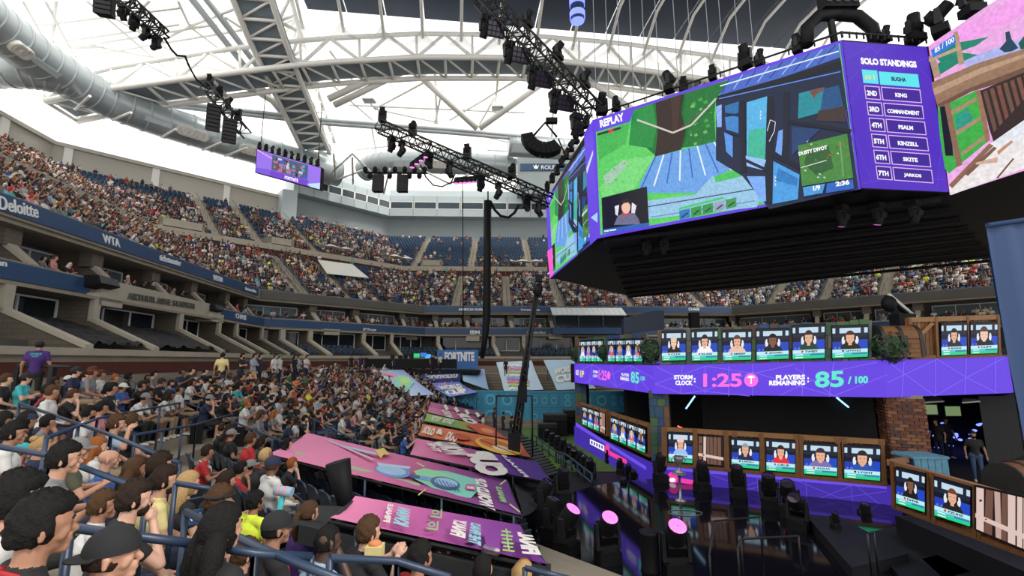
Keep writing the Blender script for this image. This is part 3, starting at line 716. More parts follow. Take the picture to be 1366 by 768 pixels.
RLM = [((100, 146), (120, 128)), ((150, 160), (175, 150)), ((215, 183), (235, 172)), ((270, 200), (300, 188)), ((300, 208), (330, 197)), ((440, 232), (470, 205)), ((470, 205), (500, 235)), ((445, 205), (448, 240)), ((470, 210), (471, 245)), ((448, 240), (490, 225)), ((560, 225), (600, 245)), ((600, 245), (640, 225)), ((520, 225), (512, 258)), ((640, 225), (690, 250))]
for a, b in RLM:
    mb = MB(); mb.tube([atz(*a, 31.5), atz(*b, 31.5)], .17, 'steel_white', n=6); mb.build('strut', rl)
# helpers for stage pieces
def C(r, g, b): return tuple(((v / 255) / 12.92 if v / 255 <= .04045 else ((v / 255 + .055) / 1.055) ** 2.4) for v in (r, g, b))
PUR, PURD, TEAL, PINK, WHT, BLK = C(98, 62, 222), C(70, 40, 185), C(95, 230, 205), C(248, 110, 225), C(250, 250, 252), C(8, 8, 14)
def inst(me, name, parent, loc=(0, 0, 0), rot=(0, 0, 0), sc=(1, 1, 1)):
    o = bpy.data.objects.new(name, me); COL.objects.link(o); o.parent = parent
    o.location = tuple(map(float, loc)); o.rotation_euler = rot; o.scale = sc; return o
class Face:
    """a vertical plane through two plan points; off moves it outward, towards the side the camera sees"""
    def __init__(s, a, b):
        s.a, s.b = V3(a[0], a[1]), V3(b[0], b[1]); t = nrm(s.b - s.a); s.n = V3(t[1], -t[0], 0)
        if np.dot(s.n[:2], s.a) > 0: s.n = -s.n
        s.p = V3(a[0], a[1], 0); s.t = V3(t[0], t[1], 0)
    def at(s, px, py, off=0.0): return onplane(px, py, s.p + s.n * off, s.n)
    def painter(s, off, m='screen', eps=.003): return Painter(s.p + s.n * off, s.n, m, eps)
    def slab(s, pts, off, th, m, **k):
        mb = MB(); mb.prism([s.at(*q, off) for q in pts], -s.n * th, m, **k); return mb
def lerp2(Q, u, v):
    """bilinear position inside a pixel quad TL, TR, BR, BL; v runs down"""
    TL, TR, BR, BL = [V3(*q) for q in Q]; return tuple((TL * (1 - u) + TR * u) * (1 - v) + (BL * (1 - u) + BR * u) * v)
mat('wood', (0.20, 0.085, 0.028), 0.55, var=0.35, scale=9, bump=0.2)
mat('wood_dark', (0.10, 0.042, 0.016), 0.55, var=0.35, scale=9, bump=0.2)
mat('wood_light', (0.30, 0.145, 0.05), 0.55, var=0.3, scale=9, bump=0.2)
mat('iron', (0.05, 0.045, 0.045), 0.45, metal=0.6, var=0.2)
mat('leaf', (0.035, 0.085, 0.03), 0.6, var=0.4, scale=6)
mat('leaf_dark', (0.018, 0.045, 0.02), 0.6, var=0.4, scale=6)
for k, c in enumerate([(60, 92, 70), (78, 110, 66), (52, 82, 112), (48, 74, 128), (104, 108, 104), (116, 84, 60), (70, 98, 96), (88, 70, 62)]): mat('plate%d' % k, C(*c), .65, var=.3, scale=5, bump=.2)
for k, c in enumerate([(112, 62, 44), (128, 76, 52), (96, 58, 50), (140, 92, 66), (86, 60, 56)]): mat('brick%d' % k, C(*c), .85, var=.25, scale=9, bump=.3)
mat('mortar', C(150, 140, 124), .9, var=.2, scale=8)
mat('blue_box', C(96, 150, 176), .7, var=.3, scale=7)
emat('lens_magenta', (1.0, 0.22, 0.72), 1.3); emat('lens_blue', (0.15, 0.2, 1.0), 2.0); emat('lens_white', (0.8, 0.9, 1.0), 2.0); emat('tube_blue', (0.35, 0.65, 1.0), 1.6); emat('tube_red', (1.0, 0.12, 0.1), 1.6)
mat('lens_off', (0.03, 0.02, 0.04), 0.08, var=0)
# the stage: two decks, eight sides
S = [V3(4.3, 32.0), V3(6.2, 20.3), V3(13.6, 17.0), V3(18.2, 17.1), V3(26, 23), V3(28, 34), V3(21, 42), V3(9, 42)]
FA = [Face(S[i], S[(i + 1) % 8]) for i in range(8)]
def vz(px, py, P): r = ray(px, py); return float(r[2] * P[1] / r[1])
BT = [vz(765, 485, S[0]), vz(873, 487, S[1]), vz(1183, 480, S[2]), vz(1340, 475, S[3])] + [-.05] * 4
BB = [vz(765, 510, S[0]), vz(873, 525, S[1]), vz(1183, 530, S[2]), vz(1340, 524, S[3])] + [-1.35] * 4
LT = -4.35                                                        # lower deck floor
SCN = V3(16.5, 29.5)
mb = MB()
ins = [q + nrm(SCN - q) * .25 for q in S]
mb.poly([(q[0], q[1], -.25) for q in ins], 'stage_black'); mb.poly([(q[0], q[1], -1.3) for q in ins][::-1], 'black'); deck_up = struct('deck_upper', mb, 'black upper deck of the stage')
mb = MB(); mb.prism([(q[0], q[1], LT) for q in ins], (0, 0, -.25), 'stage_black'); deck_lo = struct('deck_lower', mb, 'black lower deck of the stage')
mb = MB(); inn = [q + nrm(SCN - q) * 4.2 for q in S]
for i in (0, 1, 4, 5, 6, 7):
    a, b = inn[i], inn[(i + 1) % 8]
    if i == 1: b = a + (b - a) * 1.25
    mb.quad((a[0], a[1], LT), (b[0], b[1], LT), (b[0], b[1], -1.3), (a[0], a[1], -1.3), 'black_cloth')
mb.prism([(SCN[0] + 6.2 * math.cos(a), SCN[1] + 1.5 + 6.2 * math.sin(a), LT) for a in [2 * math.pi * i / 12 for i in range(12)]], (0, 0, 3.0), 'black_cloth')  # solid core added so the bay looks dark inside
a, b = S[4] + V3(-.6, .2), S[3] + V3(1.2, 2.4); mb.quad((a[0], a[1], LT), (b[0], b[1], LT), (b[0], b[1], -1.3), (a[0], a[1], -1.3), 'black_cloth')
mb.quad((inn[4][0], inn[4][1], LT), (a[0], a[1], LT), (a[0], a[1], -1.3), (inn[4][0], inn[4][1], -1.3), 'black_cloth')
struct('wall_drape', mb, 'black drape and added dark core inside the lower deck')
def led_band(i, label):
    a, b = S[i], S[(i + 1) % 8]; t = thing('led_band', label, 'display', (a[0], a[1], BB[i]), 'purple LED band round the stage')
    q = [V3(a[0], a[1], BB[i]), V3(b[0], b[1], BB[(i + 1) % 8]), V3(b[0], b[1], BT[(i + 1) % 8]), V3(a[0], a[1], BT[i])]
    mb = MB(); mb.prism([p - FA[i].n * .02 for p in q], -FA[i].n * .25, 'black'); mb.build('cabinet', t)
    mb = MB(); mb.poly(q, 'screen', col=PUR); mb.build('screen_face', t); return t
bands = [led_band(0, 'purple LED band above the row of narrow player displays'), led_band(1, 'purple LED band with the large storm clock and players count'), led_band(2, 'plain purple LED band below the wooden wall and treasure chest'), led_band(3, 'purple LED band of the stage side behind the blue curtain'),
         led_band(4, 'purple LED band of the right stage side'), led_band(5, 'purple LED band of the rear right stage side'), led_band(6, 'purple LED band of the rear stage side'), led_band(7, 'purple LED band of the rear left stage side')]
LNC = C(128, 100, 240)
P = FA[0].painter(.01)
for ln in [[(765, 498), (790, 486), (815, 500), (840, 487), (873, 505)], [(780, 511), (803, 497), (822, 516), (850, 500), (868, 524)], [(790, 486), (786, 512)], [(815, 486), (822, 516)], [(840, 487), (850, 522)]]: P.line(ln, .7, LNC)
P.text('STORM', (791, 497), (797, 498), (791, 493.5), WHT); P.text('CLOCK', (791, 502.5), (797, 503.5), (791, 499), WHT); P.text('1:25', (798.5, 506), (809.5, 508), (798.5, 493), PINK, .03); P.ell(812, 500.5, 2.2, 5.5, PINK, 12)
P.text('PLAYERS', (829, 501), (839, 502.5), (829, 497), WHT); P.text('REMAINING', (827.5, 506.5), (839, 508.5), (827.5, 502), WHT); P.text('85', (841.5, 510), (852.5, 512), (841.5, 495), TEAL, .03); P.text('/100', (854, 507), (860, 508), (854, 501), TEAL)
P.text('VBUCKS', (768, 500), (772, 500.5), (768, 493), WHT, .03); P.text('1P', (774, 503), (779, 503.5), (774, 494), C(240, 220, 120), .05)
P.mb.build('picture', bands[0])
P = FA[1].painter(.01)
for ln in [[(874, 512), (942, 488), (1004, 498), (1060, 486)], [(874, 512), (910, 525), (940, 521), (1004, 496), (1066, 515), (1120, 530)], [(941, 488), (940, 525)], [(972, 488), (972, 528)], [(1004, 486), (1004, 528)], [(876, 489), (942, 522), (1000, 528)], [(1072, 484), (1070, 528)], [(1040, 527), (1108, 496), (1170, 483)], [(1060, 490), (1112, 528), (1183, 500)], [(1112, 483), (1106, 529)], [(910, 488), (908, 525)]]: P.line(ln, .9, LNC)
P.text('STORM', (899, 506), (924, 506), (899, 500), WHT, .05); P.text('CLOCK', (901, 513.5), (924, 513.5), (901, 507.5), WHT, .05); P.text(':', (925.5, 510), (928, 510), (925.5, 504), WHT, .06)
P.text('1:25', (938, 516), (990, 516), (938, 498), PINK, .03); P.ell(1002, 507, 9.5, 9, PINK); P.ell(1002, 504, 5, 3.4, WHT, 12, 0, 0, 180); P.line([(1002, 504), (1002, 512)], 1.6, WHT)
P.text('PLAYERS', (1035, 506.5), (1074, 506), (1035, 500), WHT, .05); P.text('REMAINING', (1026, 514), (1074, 513.5), (1026, 507.5), WHT, .05); P.text(':', (1077, 510), (1079, 510), (1077, 503), WHT, .06)
P.text('85', (1087, 517), (1126, 516), (1087, 495.5), TEAL, .03); P.text('/ 100', (1131, 512), (1158, 511), (1131, 502), TEAL, .05)
P.mb.build('picture', bands[1])
P = FA[2].painter(.01)
for ln in [[(1184, 482), (1247, 528), (1290, 503), (1340, 477)], [(1184, 510), (1250, 479), (1290, 504), (1330, 524)], [(1206, 481), (1203, 530)], [(1248, 479), (1248, 528)], [(1289, 478), (1287, 526)], [(1328, 477), (1328, 524)]]: P.line(ln, .9, LNC)
P.mb.build('picture', bands[2])
def skirt(i, ztop0, ztop1, label, z1=COURT):
    a, b = S[i], S[(i + 1) % 8]; n = FA[i].n; a3, b3 = V3(*a, 0) + n * .1, V3(*b, 0) + n * .1
    t = thing('stage_skirt', label, 'display', (a3[0], a3[1], z1), 'purple skirt round the foot of the stage')
    q = [a3 + V3(0, 0, z1), b3 + V3(0, 0, z1), b3 + V3(0, 0, ztop1), a3 + V3(0, 0, ztop0)]
    mb = MB(); mb.prism([p - n * .02 for p in q], -n * .2, 'black'); mb.build('cabinet', t)
    mb = MB(); mb.poly(q, 'screen', col=C(62, 40, 160)); mb.build('screen_face', t); return t
sk0 = skirt(0, LT, LT, 'purple skirt with white and pink lettering beside the turf'); sk1 = skirt(1, LT, LT, 'purple skirt behind the trophy on its stand')
P = FA[0].painter(.11)
P.poly([(768, 563), (862, 622), (862, 627), (768, 568)], C(105, 78, 225)); P.poly([(787, 585), (806, 594), (806, 602), (787, 592)], WHT); P.ell(810, 600, 3.2, 8, C(240, 60, 150), 14); P.poly([(813, 601), (836, 613), (836, 619), (813, 607)], C(240, 60, 150))
for k in range(5): P.poly([(788.5 + k * 3.4, 587.3 + k * 1.6), (790.5 + k * 3.4, 588.3 + k * 1.6), (790.5 + k * 3.4, 592.5 + k * 1.6), (788.5 + k * 3.4, 591.5 + k * 1.6)], C(62, 40, 160))
P.mb.build('picture', sk0)
P = FA[1].painter(.11)
P.poly([(874, 621), (1183, 648), (1183, 652), (874, 625)], C(105, 78, 225)); P.ell(897, 638, 7, 9, C(240, 60, 160)); P.ell(897, 640, 4.4, 3, WHT, 10); P.poly([(904, 637), (930, 641), (930, 647), (904, 643)], C(240, 60, 160))
for ln in [[(940, 630), (1000, 652), (1060, 640), (1120, 664), (1183, 655)], [(960, 658), (1020, 640), (1075, 672), (1140, 646), (1183, 680)], [(1010, 635), (1012, 668)], [(1075, 642), (1078, 684)], [(1135, 646), (1140, 690)]]: P.line(ln, .8, C(96, 72, 205))
P.poly([(1080, 676), (1183, 686), (1183, 693), (1080, 683)], C(105, 78, 225))
P.mb.build('picture', sk1)
# player displays
SKIN = [C(226, 172, 142), C(205, 150, 120), C(238, 196, 170), C(128, 84, 62), C(176, 124, 96)]
def portrait(Pt, Q, name, sk=0, hair=(40, 28, 22), shirt=(30, 40, 70), pos=.5, big=1.0, flag=(200, 40, 50), cap=None):
    e = lambda u, v: lerp2(Q, u, v)
    def rect(u0, v0, u1, v1, c): Pt.poly([e(u0, v0), e(u1, v0), e(u1, v1), e(u0, v1)], c)
    def ov(u, v, ru, rv, c, n=14, a0=0, a1=360): Pt.poly([e(u + ru * math.cos(math.radians(a0 + (a1 - a0) * i / n)), v - rv * math.sin(math.radians(a0 + (a1 - a0) * i / n))) for i in range(n + (a1 - a0 < 360))], c)
    rect(0, 0, 1, 1, C(14, 16, 34)); rect(0, .08, 1, .24, C(190, 215, 230)); rect(.0, .24, 1, .36, C(28, 36, 60)); rect(0, .5, .28, .74, C(34, 60, 170)); rect(.74, .45, 1, .74, C(30, 70, 190))
    rect(.08, .04, .2, .3, C(22, 28, 44)); rect(.8, .06, .9, .34, C(30, 34, 52))
    ov(pos - .19 * big, .47, .05, .13, C(226, 228, 234)); ov(pos + .19 * big, .47, .05, .13, C(226, 228, 234))
    ov(pos, .86, .34 * big, .34, C(*shirt), 16, 0, 180)
    rect(pos - .05, .5, pos + .05, .62, SKIN[sk])
    ov(pos, .38, .125 * big, .19 * big, SKIN[sk]); ov(pos, .33, .135 * big, .17 * big, C(*hair), 12, 10, 170)
    ov(pos - .14 * big, .40, .032, .07, C(18, 18, 22), 8); ov(pos + .14 * big, .40, .032, .07, C(18, 18, 22), 8)
    for sx in (-1, 1): ov(pos + sx * .05 * big, .39, .02, .012, C(40, 28, 26), 6)
    rect(pos - .035, .485, pos + .035, .495, C(150, 80, 76))
    if cap: ov(pos, .31, .15 * big, .16 * big, C(*cap), 12, 0, 180)
    rect(0, .74, 1, .845, C(188, 232, 236)); rect(0, .845, 1, .925, C(80, 190, 205)); rect(0, .925, 1, 1, C(30, 205, 130)); rect(.55, .86, .98, .91, C(40, 130, 160))
    for k in range(2): ov(.08 + k * .12, .69, .035, .03, C(90, 120, 240), 8)
    ov(.3, .79, .035, .035, C(*flag), 8)
    text_quad(Pt.mb, name, Pt.at(*e(.38, .825)), Pt.at(*e(.80, .825)), Pt.at(*e(.38, .765)), Pt.m, .04, col=C(20, 30, 50)); Pt.k += 1
    for k in range(2): rect(.08, .868 + k * .075, .32, .895 + k * .075, C(225, 250, 245))
def display(face, Q, off, label, group, wood=False, **kw):
    c = face.at(*lerp2(Q, .5, 1), off); t = thing('player_display', label, 'display', c, group)
    face.slab([lerp2(Q, -.02, -.02), lerp2(Q, 1.02, -.02), lerp2(Q, 1.02, 1.02), lerp2(Q, -.02, 1.02)], off, .08, 'black').build('housing', t)
    P = face.painter(off + .005, eps=.0012)
    if not wood: portrait(P, Q, **kw)
    else:
        e = lambda u, v: lerp2(Q, u, v)
        P.poly(Q, C(30, 18, 16)); us = 0.02; r = random.Random(int(Q[0][0]))
        while us < .95:
            w = r.uniform(.09, .15); g = r.uniform(-.03, .03); c_ = r.choice([(190, 160, 150), (150, 116, 100), (215, 190, 182), (110, 78, 66)])
            P.poly([e(us, .02), e(min(.99, us + w), .02), e(min(.99, us + w + g), .98), e(us + g, .98)], C(*c_)); us += w + r.uniform(.01, .05)
        P.poly([e(0, .62), e(1, .70), e(1, .80), e(0, .72)], C(215, 190, 182)); P.ell(*e(.1, .3), 2, 1.6, C(60, 40, 36), 10); P.ell(*e(.2, .68), 1.6, 1.2, C(190, 50, 50), 8)
    P.mb.build('picture', t); return t
G1 = 'player displays on the front of the upper deck'
def qd(x0, x1, t0, t1, b1, b0): return [(x0, t0), (x1, t1), (x1, b1), (x0, b0)]
UPD = [(qd(883, 914.5, 441.5, 441, 480, 481), 'CLIX', 'display of a pale player in a black sweater with red logo', dict(shirt=(22, 22, 30), hair=(210, 200, 190), sk=2)),
       (qd(923, 957, 440, 438.5, 480, 481), 'KLASS', 'display of a dark-haired player in a white shirt', dict(shirt=(240, 240, 244), hair=(40, 26, 22))),
       (qd(964.5, 1002, 440.5, 439.5, 479.5, 480.5), 'SMEEF', 'display of a player with hands in his hair', dict(shirt=(228, 190, 170), hair=(96, 60, 44))),
       (qd(1009.5, 1052, 438.5, 437.5, 478, 480), 'ASTONISH', 'display of a player in black with a pink collar', dict(shirt=(24, 24, 34), sk=3, hair=(16, 12, 12), flag=(60, 80, 200))),
       (qd(1057.5, 1100, 433.5, 432, 477, 479), 'TWEEY', 'display of a player in dark green before a white chair', dict(shirt=(24, 60, 56), hair=(52, 38, 30))),
       (qd(1110.5, 1157.5, 434.5, 433, 475.5, 477.5), 'LETW1K3', 'display of a bearded player with a headset at the end by the bush', dict(shirt=(26, 26, 30), hair=(70, 42, 30), flag=(40, 60, 180)))]
for Q, nm, lb, kw in UPD: display(FA[1], Q, .12, lb, G1, name=nm, **kw)
G2 = 'narrow player displays on the left side of the upper deck'
lx = [(773.5, 781), (781.8, 788), (788.8, 795.5), (796.3, 803.5), (811, 820), (821.5, 831.5), (833, 843.5), (845, 856.5)]
LN = ['KLIQY', 'MRSAV', 'ARKI', 'TFUE', 'NATE', 'HIGH', 'VIVI', 'DUBS']
HC = [(30, 20, 16), (120, 80, 40), (60, 36, 24), (200, 170, 120)]
SHC = [((235, 235, 240), 'white'), ((220, 110, 120), 'pink'), ((30, 30, 40), 'black'), ((30, 90, 200), 'blue'), ((230, 80, 60), 'red'), ((120, 120, 130), 'grey')]
for k, (a, b) in enumerate(lx):
    y0 = 454 - k * .35; display(FA[0], qd(a, b, y0, y0 - .3, 482, 481.5), .12, 'narrow display of a player in a %s shirt on the upper left deck' % SHC[k % 6][1], G2, name=LN[k], hair=HC[k % 4], shirt=SHC[k % 6][0], sk=k % 4, big=1.1)
G3 = 'player displays on the left side of the lower deck'
ll = [(777, 782.8, 541, 543, 567.5, 565.5), (784.3, 790.7, 543.5, 545.5, 571.5, 568.5), (792, 798.6, 546, 548, 575, 572), (815, 824.5, 555, 558, 588.5, 584.5), (826.5, 835, 559, 562, 593, 589), (837.3, 847.6, 563, 566.5, 598, 594), (849.3, 860.5, 567, 571, 604, 599)]
for k, (x0, x1, t0, t1, b1, b0) in enumerate(ll): display(FA[0], qd(x0, x1, t0, t1, b1, b0), .17, 'small wood-framed display of a player in %s facing the turf' % SHC[(k + 2) % 6][1], G3, name=LN[k][::-1], hair=HC[(k + 1) % 4], shirt=SHC[(k + 2) % 6][0], sk=(k + 1) % 4, big=1.1)
display(FA[0], qd(800, 807, 549, 551, 579, 575.5), .17, 'small display picturing wooden planks on the left lower deck', G3, wood=True)
G4 = 'player displays on the front of the lower deck'
LOD = [(qd(892, 923.5, 576, 577.5, 617.5, 615), 'LEYSHE', 'display of a player in a light cap above the trophy', dict(shirt=(150, 190, 240), cap=(228, 200, 205), flag=(30, 30, 30))),
       (qd(976, 1012.5, 583.5, 586, 625.5, 622), 'LMQU', 'display of a grey-haired player above a moving light', dict(shirt=(30, 40, 80), hair=(150, 150, 158), flag=(30, 30, 30))),
       (qd(1022.5, 1060.5, 585, 588, 630, 627), 'CRUE', 'display of a player in a bright red shirt', dict(shirt=(225, 40, 55), hair=(50, 30, 26), flag=(60, 110, 200))),
       (qd(1072.5, 1116.5, 590, 592.5, 635, 631.5), 'AQUA', 'display of a player in lilac light on the lower deck', dict(shirt=(120, 110, 170), hair=(60, 40, 60), big=1.15)),
       (qd(1126.5, 1174, 593, 595.5, 641, 637), 'LYGHT', 'display of a player with headset in a blue shirt next to the brick pillar', dict(shirt=(40, 80, 170), hair=(40, 34, 34), big=1.15, flag=(30, 30, 30)))]
for Q, nm, lb, kw in LOD: display(FA[1], Q, .22, lb, G4, name=nm, **kw)
display(FA[1], qd(931.5, 965, 581, 583, 621.5, 618), .22, 'display picturing pale wooden planks beside the trophy', G4, wood=True)
FW = Face((10.9, 13.7), (10.55, 9.6))                               # wing wall at the right of the lower deck
G5 = 'player displays on the wing wall of the lower deck'
display(FW, qd(1195.5, 1233.5, 623, 632, 683, 671), .14, 'display of a player in black on the wooden wing wall', G5, name='DHVR', shirt=(22, 22, 26), sk=3, hair=(18, 14, 14), big=.9)
display(FW, qd(1246.5, 1294, 636, 650, 702, 687), .14, 'display of a brown-haired player in the middle of the wing wall', G5, name='PZUHS', shirt=(30, 30, 36), hair=(110, 62, 40))
display(FW, qd(1301, 1372, 648, 664, 736, 706), .14, 'display picturing pale planks on the wing wall', G5, wood=True)
G6 = 'player displays on the upper wooden wall'
display(FA[2], qd(1256, 1289.5, 431, 430, 472.5, 474), .14, 'display of a player in a navy jersey next to the treasure chest', G6, name='BUGHA', shirt=(30, 34, 60), hair=(26, 20, 20))
display(FA[2], qd(1295, 1330.5, 430, 429.5, 470.5, 472), .14, 'display of a balding player with headset on the upper wooden wall', G6, name='CUPT', shirt=(24, 24, 40), hair=(80, 60, 50), big=1.2, sk=2)
# railings that carry the displays
def plank_rail(face, Q, nplk, posts, label, off=.0, name='wooden_railing'):
    e = lambda u, v: lerp2(Q, u, v)
    t = thing(name, label, 'railing', face.at(*e(.5, 1), off), 'wooden railings round the stage'); r = random.Random(int(Q[0][0] * 7))
    for k in range(nplk):
        u0, u1 = k / nplk + .003, (k + 1) / nplk - .003
        face.slab([e(u0, .04), e(u1, .04), e(u1, .96), e(u0, .96)], off - r.uniform(0, .02), .05, r.choice(['wood', 'wood', 'wood_dark', 'wood_light'])).build('plank', t)
    face.slab([e(-.005, -.03), e(1.005, -.03), e(1.005, .09), e(-.005, .09)], off + .09, .16, 'wood_light').build('top_rail', t)
    face.slab([e(-.005, .93), e(1.005, .93), e(1.005, 1.03), e(-.005, 1.03)], off + .09, .16, 'wood').build('bottom_rail', t)
    for u in posts:
        w = .012 if len(posts) > 5 else .014
        face.slab([e(u - w, -.02), e(u + w, -.02), e(u + w, 1.0), e(u - w, 1.0)], off + .11, .18, 'wood').build('post', t)
    return t
plank_rail(FA[1], [(884, 571), (1179, 588), (1183, 647), (885, 620)], 44, (.006, .145, .285, .325, .445, .605, .625, .79, .82, .99), 'long wooden railing carrying the displays above the trophy', .1)
plank_rail(FA[0], [(774, 537.5), (809, 548), (810, 581), (775.5, 566)], 10, (.02, .25, .48, .72, .98), 'short wooden railing farther along the left lower deck', .05)
plank_rail(FA[0], [(813, 550), (864.5, 566), (866, 609), (814, 584)], 14, (.01, .24, .46, .70, .99), 'wooden railing on the left lower deck next to the patchwork post', .05)
plank_rail(FW, [(1187, 616), (1374, 669), (1376, 745), (1190, 676)], 26, (.01, .26, .30, .59, .62, .99), 'wooden wing wall with displays at the right of the stage', .0)
plank_rail(FA[2], [(1213, 425), (1334, 421), (1336, 474), (1216, 478)], 24, (.01, .30, .65, .985), 'tall wooden wall with two displays on the upper deck', .0)
t = bpy.data.objects['wooden_railing.004']
FA[2].slab([(1221, 450), (1226, 452), (1247, 432), (1243, 429)], .08, .05, 'wood_light').build('brace', t)
mb = MB(); a = FW.at(1187, 617, .05); b = FA[1].at(1222, 610, -.3); mb.beam(a, b, .14, .16, 'wood_light'); mb.build('return_rail', bpy.data.objects['wooden_railing.003'])
mb = MB(); a0 = FW.at(1187, 619, 0); mb.prism([a0 + V3(0, .05, -1.4), V3(10.6, 8.0, a0[2] - 1.4), V3(12.6, 8.0, a0[2] - 1.4), V3(12.9, 13.8, a0[2] - 1.4)], (0, 0, COURT + 1.4 - a0[2]), 'stage_black'); struct('deck_wing', mb, 'black platform under the wooden wing wall')
def patch_rail(face, Q, n, rows, label, off=0.0, seed=1, name='patchwork_railing'):
    e = lambda u, v: lerp2(Q, u, v); r = random.Random(seed)
    t = thing(name, label, 'railing', face.at(*e(.5, 1), off), 'patchwork railings of the upper deck')
    face.slab([e(0, 0), e(1, 0), e(1, 1), e(0, 1)], off - .04, .05, 'plate4').build('backing', t)
    for j in range(rows):
        u = 0.0
        while u < .985:
            w = r.uniform(.7, 1.5) / n; u1 = min(1, u + w); v0, v1 = j / rows, (j + 1) / rows; d = .05 / rows
            dt = -.05 * r.random() if j == 0 else 0
            face.slab([e(u + .002, v0 + d * r.random() + dt), e(u1 - .002, v0 + d * r.random() + dt), e(u1 - .002, v1 - d * r.random()), e(u + .002, v1 - d * r.random())], off + r.uniform(0, .035), .04, 'plate%d' % r.choice([0, 0, 1, 1, 2, 3, 4, 5, 6, 7])).build('plate', t)
            u = u1
    return t
patch_rail(FA[1], [(877, 441), (1163, 427), (1163, 481), (880, 486.5)], 22, 3, 'patchwork railing of green, blue and grey plates with six displays', .03, 3)
patch_rail(FA[0], [(767, 452.5), (862, 444), (872, 486), (767, 484.5)], 14, 3, 'patchwork railing carrying the narrow displays of the upper deck', .03, 5)
def post(name, cx, cy, w, z0, z1, label, seed, brick=False):
    t = thing(name, label, 'pillar', (cx, cy, z0)); r = random.Random(seed); rz = math.atan2(FA[1].t[1], FA[1].t[0])
    mb = MB(); mb.box((cx, cy, (z0 + z1) / 2), (w * .94, w * .94, z1 - z0), 'mortar' if brick else 'plate7', rz=rz); mb.build('core', t)
    c, s_ = math.cos(rz), math.sin(rz); R2 = lambda x, y: (cx + x * c - y * s_, cy + x * s_ + y * c)
    if brick:
        bh, bw = .115, .30; meshes = []
        for k in range(5): b_ = MB(); b_.box((0, 0, 0), (bw - .03, .08, bh - .025), 'brick%d' % k); meshes.append(b_.mesh('brick'))
        for side in range(2):
            for j in range(int((z1 - z0) / bh)):
                x = -w / 2 + (0 if j % 2 else -bw / 2)
                while x < w / 2 - .06:
                    x0, x1 = max(x, -w / 2), min(x + bw, w / 2)
                    if x1 - x0 > .08:
                        xm = (x0 + x1) / 2; q = R2(xm, -w / 2 + r.uniform(0, .02)) if side == 0 else R2(-w / 2 + r.uniform(0, .02), xm)
                        o = bpy.data.objects.new('brick', r.choice(meshes)); COL.objects.link(o); o.parent = t
                        o.location = (q[0] - cx, q[1] - cy, (j + .5) * bh); o.rotation_euler = (0, 0, rz + (math.pi / 2 if side else 0)); o.scale = ((x1 - x0) / bw, 1, 1)
                    x += bw
    else:
        for side in range(2):
            z = z0
            while z < z1 - .05:
                h = r.uniform(.25, .55); h = min(h, z1 - z); x = -w / 2
                while x < w / 2 - .02:
                    ww = min(r.uniform(.2, .5), w / 2 - x); xm = x + ww / 2; q = R2(xm, -w / 2) if side == 0 else R2(-w / 2, xm); m_ = MB()
                    m_.box((q[0], q[1], z + h / 2), (ww - .02, .06, h - .02), 'plate%d' % r.choice([0, 1, 2, 3, 5, 6]), rz=rz + (math.pi / 2 if side else 0)); m_.build('plate', t); x += ww
                z += h
p = aty(882, 560, 20.9); post('patchwork_post', p[0], p[1], .8, LT, -1.3, 'patchwork post of green and blue plates at the stage corner', 4)
p = aty(777, 525, 32.6); post('patchwork_post', p[0], p[1], .8, LT, -1.3, 'far patchwork post at the rear left of the stage', 9)
p = aty(1205, 575, 17.6); post('brick_pillar', p[0], p[1], 1.15, LT, -1.25, 'red and brown brick pillar beside the open bay', 6, True)
mb = MB(); mb.box((7.0, 27.5, (LT - 1.3) / 2), (.7, .7, -1.3 - LT), 'black'); tag(mb.build('support_column'), 'plain black support column behind the left railings', 'column')
def bush(px, py, Y, r, label):
    c = aty(px, py, Y); t = thing('bush', label, 'bush', c - V3(0, 0, r * .9), 'bushes on the upper deck'); rr = random.Random(int(px))
    mb = MB(); mb.ellipsoid(c, (r * .8, r * .7, r * .85), 'leaf_dark', 10, 8); mb.build('core', t)
    mb = MB()
    for k in range(520):
        d = nrm([rr.gauss(0, 1) for _ in range(3)]); p = c + d * V3(r, r * .9, r) * rr.uniform(.78, 1.05); a = nrm(np.cross(d, [rr.gauss(0, 1) for _ in range(3)])); b = nrm(np.cross(d, a)) ; b = b * .6 + d * rr.uniform(-.5, .5); L = rr.uniform(.07, .12)
        mb.poly([p - a * L, p + b * L * .5, p + a * L, p - b * L * .5], 'leaf' if rr.random() < .7 else 'leaf_dark')
    o = mb.build('foliage', t); o['kind'] = 'stuff'
bush(1187, 462, 16.9, .62, 'round green bush between the patchwork railing and treasure chest'); bush(868, 468, 20.5, .55, 'green bush at the corner of the patchwork railings'); bush(806, 470, 26, .4, 'small green bush between the narrow displays'); bush(771, 472, 31.4, .6, 'green bush at the far end of the narrow displays')
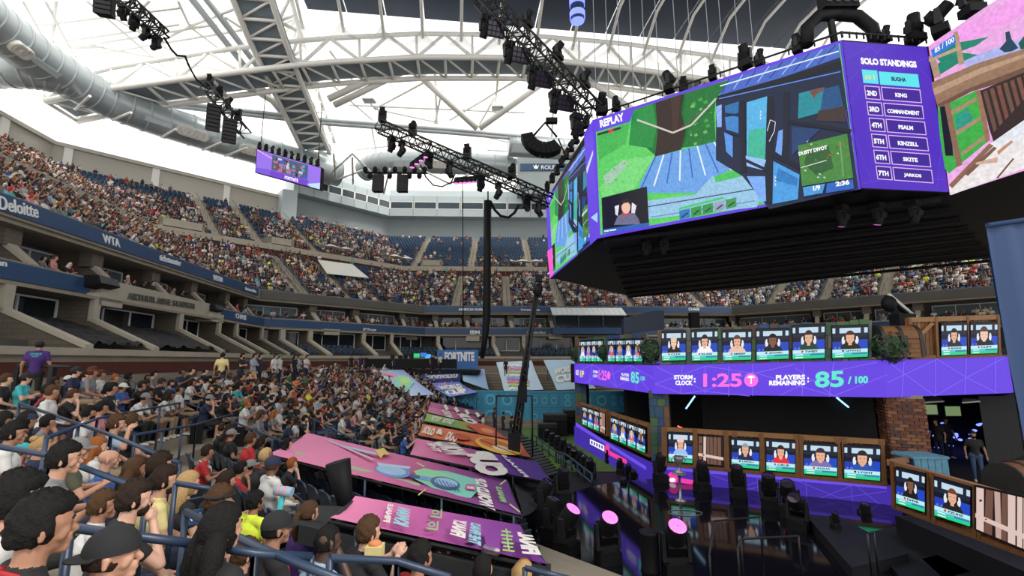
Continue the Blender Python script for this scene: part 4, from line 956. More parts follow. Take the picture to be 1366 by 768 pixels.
def chest(c, w, d, h, rz, label, dark=False):
    t = thing('treasure_chest', label, 'chest', c); cs, sn = math.cos(rz), math.sin(rz); L = lambda x, y, z: V3(c[0] + x * cs - y * sn, c[1] + x * sn + y * cs, c[2] + z)
    m1 = 'wood_dark' if dark else 'wood'
    for k in range(4):
        mb = MB(); mb.prism([L(-w / 2, -d / 2, h * .14 * k), L(w / 2, -d / 2, h * .14 * k), L(w / 2, d / 2, h * .14 * k), L(-w / 2, d / 2, h * .14 * k)], (0, 0, h * .13), m1 if k % 2 else 'wood'); mb.build('board', t)
    prof = [(-d / 2 * math.cos(a), h * .57 + h * .43 * math.sin(a)) for a in [math.pi * i / 10 for i in range(11)]]
    mb = MB(); mb.prism([L(-w / 2, y, z) for y, z in prof], L(w / 2, 0, 0) - L(-w / 2, 0, 0), 'wood'); lid = mb.build('lid', t)
    for x in (-w * .48, 0, w * .48):
        mb = MB(); pts = [(y * 1.05, h * .57 + (z - h * .57) * 1.06) for y, z in prof]; a = [L(x - .06, y, z) for y, z in pts]; mb.prism(a, L(.12, 0, 0) - L(0, 0, 0), 'iron'); mb.build('band', lid)
        mb = MB(); mb.prism([L(x - .06, -d / 2 - .03, 0), L(x + .06, -d / 2 - .03, 0), L(x + .06, d / 2 + .03, 0), L(x - .06, d / 2 + .03, 0)], (0, 0, h * .57), 'iron'); mb.build('strap', t)
    mb = MB(); mb.box(L(0, -d / 2 - .05, h * .55), (.22, .1, .26), 'iron', rz=rz); mb.build('latch', t)
cz = vz(1214, 480, V3(14.4, 17.0)); p = aty(1200, 478, 16.7); chest((p[0] + .15, p[1] + .25, p[2] + .05), 1.25, .8, 1.15, -.15, 'brown wooden treasure chest with iron bands beside the bush')
p = aty(1346, 634, 15.2); chest((p[0] + .2, p[1], LT + .02), 1.5, 1.0, 1.15, .4, 'treasure chest in the dark bay behind the wing wall', True)
p = aty(1228, 621, 15.9); mb = MB()
t = thing('blue_crate', 'pale blue wooden crate beside the brick pillar', 'crate', (p[0], p[1], LT))
for k in range(5):
    mb = MB(); mb.box((p[0] - .44 + k * .22, p[1] - .4, LT + .62), (.2, .05, 1.24), 'blue_box'); mb.build('plank', t)
mb = MB(); mb.box((p[0], p[1], LT + .6), (1.06, .74, 1.2), 'plate2'); mb.build('body', t); mb = MB(); mb.box((p[0], p[1], LT + 1.24), (1.16, .9, .08), 'blue_box'); mb.build('lid', t)
for (q, lb) in (([(1222, 531), (1252, 529), (1260, 536), (1228, 538)], 'pale angled ceiling panel above the open bay beside the pillar'), ([(1285, 528), (1300, 526), (1308, 536), (1284, 538)], 'pale angled ceiling panel above the open bay by the curtain')):
    mb = MB(); mb.prism([aty(*v, 19 + (536 - v[1]) * .3) for v in q], (0, .02, .05), 'white_cover'); tag(mb.build('ceiling_panel'), lb, 'panel')
for px, py in ((1239, 546), (1270, 548)):
    c = aty(px, py, 20.5); t = thing('monitor', 'small lit monitor hung in the open bay', 'monitor', c, 'monitors in the open bay'); mb = MB(); mb.box(c, (.75, .08, .5), 'black'); mb.build('housing', t)
    mb = MB(); y = c[1] - .045; mb.quad((c[0] - .33, y, c[2] - .2), (c[0] + .33, y, c[2] - .2), (c[0] + .33, y, c[2] + .2), (c[0] - .33, y, c[2] + .2), 'screen', col=C(110, 130, 90)); mb.build('screen_face', t)
rr = random.Random(11)
for k in range(22):
    c = aty(rr.uniform(1228, 1330), rr.uniform(562, 600), 22 + rr.random() * 3); mb = MB(); mb.ellipsoid(c, (.09, .09, .06), 'lens_blue', 8, 6); mb.build('lamp_x')
    o = bpy.data.objects[-1] if False else COL.objects[-1]; o.name = 'bay_lamp'; tag(o, 'small glowing blue lamp deep in the open bay', 'lamp', 'blue lamps in the open bay')
for (a, b, m_, lb) in (((915, 545), (927, 528), 'tube_blue', 'slanted pale blue light tube under the upper deck near the patchwork post'), ((904, 666 - 98), (910, 571), 'tube_red', 'short red light tube behind the long railing'), ((1116, 530), (1132, 543), 'tube_blue', 'pale blue light tube under the upper deck near the brick pillar'), ((1147, 557), (1155, 563), 'tube_blue', 'short blue light tube in front of the black drape')):
    mb = MB(); mb.tube([aty(*a, 20.9), aty(*b, 20.9)], .035, m_, n=6); tag(mb.build('light_tube'), lb, 'light tube')
# glossy round stage floor and platforms
ZD = -5.0; DC = V3(7.2, 14.0); DR = 6.7
mb = MB(); N = 72; ring = [V3(DC[0] + DR * math.cos(2 * math.pi * i / N), DC[1] + DR * math.sin(2 * math.pi * i / N), ZD) for i in range(N)]
mb.poly(ring, 'black_gloss'); struct('floor_stage', mb, 'glossy black round stage floor')
mb = MB(); mb.tube([V3(p[0], p[1], COURT) for p in []] or [V3(0, 0, 0), V3(0, 0, .01)], .01, 'black') if False else None
for i in range(N): a, b = ring[i], ring[(i + 1) % N]; mb.quad(V3(a[0], a[1], COURT), V3(b[0], b[1], COURT), b, a, 'stage_black')
struct('trim_stage_edge', mb, 'black edge of the round stage floor')
def platform(px, label, z1):
    q = [atz(*p, z1) for p in px]; mb = MB(); mb.prism([V3(p[0], p[1], COURT) for p in q], (0, 0, z1 - COURT), 'stage_black'); tag(mb.build('stage_platform'), label, 'platform', 'black platforms right of the round floor')
platform([(1076, 688), (1118, 688), (1212, 738), (1136, 757)], 'black platform nearest the wall of moving lights', -4.72)
platform([(1150, 712), (1200, 700), (1300, 760), (1215, 785)], 'black platform next to the strip of turf', -4.9)
platform([(1230, 745), (1330, 722), (1420, 760), (1290, 800)], 'black platform below the wing wall', -4.9)
def handrail(pts, z, h, label):
    q = [atz(*p, z) for p in pts]; t = thing('handrail', label, 'handrail', q[0], 'black handrails on the stage'); mb = MB(); mb.tube([p + V3(0, 0, h) for p in q], .025, 'black_metal', n=6); mb.build('rail', t)
    for p in q: mb = MB(); mb.tube([p, p + V3(0, 0, h)], .025, 'black_metal', n=6); mb.build('post', t)
handrail([(950, 800), (955, 745), (1017, 738)], ZD, .9, 'black handrail round the stairwell of the round floor')
handrail([(988, 790), (992, 775), (1070, 770)], ZD, .9, 'second black handrail at the round floor stairwell')
handrail([(1163, 768), (1172, 766)], -4.8, .9, 'short black handrail on the platforms')
c = atz(908, 668, ZD); t = thing('trophy', 'tall silver trophy with two handles on a slim stand', 'trophy', c)
mb = MB(); Mt = Matrix.Translation(c + V3(0, 0, .95)); mb.lathe([(.01, 0), (.16, 0), (.17, .06), (.05, .12), (.035, .24), (.08, .3), (.15, .42), (.17, .58), (.15, .6), (.13, .5), (.01, .36)], Mt, 16, 'grey_metal'); mb.build('cup', t)
mb = MB(); mb.lathe([(.01, 0), (.2, 0), (.2, .04), (.05, .08), (.04, .93), (.26, .93), (.26, .96), (.01, .96)], Matrix.Translation(c), 16, 'grey_metal'); mb.build('stand', t)
for s_ in (-1, 1): mb = MB(); mb.tube([c + V3(s_ * (.14 + .12 * math.sin(a)), 0, 1.3 + .24 * a / math.pi) for a in [math.pi * i / 8 for i in range(9)]], .018, 'grey_metal', n=6); mb.build('handle', t)
c = atz(914, 684, ZD); mb = MB(); mb.tube([c + V3(.55 * math.cos(a), .3 * math.sin(a) , .012) for a in [2 * math.pi * i / 32 for i in range(33)]], .012, 'grey_metal', n=5, cap=False); tag(mb.build('floor_ring'), 'thin bright ring on the glossy floor below the trophy', 'ring')
# moving-head lights
def mk_moving():
    b = MB(); b.box((0, 0, .11), (.42, .36, .22), 'black'); b.box((0, 0, .235), (.3, .26, .03), 'black_metal')
    y = MB(); y.box((0, 0, .27), (.46, .16, .07), 'black_metal')
    for s_ in (-1, 1): y.prism([(s_ * .24, -.09, .25), (s_ * .24, .09, .25), (s_ * .24, .06, .68), (s_ * .24, -.06, .68)], (-s_ * .06, 0, 0), 'black_metal')
    h = MB(); h.lathe([(.01, -.30), (.13, -.29), (.175, -.2), (.18, 0), (.165, .14), (.16, .28), (.15, .30)], None, 14, 'black'); h.box((0, 0, -.12), (.3, .37, .2), 'black')
    l = MB(); l.lathe([(.15, .285), (.14, .29), (.01, .30)], None, 14, 'lens_off')
    l2 = MB(); l2.lathe([(.15, .285), (.14, .29), (.01, .30)], None, 14, 'lens_magenta')
    return b.mesh('base'), y.mesh('yoke'), h.mesh('head'), l.mesh('lens'), l2.mesh('lens_lit')
MVH = mk_moving()
def moving_head(p, yaw, tilt, sc, label, group, lit=False, hang=False):
    t = thing('moving_light', label, 'stage light', p, group); t.rotation_euler = (math.pi if hang else 0, 0, yaw); t.scale = (sc, sc, sc)
    inst(MVH[0], 'base', t); inst(MVH[1], 'yoke', t); h = inst(MVH[2], 'head', t, (0, 0, .6), (tilt, 0, 0)); inst(MVH[4] if lit else MVH[3], 'lens', h)
    if lit:
        ld = bpy.data.lights.new('lamp_beam', 'SPOT'); ld.energy = 420; ld.color = (.75, .2, 1.0); ld.spot_size = math.radians(32); ld.spot_blend = .6; ld.shadow_soft_size = .12
        lo = bpy.data.objects.new('lamp_beam', ld); COL.objects.link(lo); lo.parent = h; lo.location = (0, 0, .34); lo.rotation_euler = (math.pi, 0, 0)
    return t
GL = 'moving lights round the glossy floor'
def mh_px(px, py, z, sc, yaw, tilt, label, lit=False, group=GL):
    p = atz(px, py, z); moving_head(p, yaw, tilt, sc, label, group, lit)
mh_px(757, 738, ZD, 1.35, .9, .55, 'moving light with a lit magenta lens next to the purple tarp corner', True)
mh_px(811, 750, ZD, 1.35, .2, .6, 'moving light with a lit magenta lens beside the dark drum', True)
mh_px(903, 768, ZD, 1.4, 0, .6, 'moving light with a lit magenta lens in front of the handrail', True)
mh_px(1115, 705, -4.72, .5, 0, .3, 'small moving light at the foot of the purple skirt'); mh_px(1156, 705, COURT, .9, 0, .3, 'moving light on the turf near the wing wall')
for px, py, sc, yw, tl, lb in ((882, 642, 1.25, .3, .35, 'dark moving light left of the trophy'), (937, 655, 1.25, .2, .3, 'dark moving light right of the trophy'), (985, 662, 1.25, -.2, .35, 'dark moving light below the red-shirt display'), (1028, 678, 1.3, -.4, .45, 'dark moving light before the lilac display'), (1055, 690, 1.3, -.6, .6, 'tilted dark moving light near the platforms'), (1066, 706, 1.2, -.8, .8, 'dark moving light with a faint pink lens by the platforms')): mh_px(px, py, ZD, sc, yw, tl, lb)
for px, py, z, sc, yw, tl, lb in ((750, 668, ZD, 1.3, .5, .4, 'dark moving light at the rim facing the tarps'), (725, 690, ZD, 1.3, 1.2, .5, 'dark moving light beside the black drape'), (735, 715, ZD, 1.2, 1.0, .3, 'lower dark moving light beside the tarp corner')): mh_px(px, py, z, sc, yw, tl, lb)
for k in range(10):
    f = k / 9; mh_px(722 + 66 * f, 585 + 45 * f + 8 * f * f, COURT, .95 + .15 * rng.random(), rng.uniform(-.6, .6), rng.uniform(.2, .9), 'dark moving light in the row along the blue barrier', group='moving lights along the barrier')
for k, (px, py) in enumerate(((800, 605), (812, 618), (828, 632), (838, 640), (846, 648), (815, 588), (795, 590), (833, 660))):
    mh_px(px, py, COURT, .8, rng.uniform(-.8, .8), rng.uniform(.2, .8), 'dark moving light on the turf before the purple skirt', group='moving lights on the turf')
c = atz(868, 762, ZD); mb = MB(); mb.lathe([(.01, 0), (.24, 0), (.22, .05), (.22, .85), (.24, .9), (.01, .9)], Matrix.Translation(c), 14, 'black'); tag(mb.build('black_drum'), 'tall black drum on the glossy floor between lit lights', 'drum')
# hanging display cube
ZB, ZTp = 7.0, 14.0
KA, KB, KC, KD = [atz(*p, ZB)[:2] for p in ((733, 372), (797, 318), (1148, 252), (1266, 257))]
KE = V3(21.2, 7.0)
BODY = [KA, KB, KC, KD, KE, V3(36, 9), V3(34, 31), atz(1200, 355, ZB)[:2], atz(1000, 386, ZB)[:2], atz(835, 395, ZB)[:2]]
ctr = V3(19, 30)
cube = thing('display_cube', 'huge hanging black display structure with bright screens over the stage', 'display', (19, 30, ZB))
mb = MB(); bi = [q + nrm(ctr - q) * .45 for q in BODY]
mb.prism([(q[0], q[1], ZB + .02) for q in bi], (0, 0, .5), 'black'); mb.build('underside', cube)
mb = MB()
for i in range(10):
    a, b = bi[i], bi[(i + 1) % 10]; mb.quad((a[0], a[1], ZB), (b[0], b[1], ZB), (b[0], b[1], ZTp - .3), (a[0], a[1], ZTp - .3), 'black')
mb.poly([(q[0], q[1], ZTp - .3) for q in bi], 'black'); mb.build('shell', cube)
for k in range(9):
    a = bi[1] + (bi[9] - bi[1]) * (k / 8); b = bi[3] + (bi[6] - bi[3]) * (k / 8); mb = MB(); mb.beam(V3(*a, ZB - .15), V3(*b, ZB - .15), .2, .2, 'black'); mb.build('truss_bar', cube)
def screen(name, a, b, za, zb, tpx):
    """a display face between plan points a and b; tpx: its top corner pixels"""
    f = Face(a, b); za2, zb2 = vz(*tpx[0], V3(*a)), vz(*tpx[1], V3(*b))
    n = f.n; q = [V3(*a, ZB), V3(*b, ZB), V3(*b, zb2), V3(*a, za2)]
    mb = MB(); mb.prism([p + n * .0 for p in q], -n * .4, 'black'); h = mb.build(name, cube)
    return f, q, h
SKYP = C(240, 180, 240)
fF, qF, hF = screen('screen_panel', KB, KC, ZB, ZB, ((790, 160), (1123, 53)))
fL, qL, hL = screen('screen_panel', KA, KB, ZB, ZB, ((727, 262), (790, 160)))
fS, qS, hS = screen('screen_panel', KC, KD, ZB, ZB, ((1123, 53), (1238, 62)))
fR, qR, hR = screen('screen_panel', KD, KE, ZB, ZB, ((1238, 62), (1500, -120)))
c8 = lambda x, y: (780 + x / 3.657, 60 + y / 3.657)
PIC = []                                       # (kind, pixel points on the front screen, colour)
def pp(pts, col): PIC.append(('p', [c8(*q) for q in pts], C(*col)))
def pl(pts, w, col): PIC.append(('l', [c8(*q) for q in pts], w, C(*col)))
PIC.append(('p', [(790, 160), (1123, 53), (1148, 252), (797, 318)], PUR))
PIC.append(('p', [(795, 176), (843, 148), (1120, 58), (1145, 249), (801, 313)], C(92, 205, 96)))
pp([(60, 430), (220, 380), (200, 480), (70, 560)], (70, 180, 80)); pp([(70, 700), (180, 560), (340, 540), (240, 700), (90, 740)], (120, 215, 120)); pp([(90, 640), (190, 560), (215, 580), (110, 690)], (165, 195, 175))
pp([(232, 320), (420, 255), (710, 168), (640, 262), (632, 340), (640, 480), (480, 500), (350, 545), (300, 500), (215, 488), (235, 420)], (20, 112, 48))
pp([(232, 320), (330, 285), (352, 400), (330, 500), (215, 488)], (28, 140, 62))
rp_ = random.Random(5)
for k in range(26):
    x, y = rp_.uniform(490, 630), rp_.uniform(230, 490); s_ = rp_.uniform(8, 18); pp([(x, y), (x + s_, y - s_ * .6), (x + s_ * 1.4, y + s_ * .3), (x + s_ * .3, y + s_ * .7)], rp_.choice([(60, 160, 62), (38, 130, 54), (110, 185, 90)]))
for k in range(40):
    x, y = rp_.uniform(75, 320), rp_.uniform(440, 720); s_ = rp_.uniform(5, 14)
    if y > 500 or x < 215: pp([(x, y), (x + s_, y - s_ * .5), (x + s_ * 1.5, y + 2)], rp_.choice([(120, 225, 120), (64, 172, 74), (140, 205, 120)]))
pp([(345, 282), (485, 238), (470, 330), (492, 420), (470, 510), (342, 546), (356, 430)], (46, 30, 26)); pp([(420, 262), (470, 248), (450, 420), (430, 420)], (64, 40, 32))
pl([(255, 365), (340, 395), (430, 428), (520, 390), (640, 262)], 2.4, (205, 198, 190)); pl([(470, 405), (600, 300)], 1.0, (90, 80, 74))
pp([(340, 545), (640, 470), (752, 592), (640, 640), (620, 720), (300, 722), (262, 690)], (104, 160, 226))
for k in range(8):
    f = k / 7; pl([(345 + 285 * f, 545 - 73 * f), (275 + 440 * f, 700 - 90 * f)], 1.9, (225, 238, 250) if k % 2 else (60, 100, 190))
pp([(620, 640), (760, 620), (880, 690), (840, 790), (300, 850), (300, 760), (540, 730)], (150, 195, 225)); pl([(300, 790), (840, 700)], 1.5, (40, 80, 120)); pl([(320, 840), (830, 760)], 1.5, (90, 150, 190)); pp([(630, 640), (760, 612), (770, 640), (640, 670)], (70, 190, 90))
pp([(640, 265), (1242, 20), (1336, 702), (900, 800), (770, 640), (640, 560)], (18, 30, 62))
pp([(700, 168), (1238, -5), (1246, 60), (900, 180), (655, 246)], (70, 104, 196))
for k in range(9):
    f = k / 8; pl([(705 + 520 * f, 165 - 165 * f), (668 + 470 * f, 232 - 140 * f)], 1.4, (150, 180, 240) if k % 2 else (38, 56, 130))
pl([(660, 200), (1240, 30)], 1.6, (225, 235, 250)); pp([(648, 248), (1246, 78), (1250, 112), (644, 272)], (12, 16, 30)); pl([(655, 262), (1248, 130)], 1.6, (90, 130, 210))
pp([(790, 280), (890, 250), (880, 560), (790, 540)], (84, 176, 226)); pp([(800, 420), (880, 400), (880, 560), (795, 540)], (60, 180, 150)); pp([(785, 540), (885, 560), (870, 610), (790, 590)], (150, 190, 240))
pp([(684, 296), (752, 275), (750, 332), (686, 345)], (36, 110, 170)); pp([(684, 352), (750, 340), (750, 430), (690, 412)], (60, 130, 200)); pp([(680, 425), (722, 445), (722, 550), (690, 520)], (88, 150, 230)); pp([(640, 300), (668, 290), (668, 400), (645, 400)], (140, 175, 240))
pp([(1045, 235), (1170, 205), (1150, 330), (1040, 360)], (24, 138, 150)); pp([(1165, 215), (1240, 195), (1262, 300), (1150, 320)], (24, 78, 130)); pp([(1140, 320), (1270, 300), (1275, 375), (1130, 370)], (60, 44, 44)); pp([(945, 420), (970, 410), (960, 540), (930, 520)], (110, 160, 235)); pp([(1020, 445), (1100, 450), (1085, 475), (1025, 470)], (170, 200, 240)); pp([(1010, 400), (1150, 410), (1050, 500), (1010, 540)], (22, 60, 110))
pp([(920, 566), (1048, 632), (1040, 752), (916, 775)], (70, 156, 224)); pp([(945, 600), (1040, 650), (1035, 690), (930, 660)], (40, 120, 190)); pp([(790, 640), (880, 640), (885, 760), (860, 770)], (120, 170, 240))
pl([(985, 230), (975, 560)], 7, (14, 20, 40)); pl([(905, 250), (900, 770)], 8, (12, 18, 36)); pl([(1000, 372), (1300, 420)], 5, (10, 16, 34)); pl([(770, 270), (775, 620)], 6, (12, 16, 36)); pl([(905, 525), (1060, 600)], 6, (10, 16, 34)); pl([(780, 560), (890, 610)], 4, (14, 22, 50)); pl([(680, 335), (760, 345)], 3, (16, 26, 60)); pl([(685, 420), (760, 440)], 3, (16, 26, 60))
pl([(890, 420), (905, 365), (930, 375), (925, 420), (900, 470)], .8, (230, 230, 240)); pp([(1095, 225), (1170, 205), (1160, 225), (1130, 240), (1120, 262), (1105, 240)], (120, 70, 60))
for k in range(3): pl([(855, 320 + k * 16), (862, 325 + k * 16), (855, 331 + k * 16)], .8, (230, 240, 250)); pl([(925, 640 + k * 17), (934, 646 + k * 17), (926, 652 + k * 17)], .8, (230, 240, 250))
pp([(1040, 490), (1280, 432), (1310, 648), (1060, 688)], (66, 132, 56)); pp([(1085, 515), (1190, 492), (1215, 600), (1130, 635), (1070, 580)], (40, 92, 44)); pl([(1055, 598), (1180, 562)], .9, (230, 230, 230)); pl([(1245, 470), (1262, 640)], 1.6, (120, 160, 110))
for k in range(24):
    x, y = rp_.uniform(1065, 1290), rp_.uniform(480, 650); pp([(x, y), (x + 10, y - 5), (x + 14, y + 5)], rp_.choice([(90, 160, 70), (46, 104, 46), (190, 90, 60), (200, 210, 200)]))
PIC.append(('t', 'DUSTY DIVOT', c8(1045, 540), c8(1185, 507), c8(1042, 522), WHT))
pp([(1064, 694), (1172, 676), (1160, 722), (1070, 738)], (70, 150, 215)); pp([(1182, 675), (1308, 655), (1313, 700), (1176, 722)], (36, 96, 190)); PIC.append(('t', '1/9', c8(1115, 712), c8(1150, 706), c8(1113, 688), WHT)); PIC.append(('t', '2:36', c8(1225, 690), c8(1292, 680), c8(1223, 666), WHT))
PIC.append(('p', [(790.5, 161.5), (846, 144.5), (840.5, 162.5), (795.5, 176)], PUR)); PIC.append(('t', 'REPLAY', (801, 170.5), (833, 160.5), (799.5, 160.5), WHT))
PIC.append(('p', [(797, 178), (828, 169), (828, 172), (797, 181)], C(30, 30, 40))); PIC.append(('p', [(812, 173), (818, 171), (818, 176), (812, 178)], C(220, 40, 80)))
PIC.append(('p', [(802.5, 264), (863, 248.5), (866, 302), (804, 312)], C(10, 12, 24))); PIC.append(('p', [(820, 275), (826, 273), (824, 288), (821, 286)], C(225, 225, 230))); PIC.append(('p', [(843, 270), (849, 274), (846, 288), (842, 286)], C(225, 225, 230)))
PIC.append(('p', [(819, 300), (824, 288), (833, 284), (846, 284), (852, 292), (854, 299)], C(108, 108, 138))); PIC.append(('p', [(829, 284), (840, 281), (838, 287), (831, 288)], C(190, 60, 80)))
PIC.append(('e', 835, 276, 6, 9, C(236, 190, 168))); PIC.append(('p', [(828.5, 275), (830, 267), (836, 264), (842, 268), (841.5, 274), (838, 270), (832, 271)], C(44, 30, 28))); PIC.append(('p', [(803.5, 306), (866, 296.5), (866, 302), (804, 312)], C(40, 96, 180))); PIC.append(('t', 'marteen', (806, 309.5), (822, 307), (806, 307), WHT))
for k, cc in enumerate(((40, 120, 190), (44, 150, 70), (44, 150, 70), (150, 160, 190), (60, 150, 80))):
    x = 906 + k * 15.5; y = 287 - k * 3.6; PIC.append(('p', [(x, y - 6), (x + 14, y - 9.4), (x + 14.5, y + 3), (x + .6, y + 6.4)], C(*cc))); PIC.append(('p', [(x + 3, y + 2), (x + 11, y - 4), (x + 12, y - 2.5), (x + 4, y + 3.5)], C(40, 44, 50)))
PIC.append(('p', [(906, 277), (965, 262), (965, 265), (906, 280)], C(60, 200, 110)))
def uv_of(q, f, px):
    p = f.at(*px); U = q[1] - q[0]; W_ = q[3] - q[0]; d = p - q[0]; return np.dot(d, U) / np.dot(U, U), np.dot(d, W_) / np.dot(W_, W_)
def draw_pic(f, q, h, src=None):
    mb = MB(); k = 1; n = f.n; eps = .0015
    def at(px):
        if src is None: return f.at(*px, eps * k)
        u, v = uv_of(src[1], src[0], px); v = v / 1.03
        return q[0] * (1 - u) * (1 - v) + q[1] * u * (1 - v) + q[2] * u * v + q[3] * (1 - u) * v + n * eps * k
    for it in PIC:
        if it[0] == 'p': mb.poly([at(p) for p in it[1]], 'screen' if it[2] == PUR else 'screen_game', col=it[2])
        elif it[0] == 'e': mb.poly([at((it[1] + it[3] * math.cos(2 * math.pi * i / 14), it[2] + it[4] * math.sin(2 * math.pi * i / 14))) for i in range(14)], 'screen', col=it[5])
        elif it[0] == 't': text_quad(mb, it[1], at(it[2]), at(it[3]), at(it[4]), 'screen', .05, col=it[5])
        else:
            for a, b in zip(it[1][:-1], it[1][1:]):
                dx, dy = b[0] - a[0], b[1] - a[1]; L = math.hypot(dx, dy) or 1; w = it[2] / 2; nx, ny = -dy / L * w, dx / L * w
                mb.poly([at(p) for p in ((a[0] + nx, a[1] + ny), (b[0] + nx, b[1] + ny), (b[0] - nx, b[1] - ny), (a[0] - nx, a[1] - ny))], 'screen', col=it[3])
        k += 1
    mb.build('picture', h)
draw_pic(fF, qF, hF); draw_pic(fL, qL, hL, (fF, qF))
P = fL.painter(.75, eps=.006); P.poly([(779, 178), (790, 161), (797, 318), (787, 327)], PUR); P.poly([(782, 225), (791, 200), (791, 206), (783, 232)], C(190, 220, 250)); P.poly([(788, 290), (797, 283), (797, 297)], C(160, 205, 235)); P.mb.build('edge_strip', hL); P = fL.painter(.75, eps=.006); P.poly([(727.5, 263), (732, 256), (738, 367), (733.5, 371)], PUR); P.poly([(730, 335), (737, 330), (738, 366), (733.5, 371)], C(250, 90, 200)); P.mb.build('edge_strip', hL)
P = fS.painter(.02, eps=.002)
P.poly([(1124, 55), (1238, 63), (1265.5, 256), (1148.5, 250.5)], C(78, 40, 190))
for ln in [[(1126, 80), (1160, 62), (1200, 95), (1240, 75)], [(1130, 110), (1180, 60)], [(1140, 200), (1128, 150), (1150, 110)], [(1150, 245), (1200, 235), (1262, 240)], [(1140, 180), (1165, 250)], [(1245, 120), (1256, 190), (1250, 250)], [(1200, 62), (1244, 110)]]: P.line(ln, .8, C(96, 60, 210))
P.text('SOLO STANDINGS', (1149, 85.5), (1223.5, 90.5), (1147.5, 76.5), WHT, .06)
rows = ['BUGHA', 'KING', 'COMMANDMENT', 'PSALM', 'KINZELL', 'SKITE', 'JARKOS']; ords = ['#1', '2ND', '3RD', '4TH', '5TH', '6TH', '7TH']
for k in range(7):
    y0 = 92.5 + k * 21.4; x0 = 1149.5 + k * 3.1; yr = .075
    def bx(xa, xb, ya, yb, col): P.poly([(xa, ya + (xa - x0) * yr), (xb, ya + (xb - x0) * yr), (xb + 2.3, yb + (xb - x0) * yr), (xa + 2.3, yb + (xa - x0) * yr)], col)
    if k == 0: bx(x0, x0 + 20.5, y0, y0 + 18, C(90, 225, 232)); bx(x0 + 22.5, x0 + 75, y0 + 1, y0 + 18.5, C(90, 225, 232))
    else:
        for xa, xb in ((x0, x0 + 20.5), (x0 + 22.5, x0 + 75)): bx(xa, xb, y0, y0 + 18, C(225, 190, 230)); bx(xa + 1.1, xb - 1.1, y0 + 1.1, y0 + 16.9, C(60, 28, 150))
    cc = C(250, 215, 60) if k == 0 else WHT; tx = x0 + 4.2; ty = y0 + 13 + 4 * yr
    P.text(ords[k], (tx, ty), (tx + 13.5, ty + 1), (tx - .8, ty - 7), cc, .05 if k else .0)
    L = len(rows[k]) * 3.9; xm = x0 + 49.8; P.text(rows[k], (xm - L / 2, ty + 2), (xm + L / 2, ty + 2 + L * yr), (xm - L / 2 - .7, ty - 3.6), C(30, 20, 90) if k == 0 else WHT, .05)
P.mb.build('picture', hS)
c3 = lambda x, y: (1110 + x / 3.34, 40 + y / 3.34)
P = fR.painter(.02, 'screen_game', eps=.002)
def rpoly(pts, col): P.poly([c3(*q) for q in pts], C(*col))
P.poly([(1240, 60), (1420, -62), (1420, 210), (1267, 260)], C(232, 170, 226))
rpoly([(430, 75), (620, -40), (900, -180), (900, -90), (640, 40), (440, 150)], (240, 160, 232)); rpoly([(590, 130), (900, 20), (900, 110), (590, 165)], (170, 178, 232))
for pts in ([(450, 110), (540, 60), (700, 30), (640, 70), (560, 100), (620, 105), (500, 160)], [(470, 150), (560, 100), (650, 110), (560, 150), (480, 200)]): rpoly(pts, (26, 132, 104))
rpoly([(745, 85), (775, 50), (772, 10), (790, 5), (800, 40), (830, 80), (800, 95), (770, 100)], (24, 62, 86)); rpoly([(830, 60), (860, 20), (900, 10), (900, 90), (840, 85)], (24, 84, 80))
rpoly([(430, 120), (455, 105), (485, 205), (455, 215)], (176, 146, 120)); rpoly([(540, 10), (560, 4), (590, 150), (565, 158)], (176, 146, 120)); rpoly([(430, 130), (570, 70), (575, 85), (432, 142)], (190, 160, 136))
rpoly([(440, 235), (640, 150), (900, 70), (900, 150), (620, 260), (470, 340)], (150, 116, 90)); rpoly([(450, 262), (660, 170), (900, 92), (900, 106), (660, 196), (456, 290)], (184, 150, 124)); rpoly([(470, 330), (620, 255), (900, 150), (900, 190), (620, 275), (476, 350)], (110, 78, 60))
rpoly([(470, 350), (640, 270), (690, 500), (520, 640), (490, 600)], (60, 170, 66)); rpoly([(550, 380), (600, 350), (630, 390), (600, 440), (555, 450)], (40, 150, 130)); rpoly([(480, 345), (520, 330), (540, 560), (505, 560)], (16, 14, 26)); rpoly([(500, 330), (525, 322), (580, 600), (555, 612)], (140, 104, 80)); rpoly([(530, 360), (640, 300), (643, 316), (534, 378)], (170, 136, 110)); rpoly([(550, 450), (670, 380), (673, 396), (554, 468)], (170, 136, 110)); rpoly([(575, 545), (690, 460), (693, 476), (578, 562)], (170, 136, 110)); rpoly([(640, 270), (665, 265), (705, 490), (685, 505)], (150, 112, 86))
rpoly([(660, 270), (900, 170), (900, 380), (720, 500), (700, 440)], (46, 28, 26))
for k in range(7): rpoly([(672 + k * 30, 275 - k * 12), (690 + k * 30, 268 - k * 12), (735 + k * 26, 440 - k * 28), (720 + k * 26, 455 - k * 28)], (104 + 8 * (k % 3), 72 + 6 * (k % 2), 60))
rpoly([(700, 510), (900, 370), (900, 470), (760, 520), (700, 530)], (225, 228, 236)); rpoly([(520, 700), (700, 530), (780, 500), (820, 490), (900, 460), (900, 600), (530, 735)], (232, 226, 226)); rpoly([(520, 690), (700, 505), (720, 515), (535, 705)], (140, 100, 76)); rpoly([(590, 640), (720, 520), (735, 526), (605, 650)], (120, 86, 64)); rpoly([(640, 590), (740, 565), (735, 590), (640, 600)], (205, 170, 150)); rpoly([(730, 660), (805, 570), (812, 574), (740, 660)], (110, 76, 58)); rpoly([(735, 540), (800, 490), (806, 500), (740, 556)], (190, 140, 110))
rpoly([(440, 90), (545, 20), (552, 60), (450, 125)], (50, 120, 215)); P.text('85 / 100', c3(458, 104), c3(545, 50), c3(455, 82), WHT, .03)
P.mb.build('picture', hR)
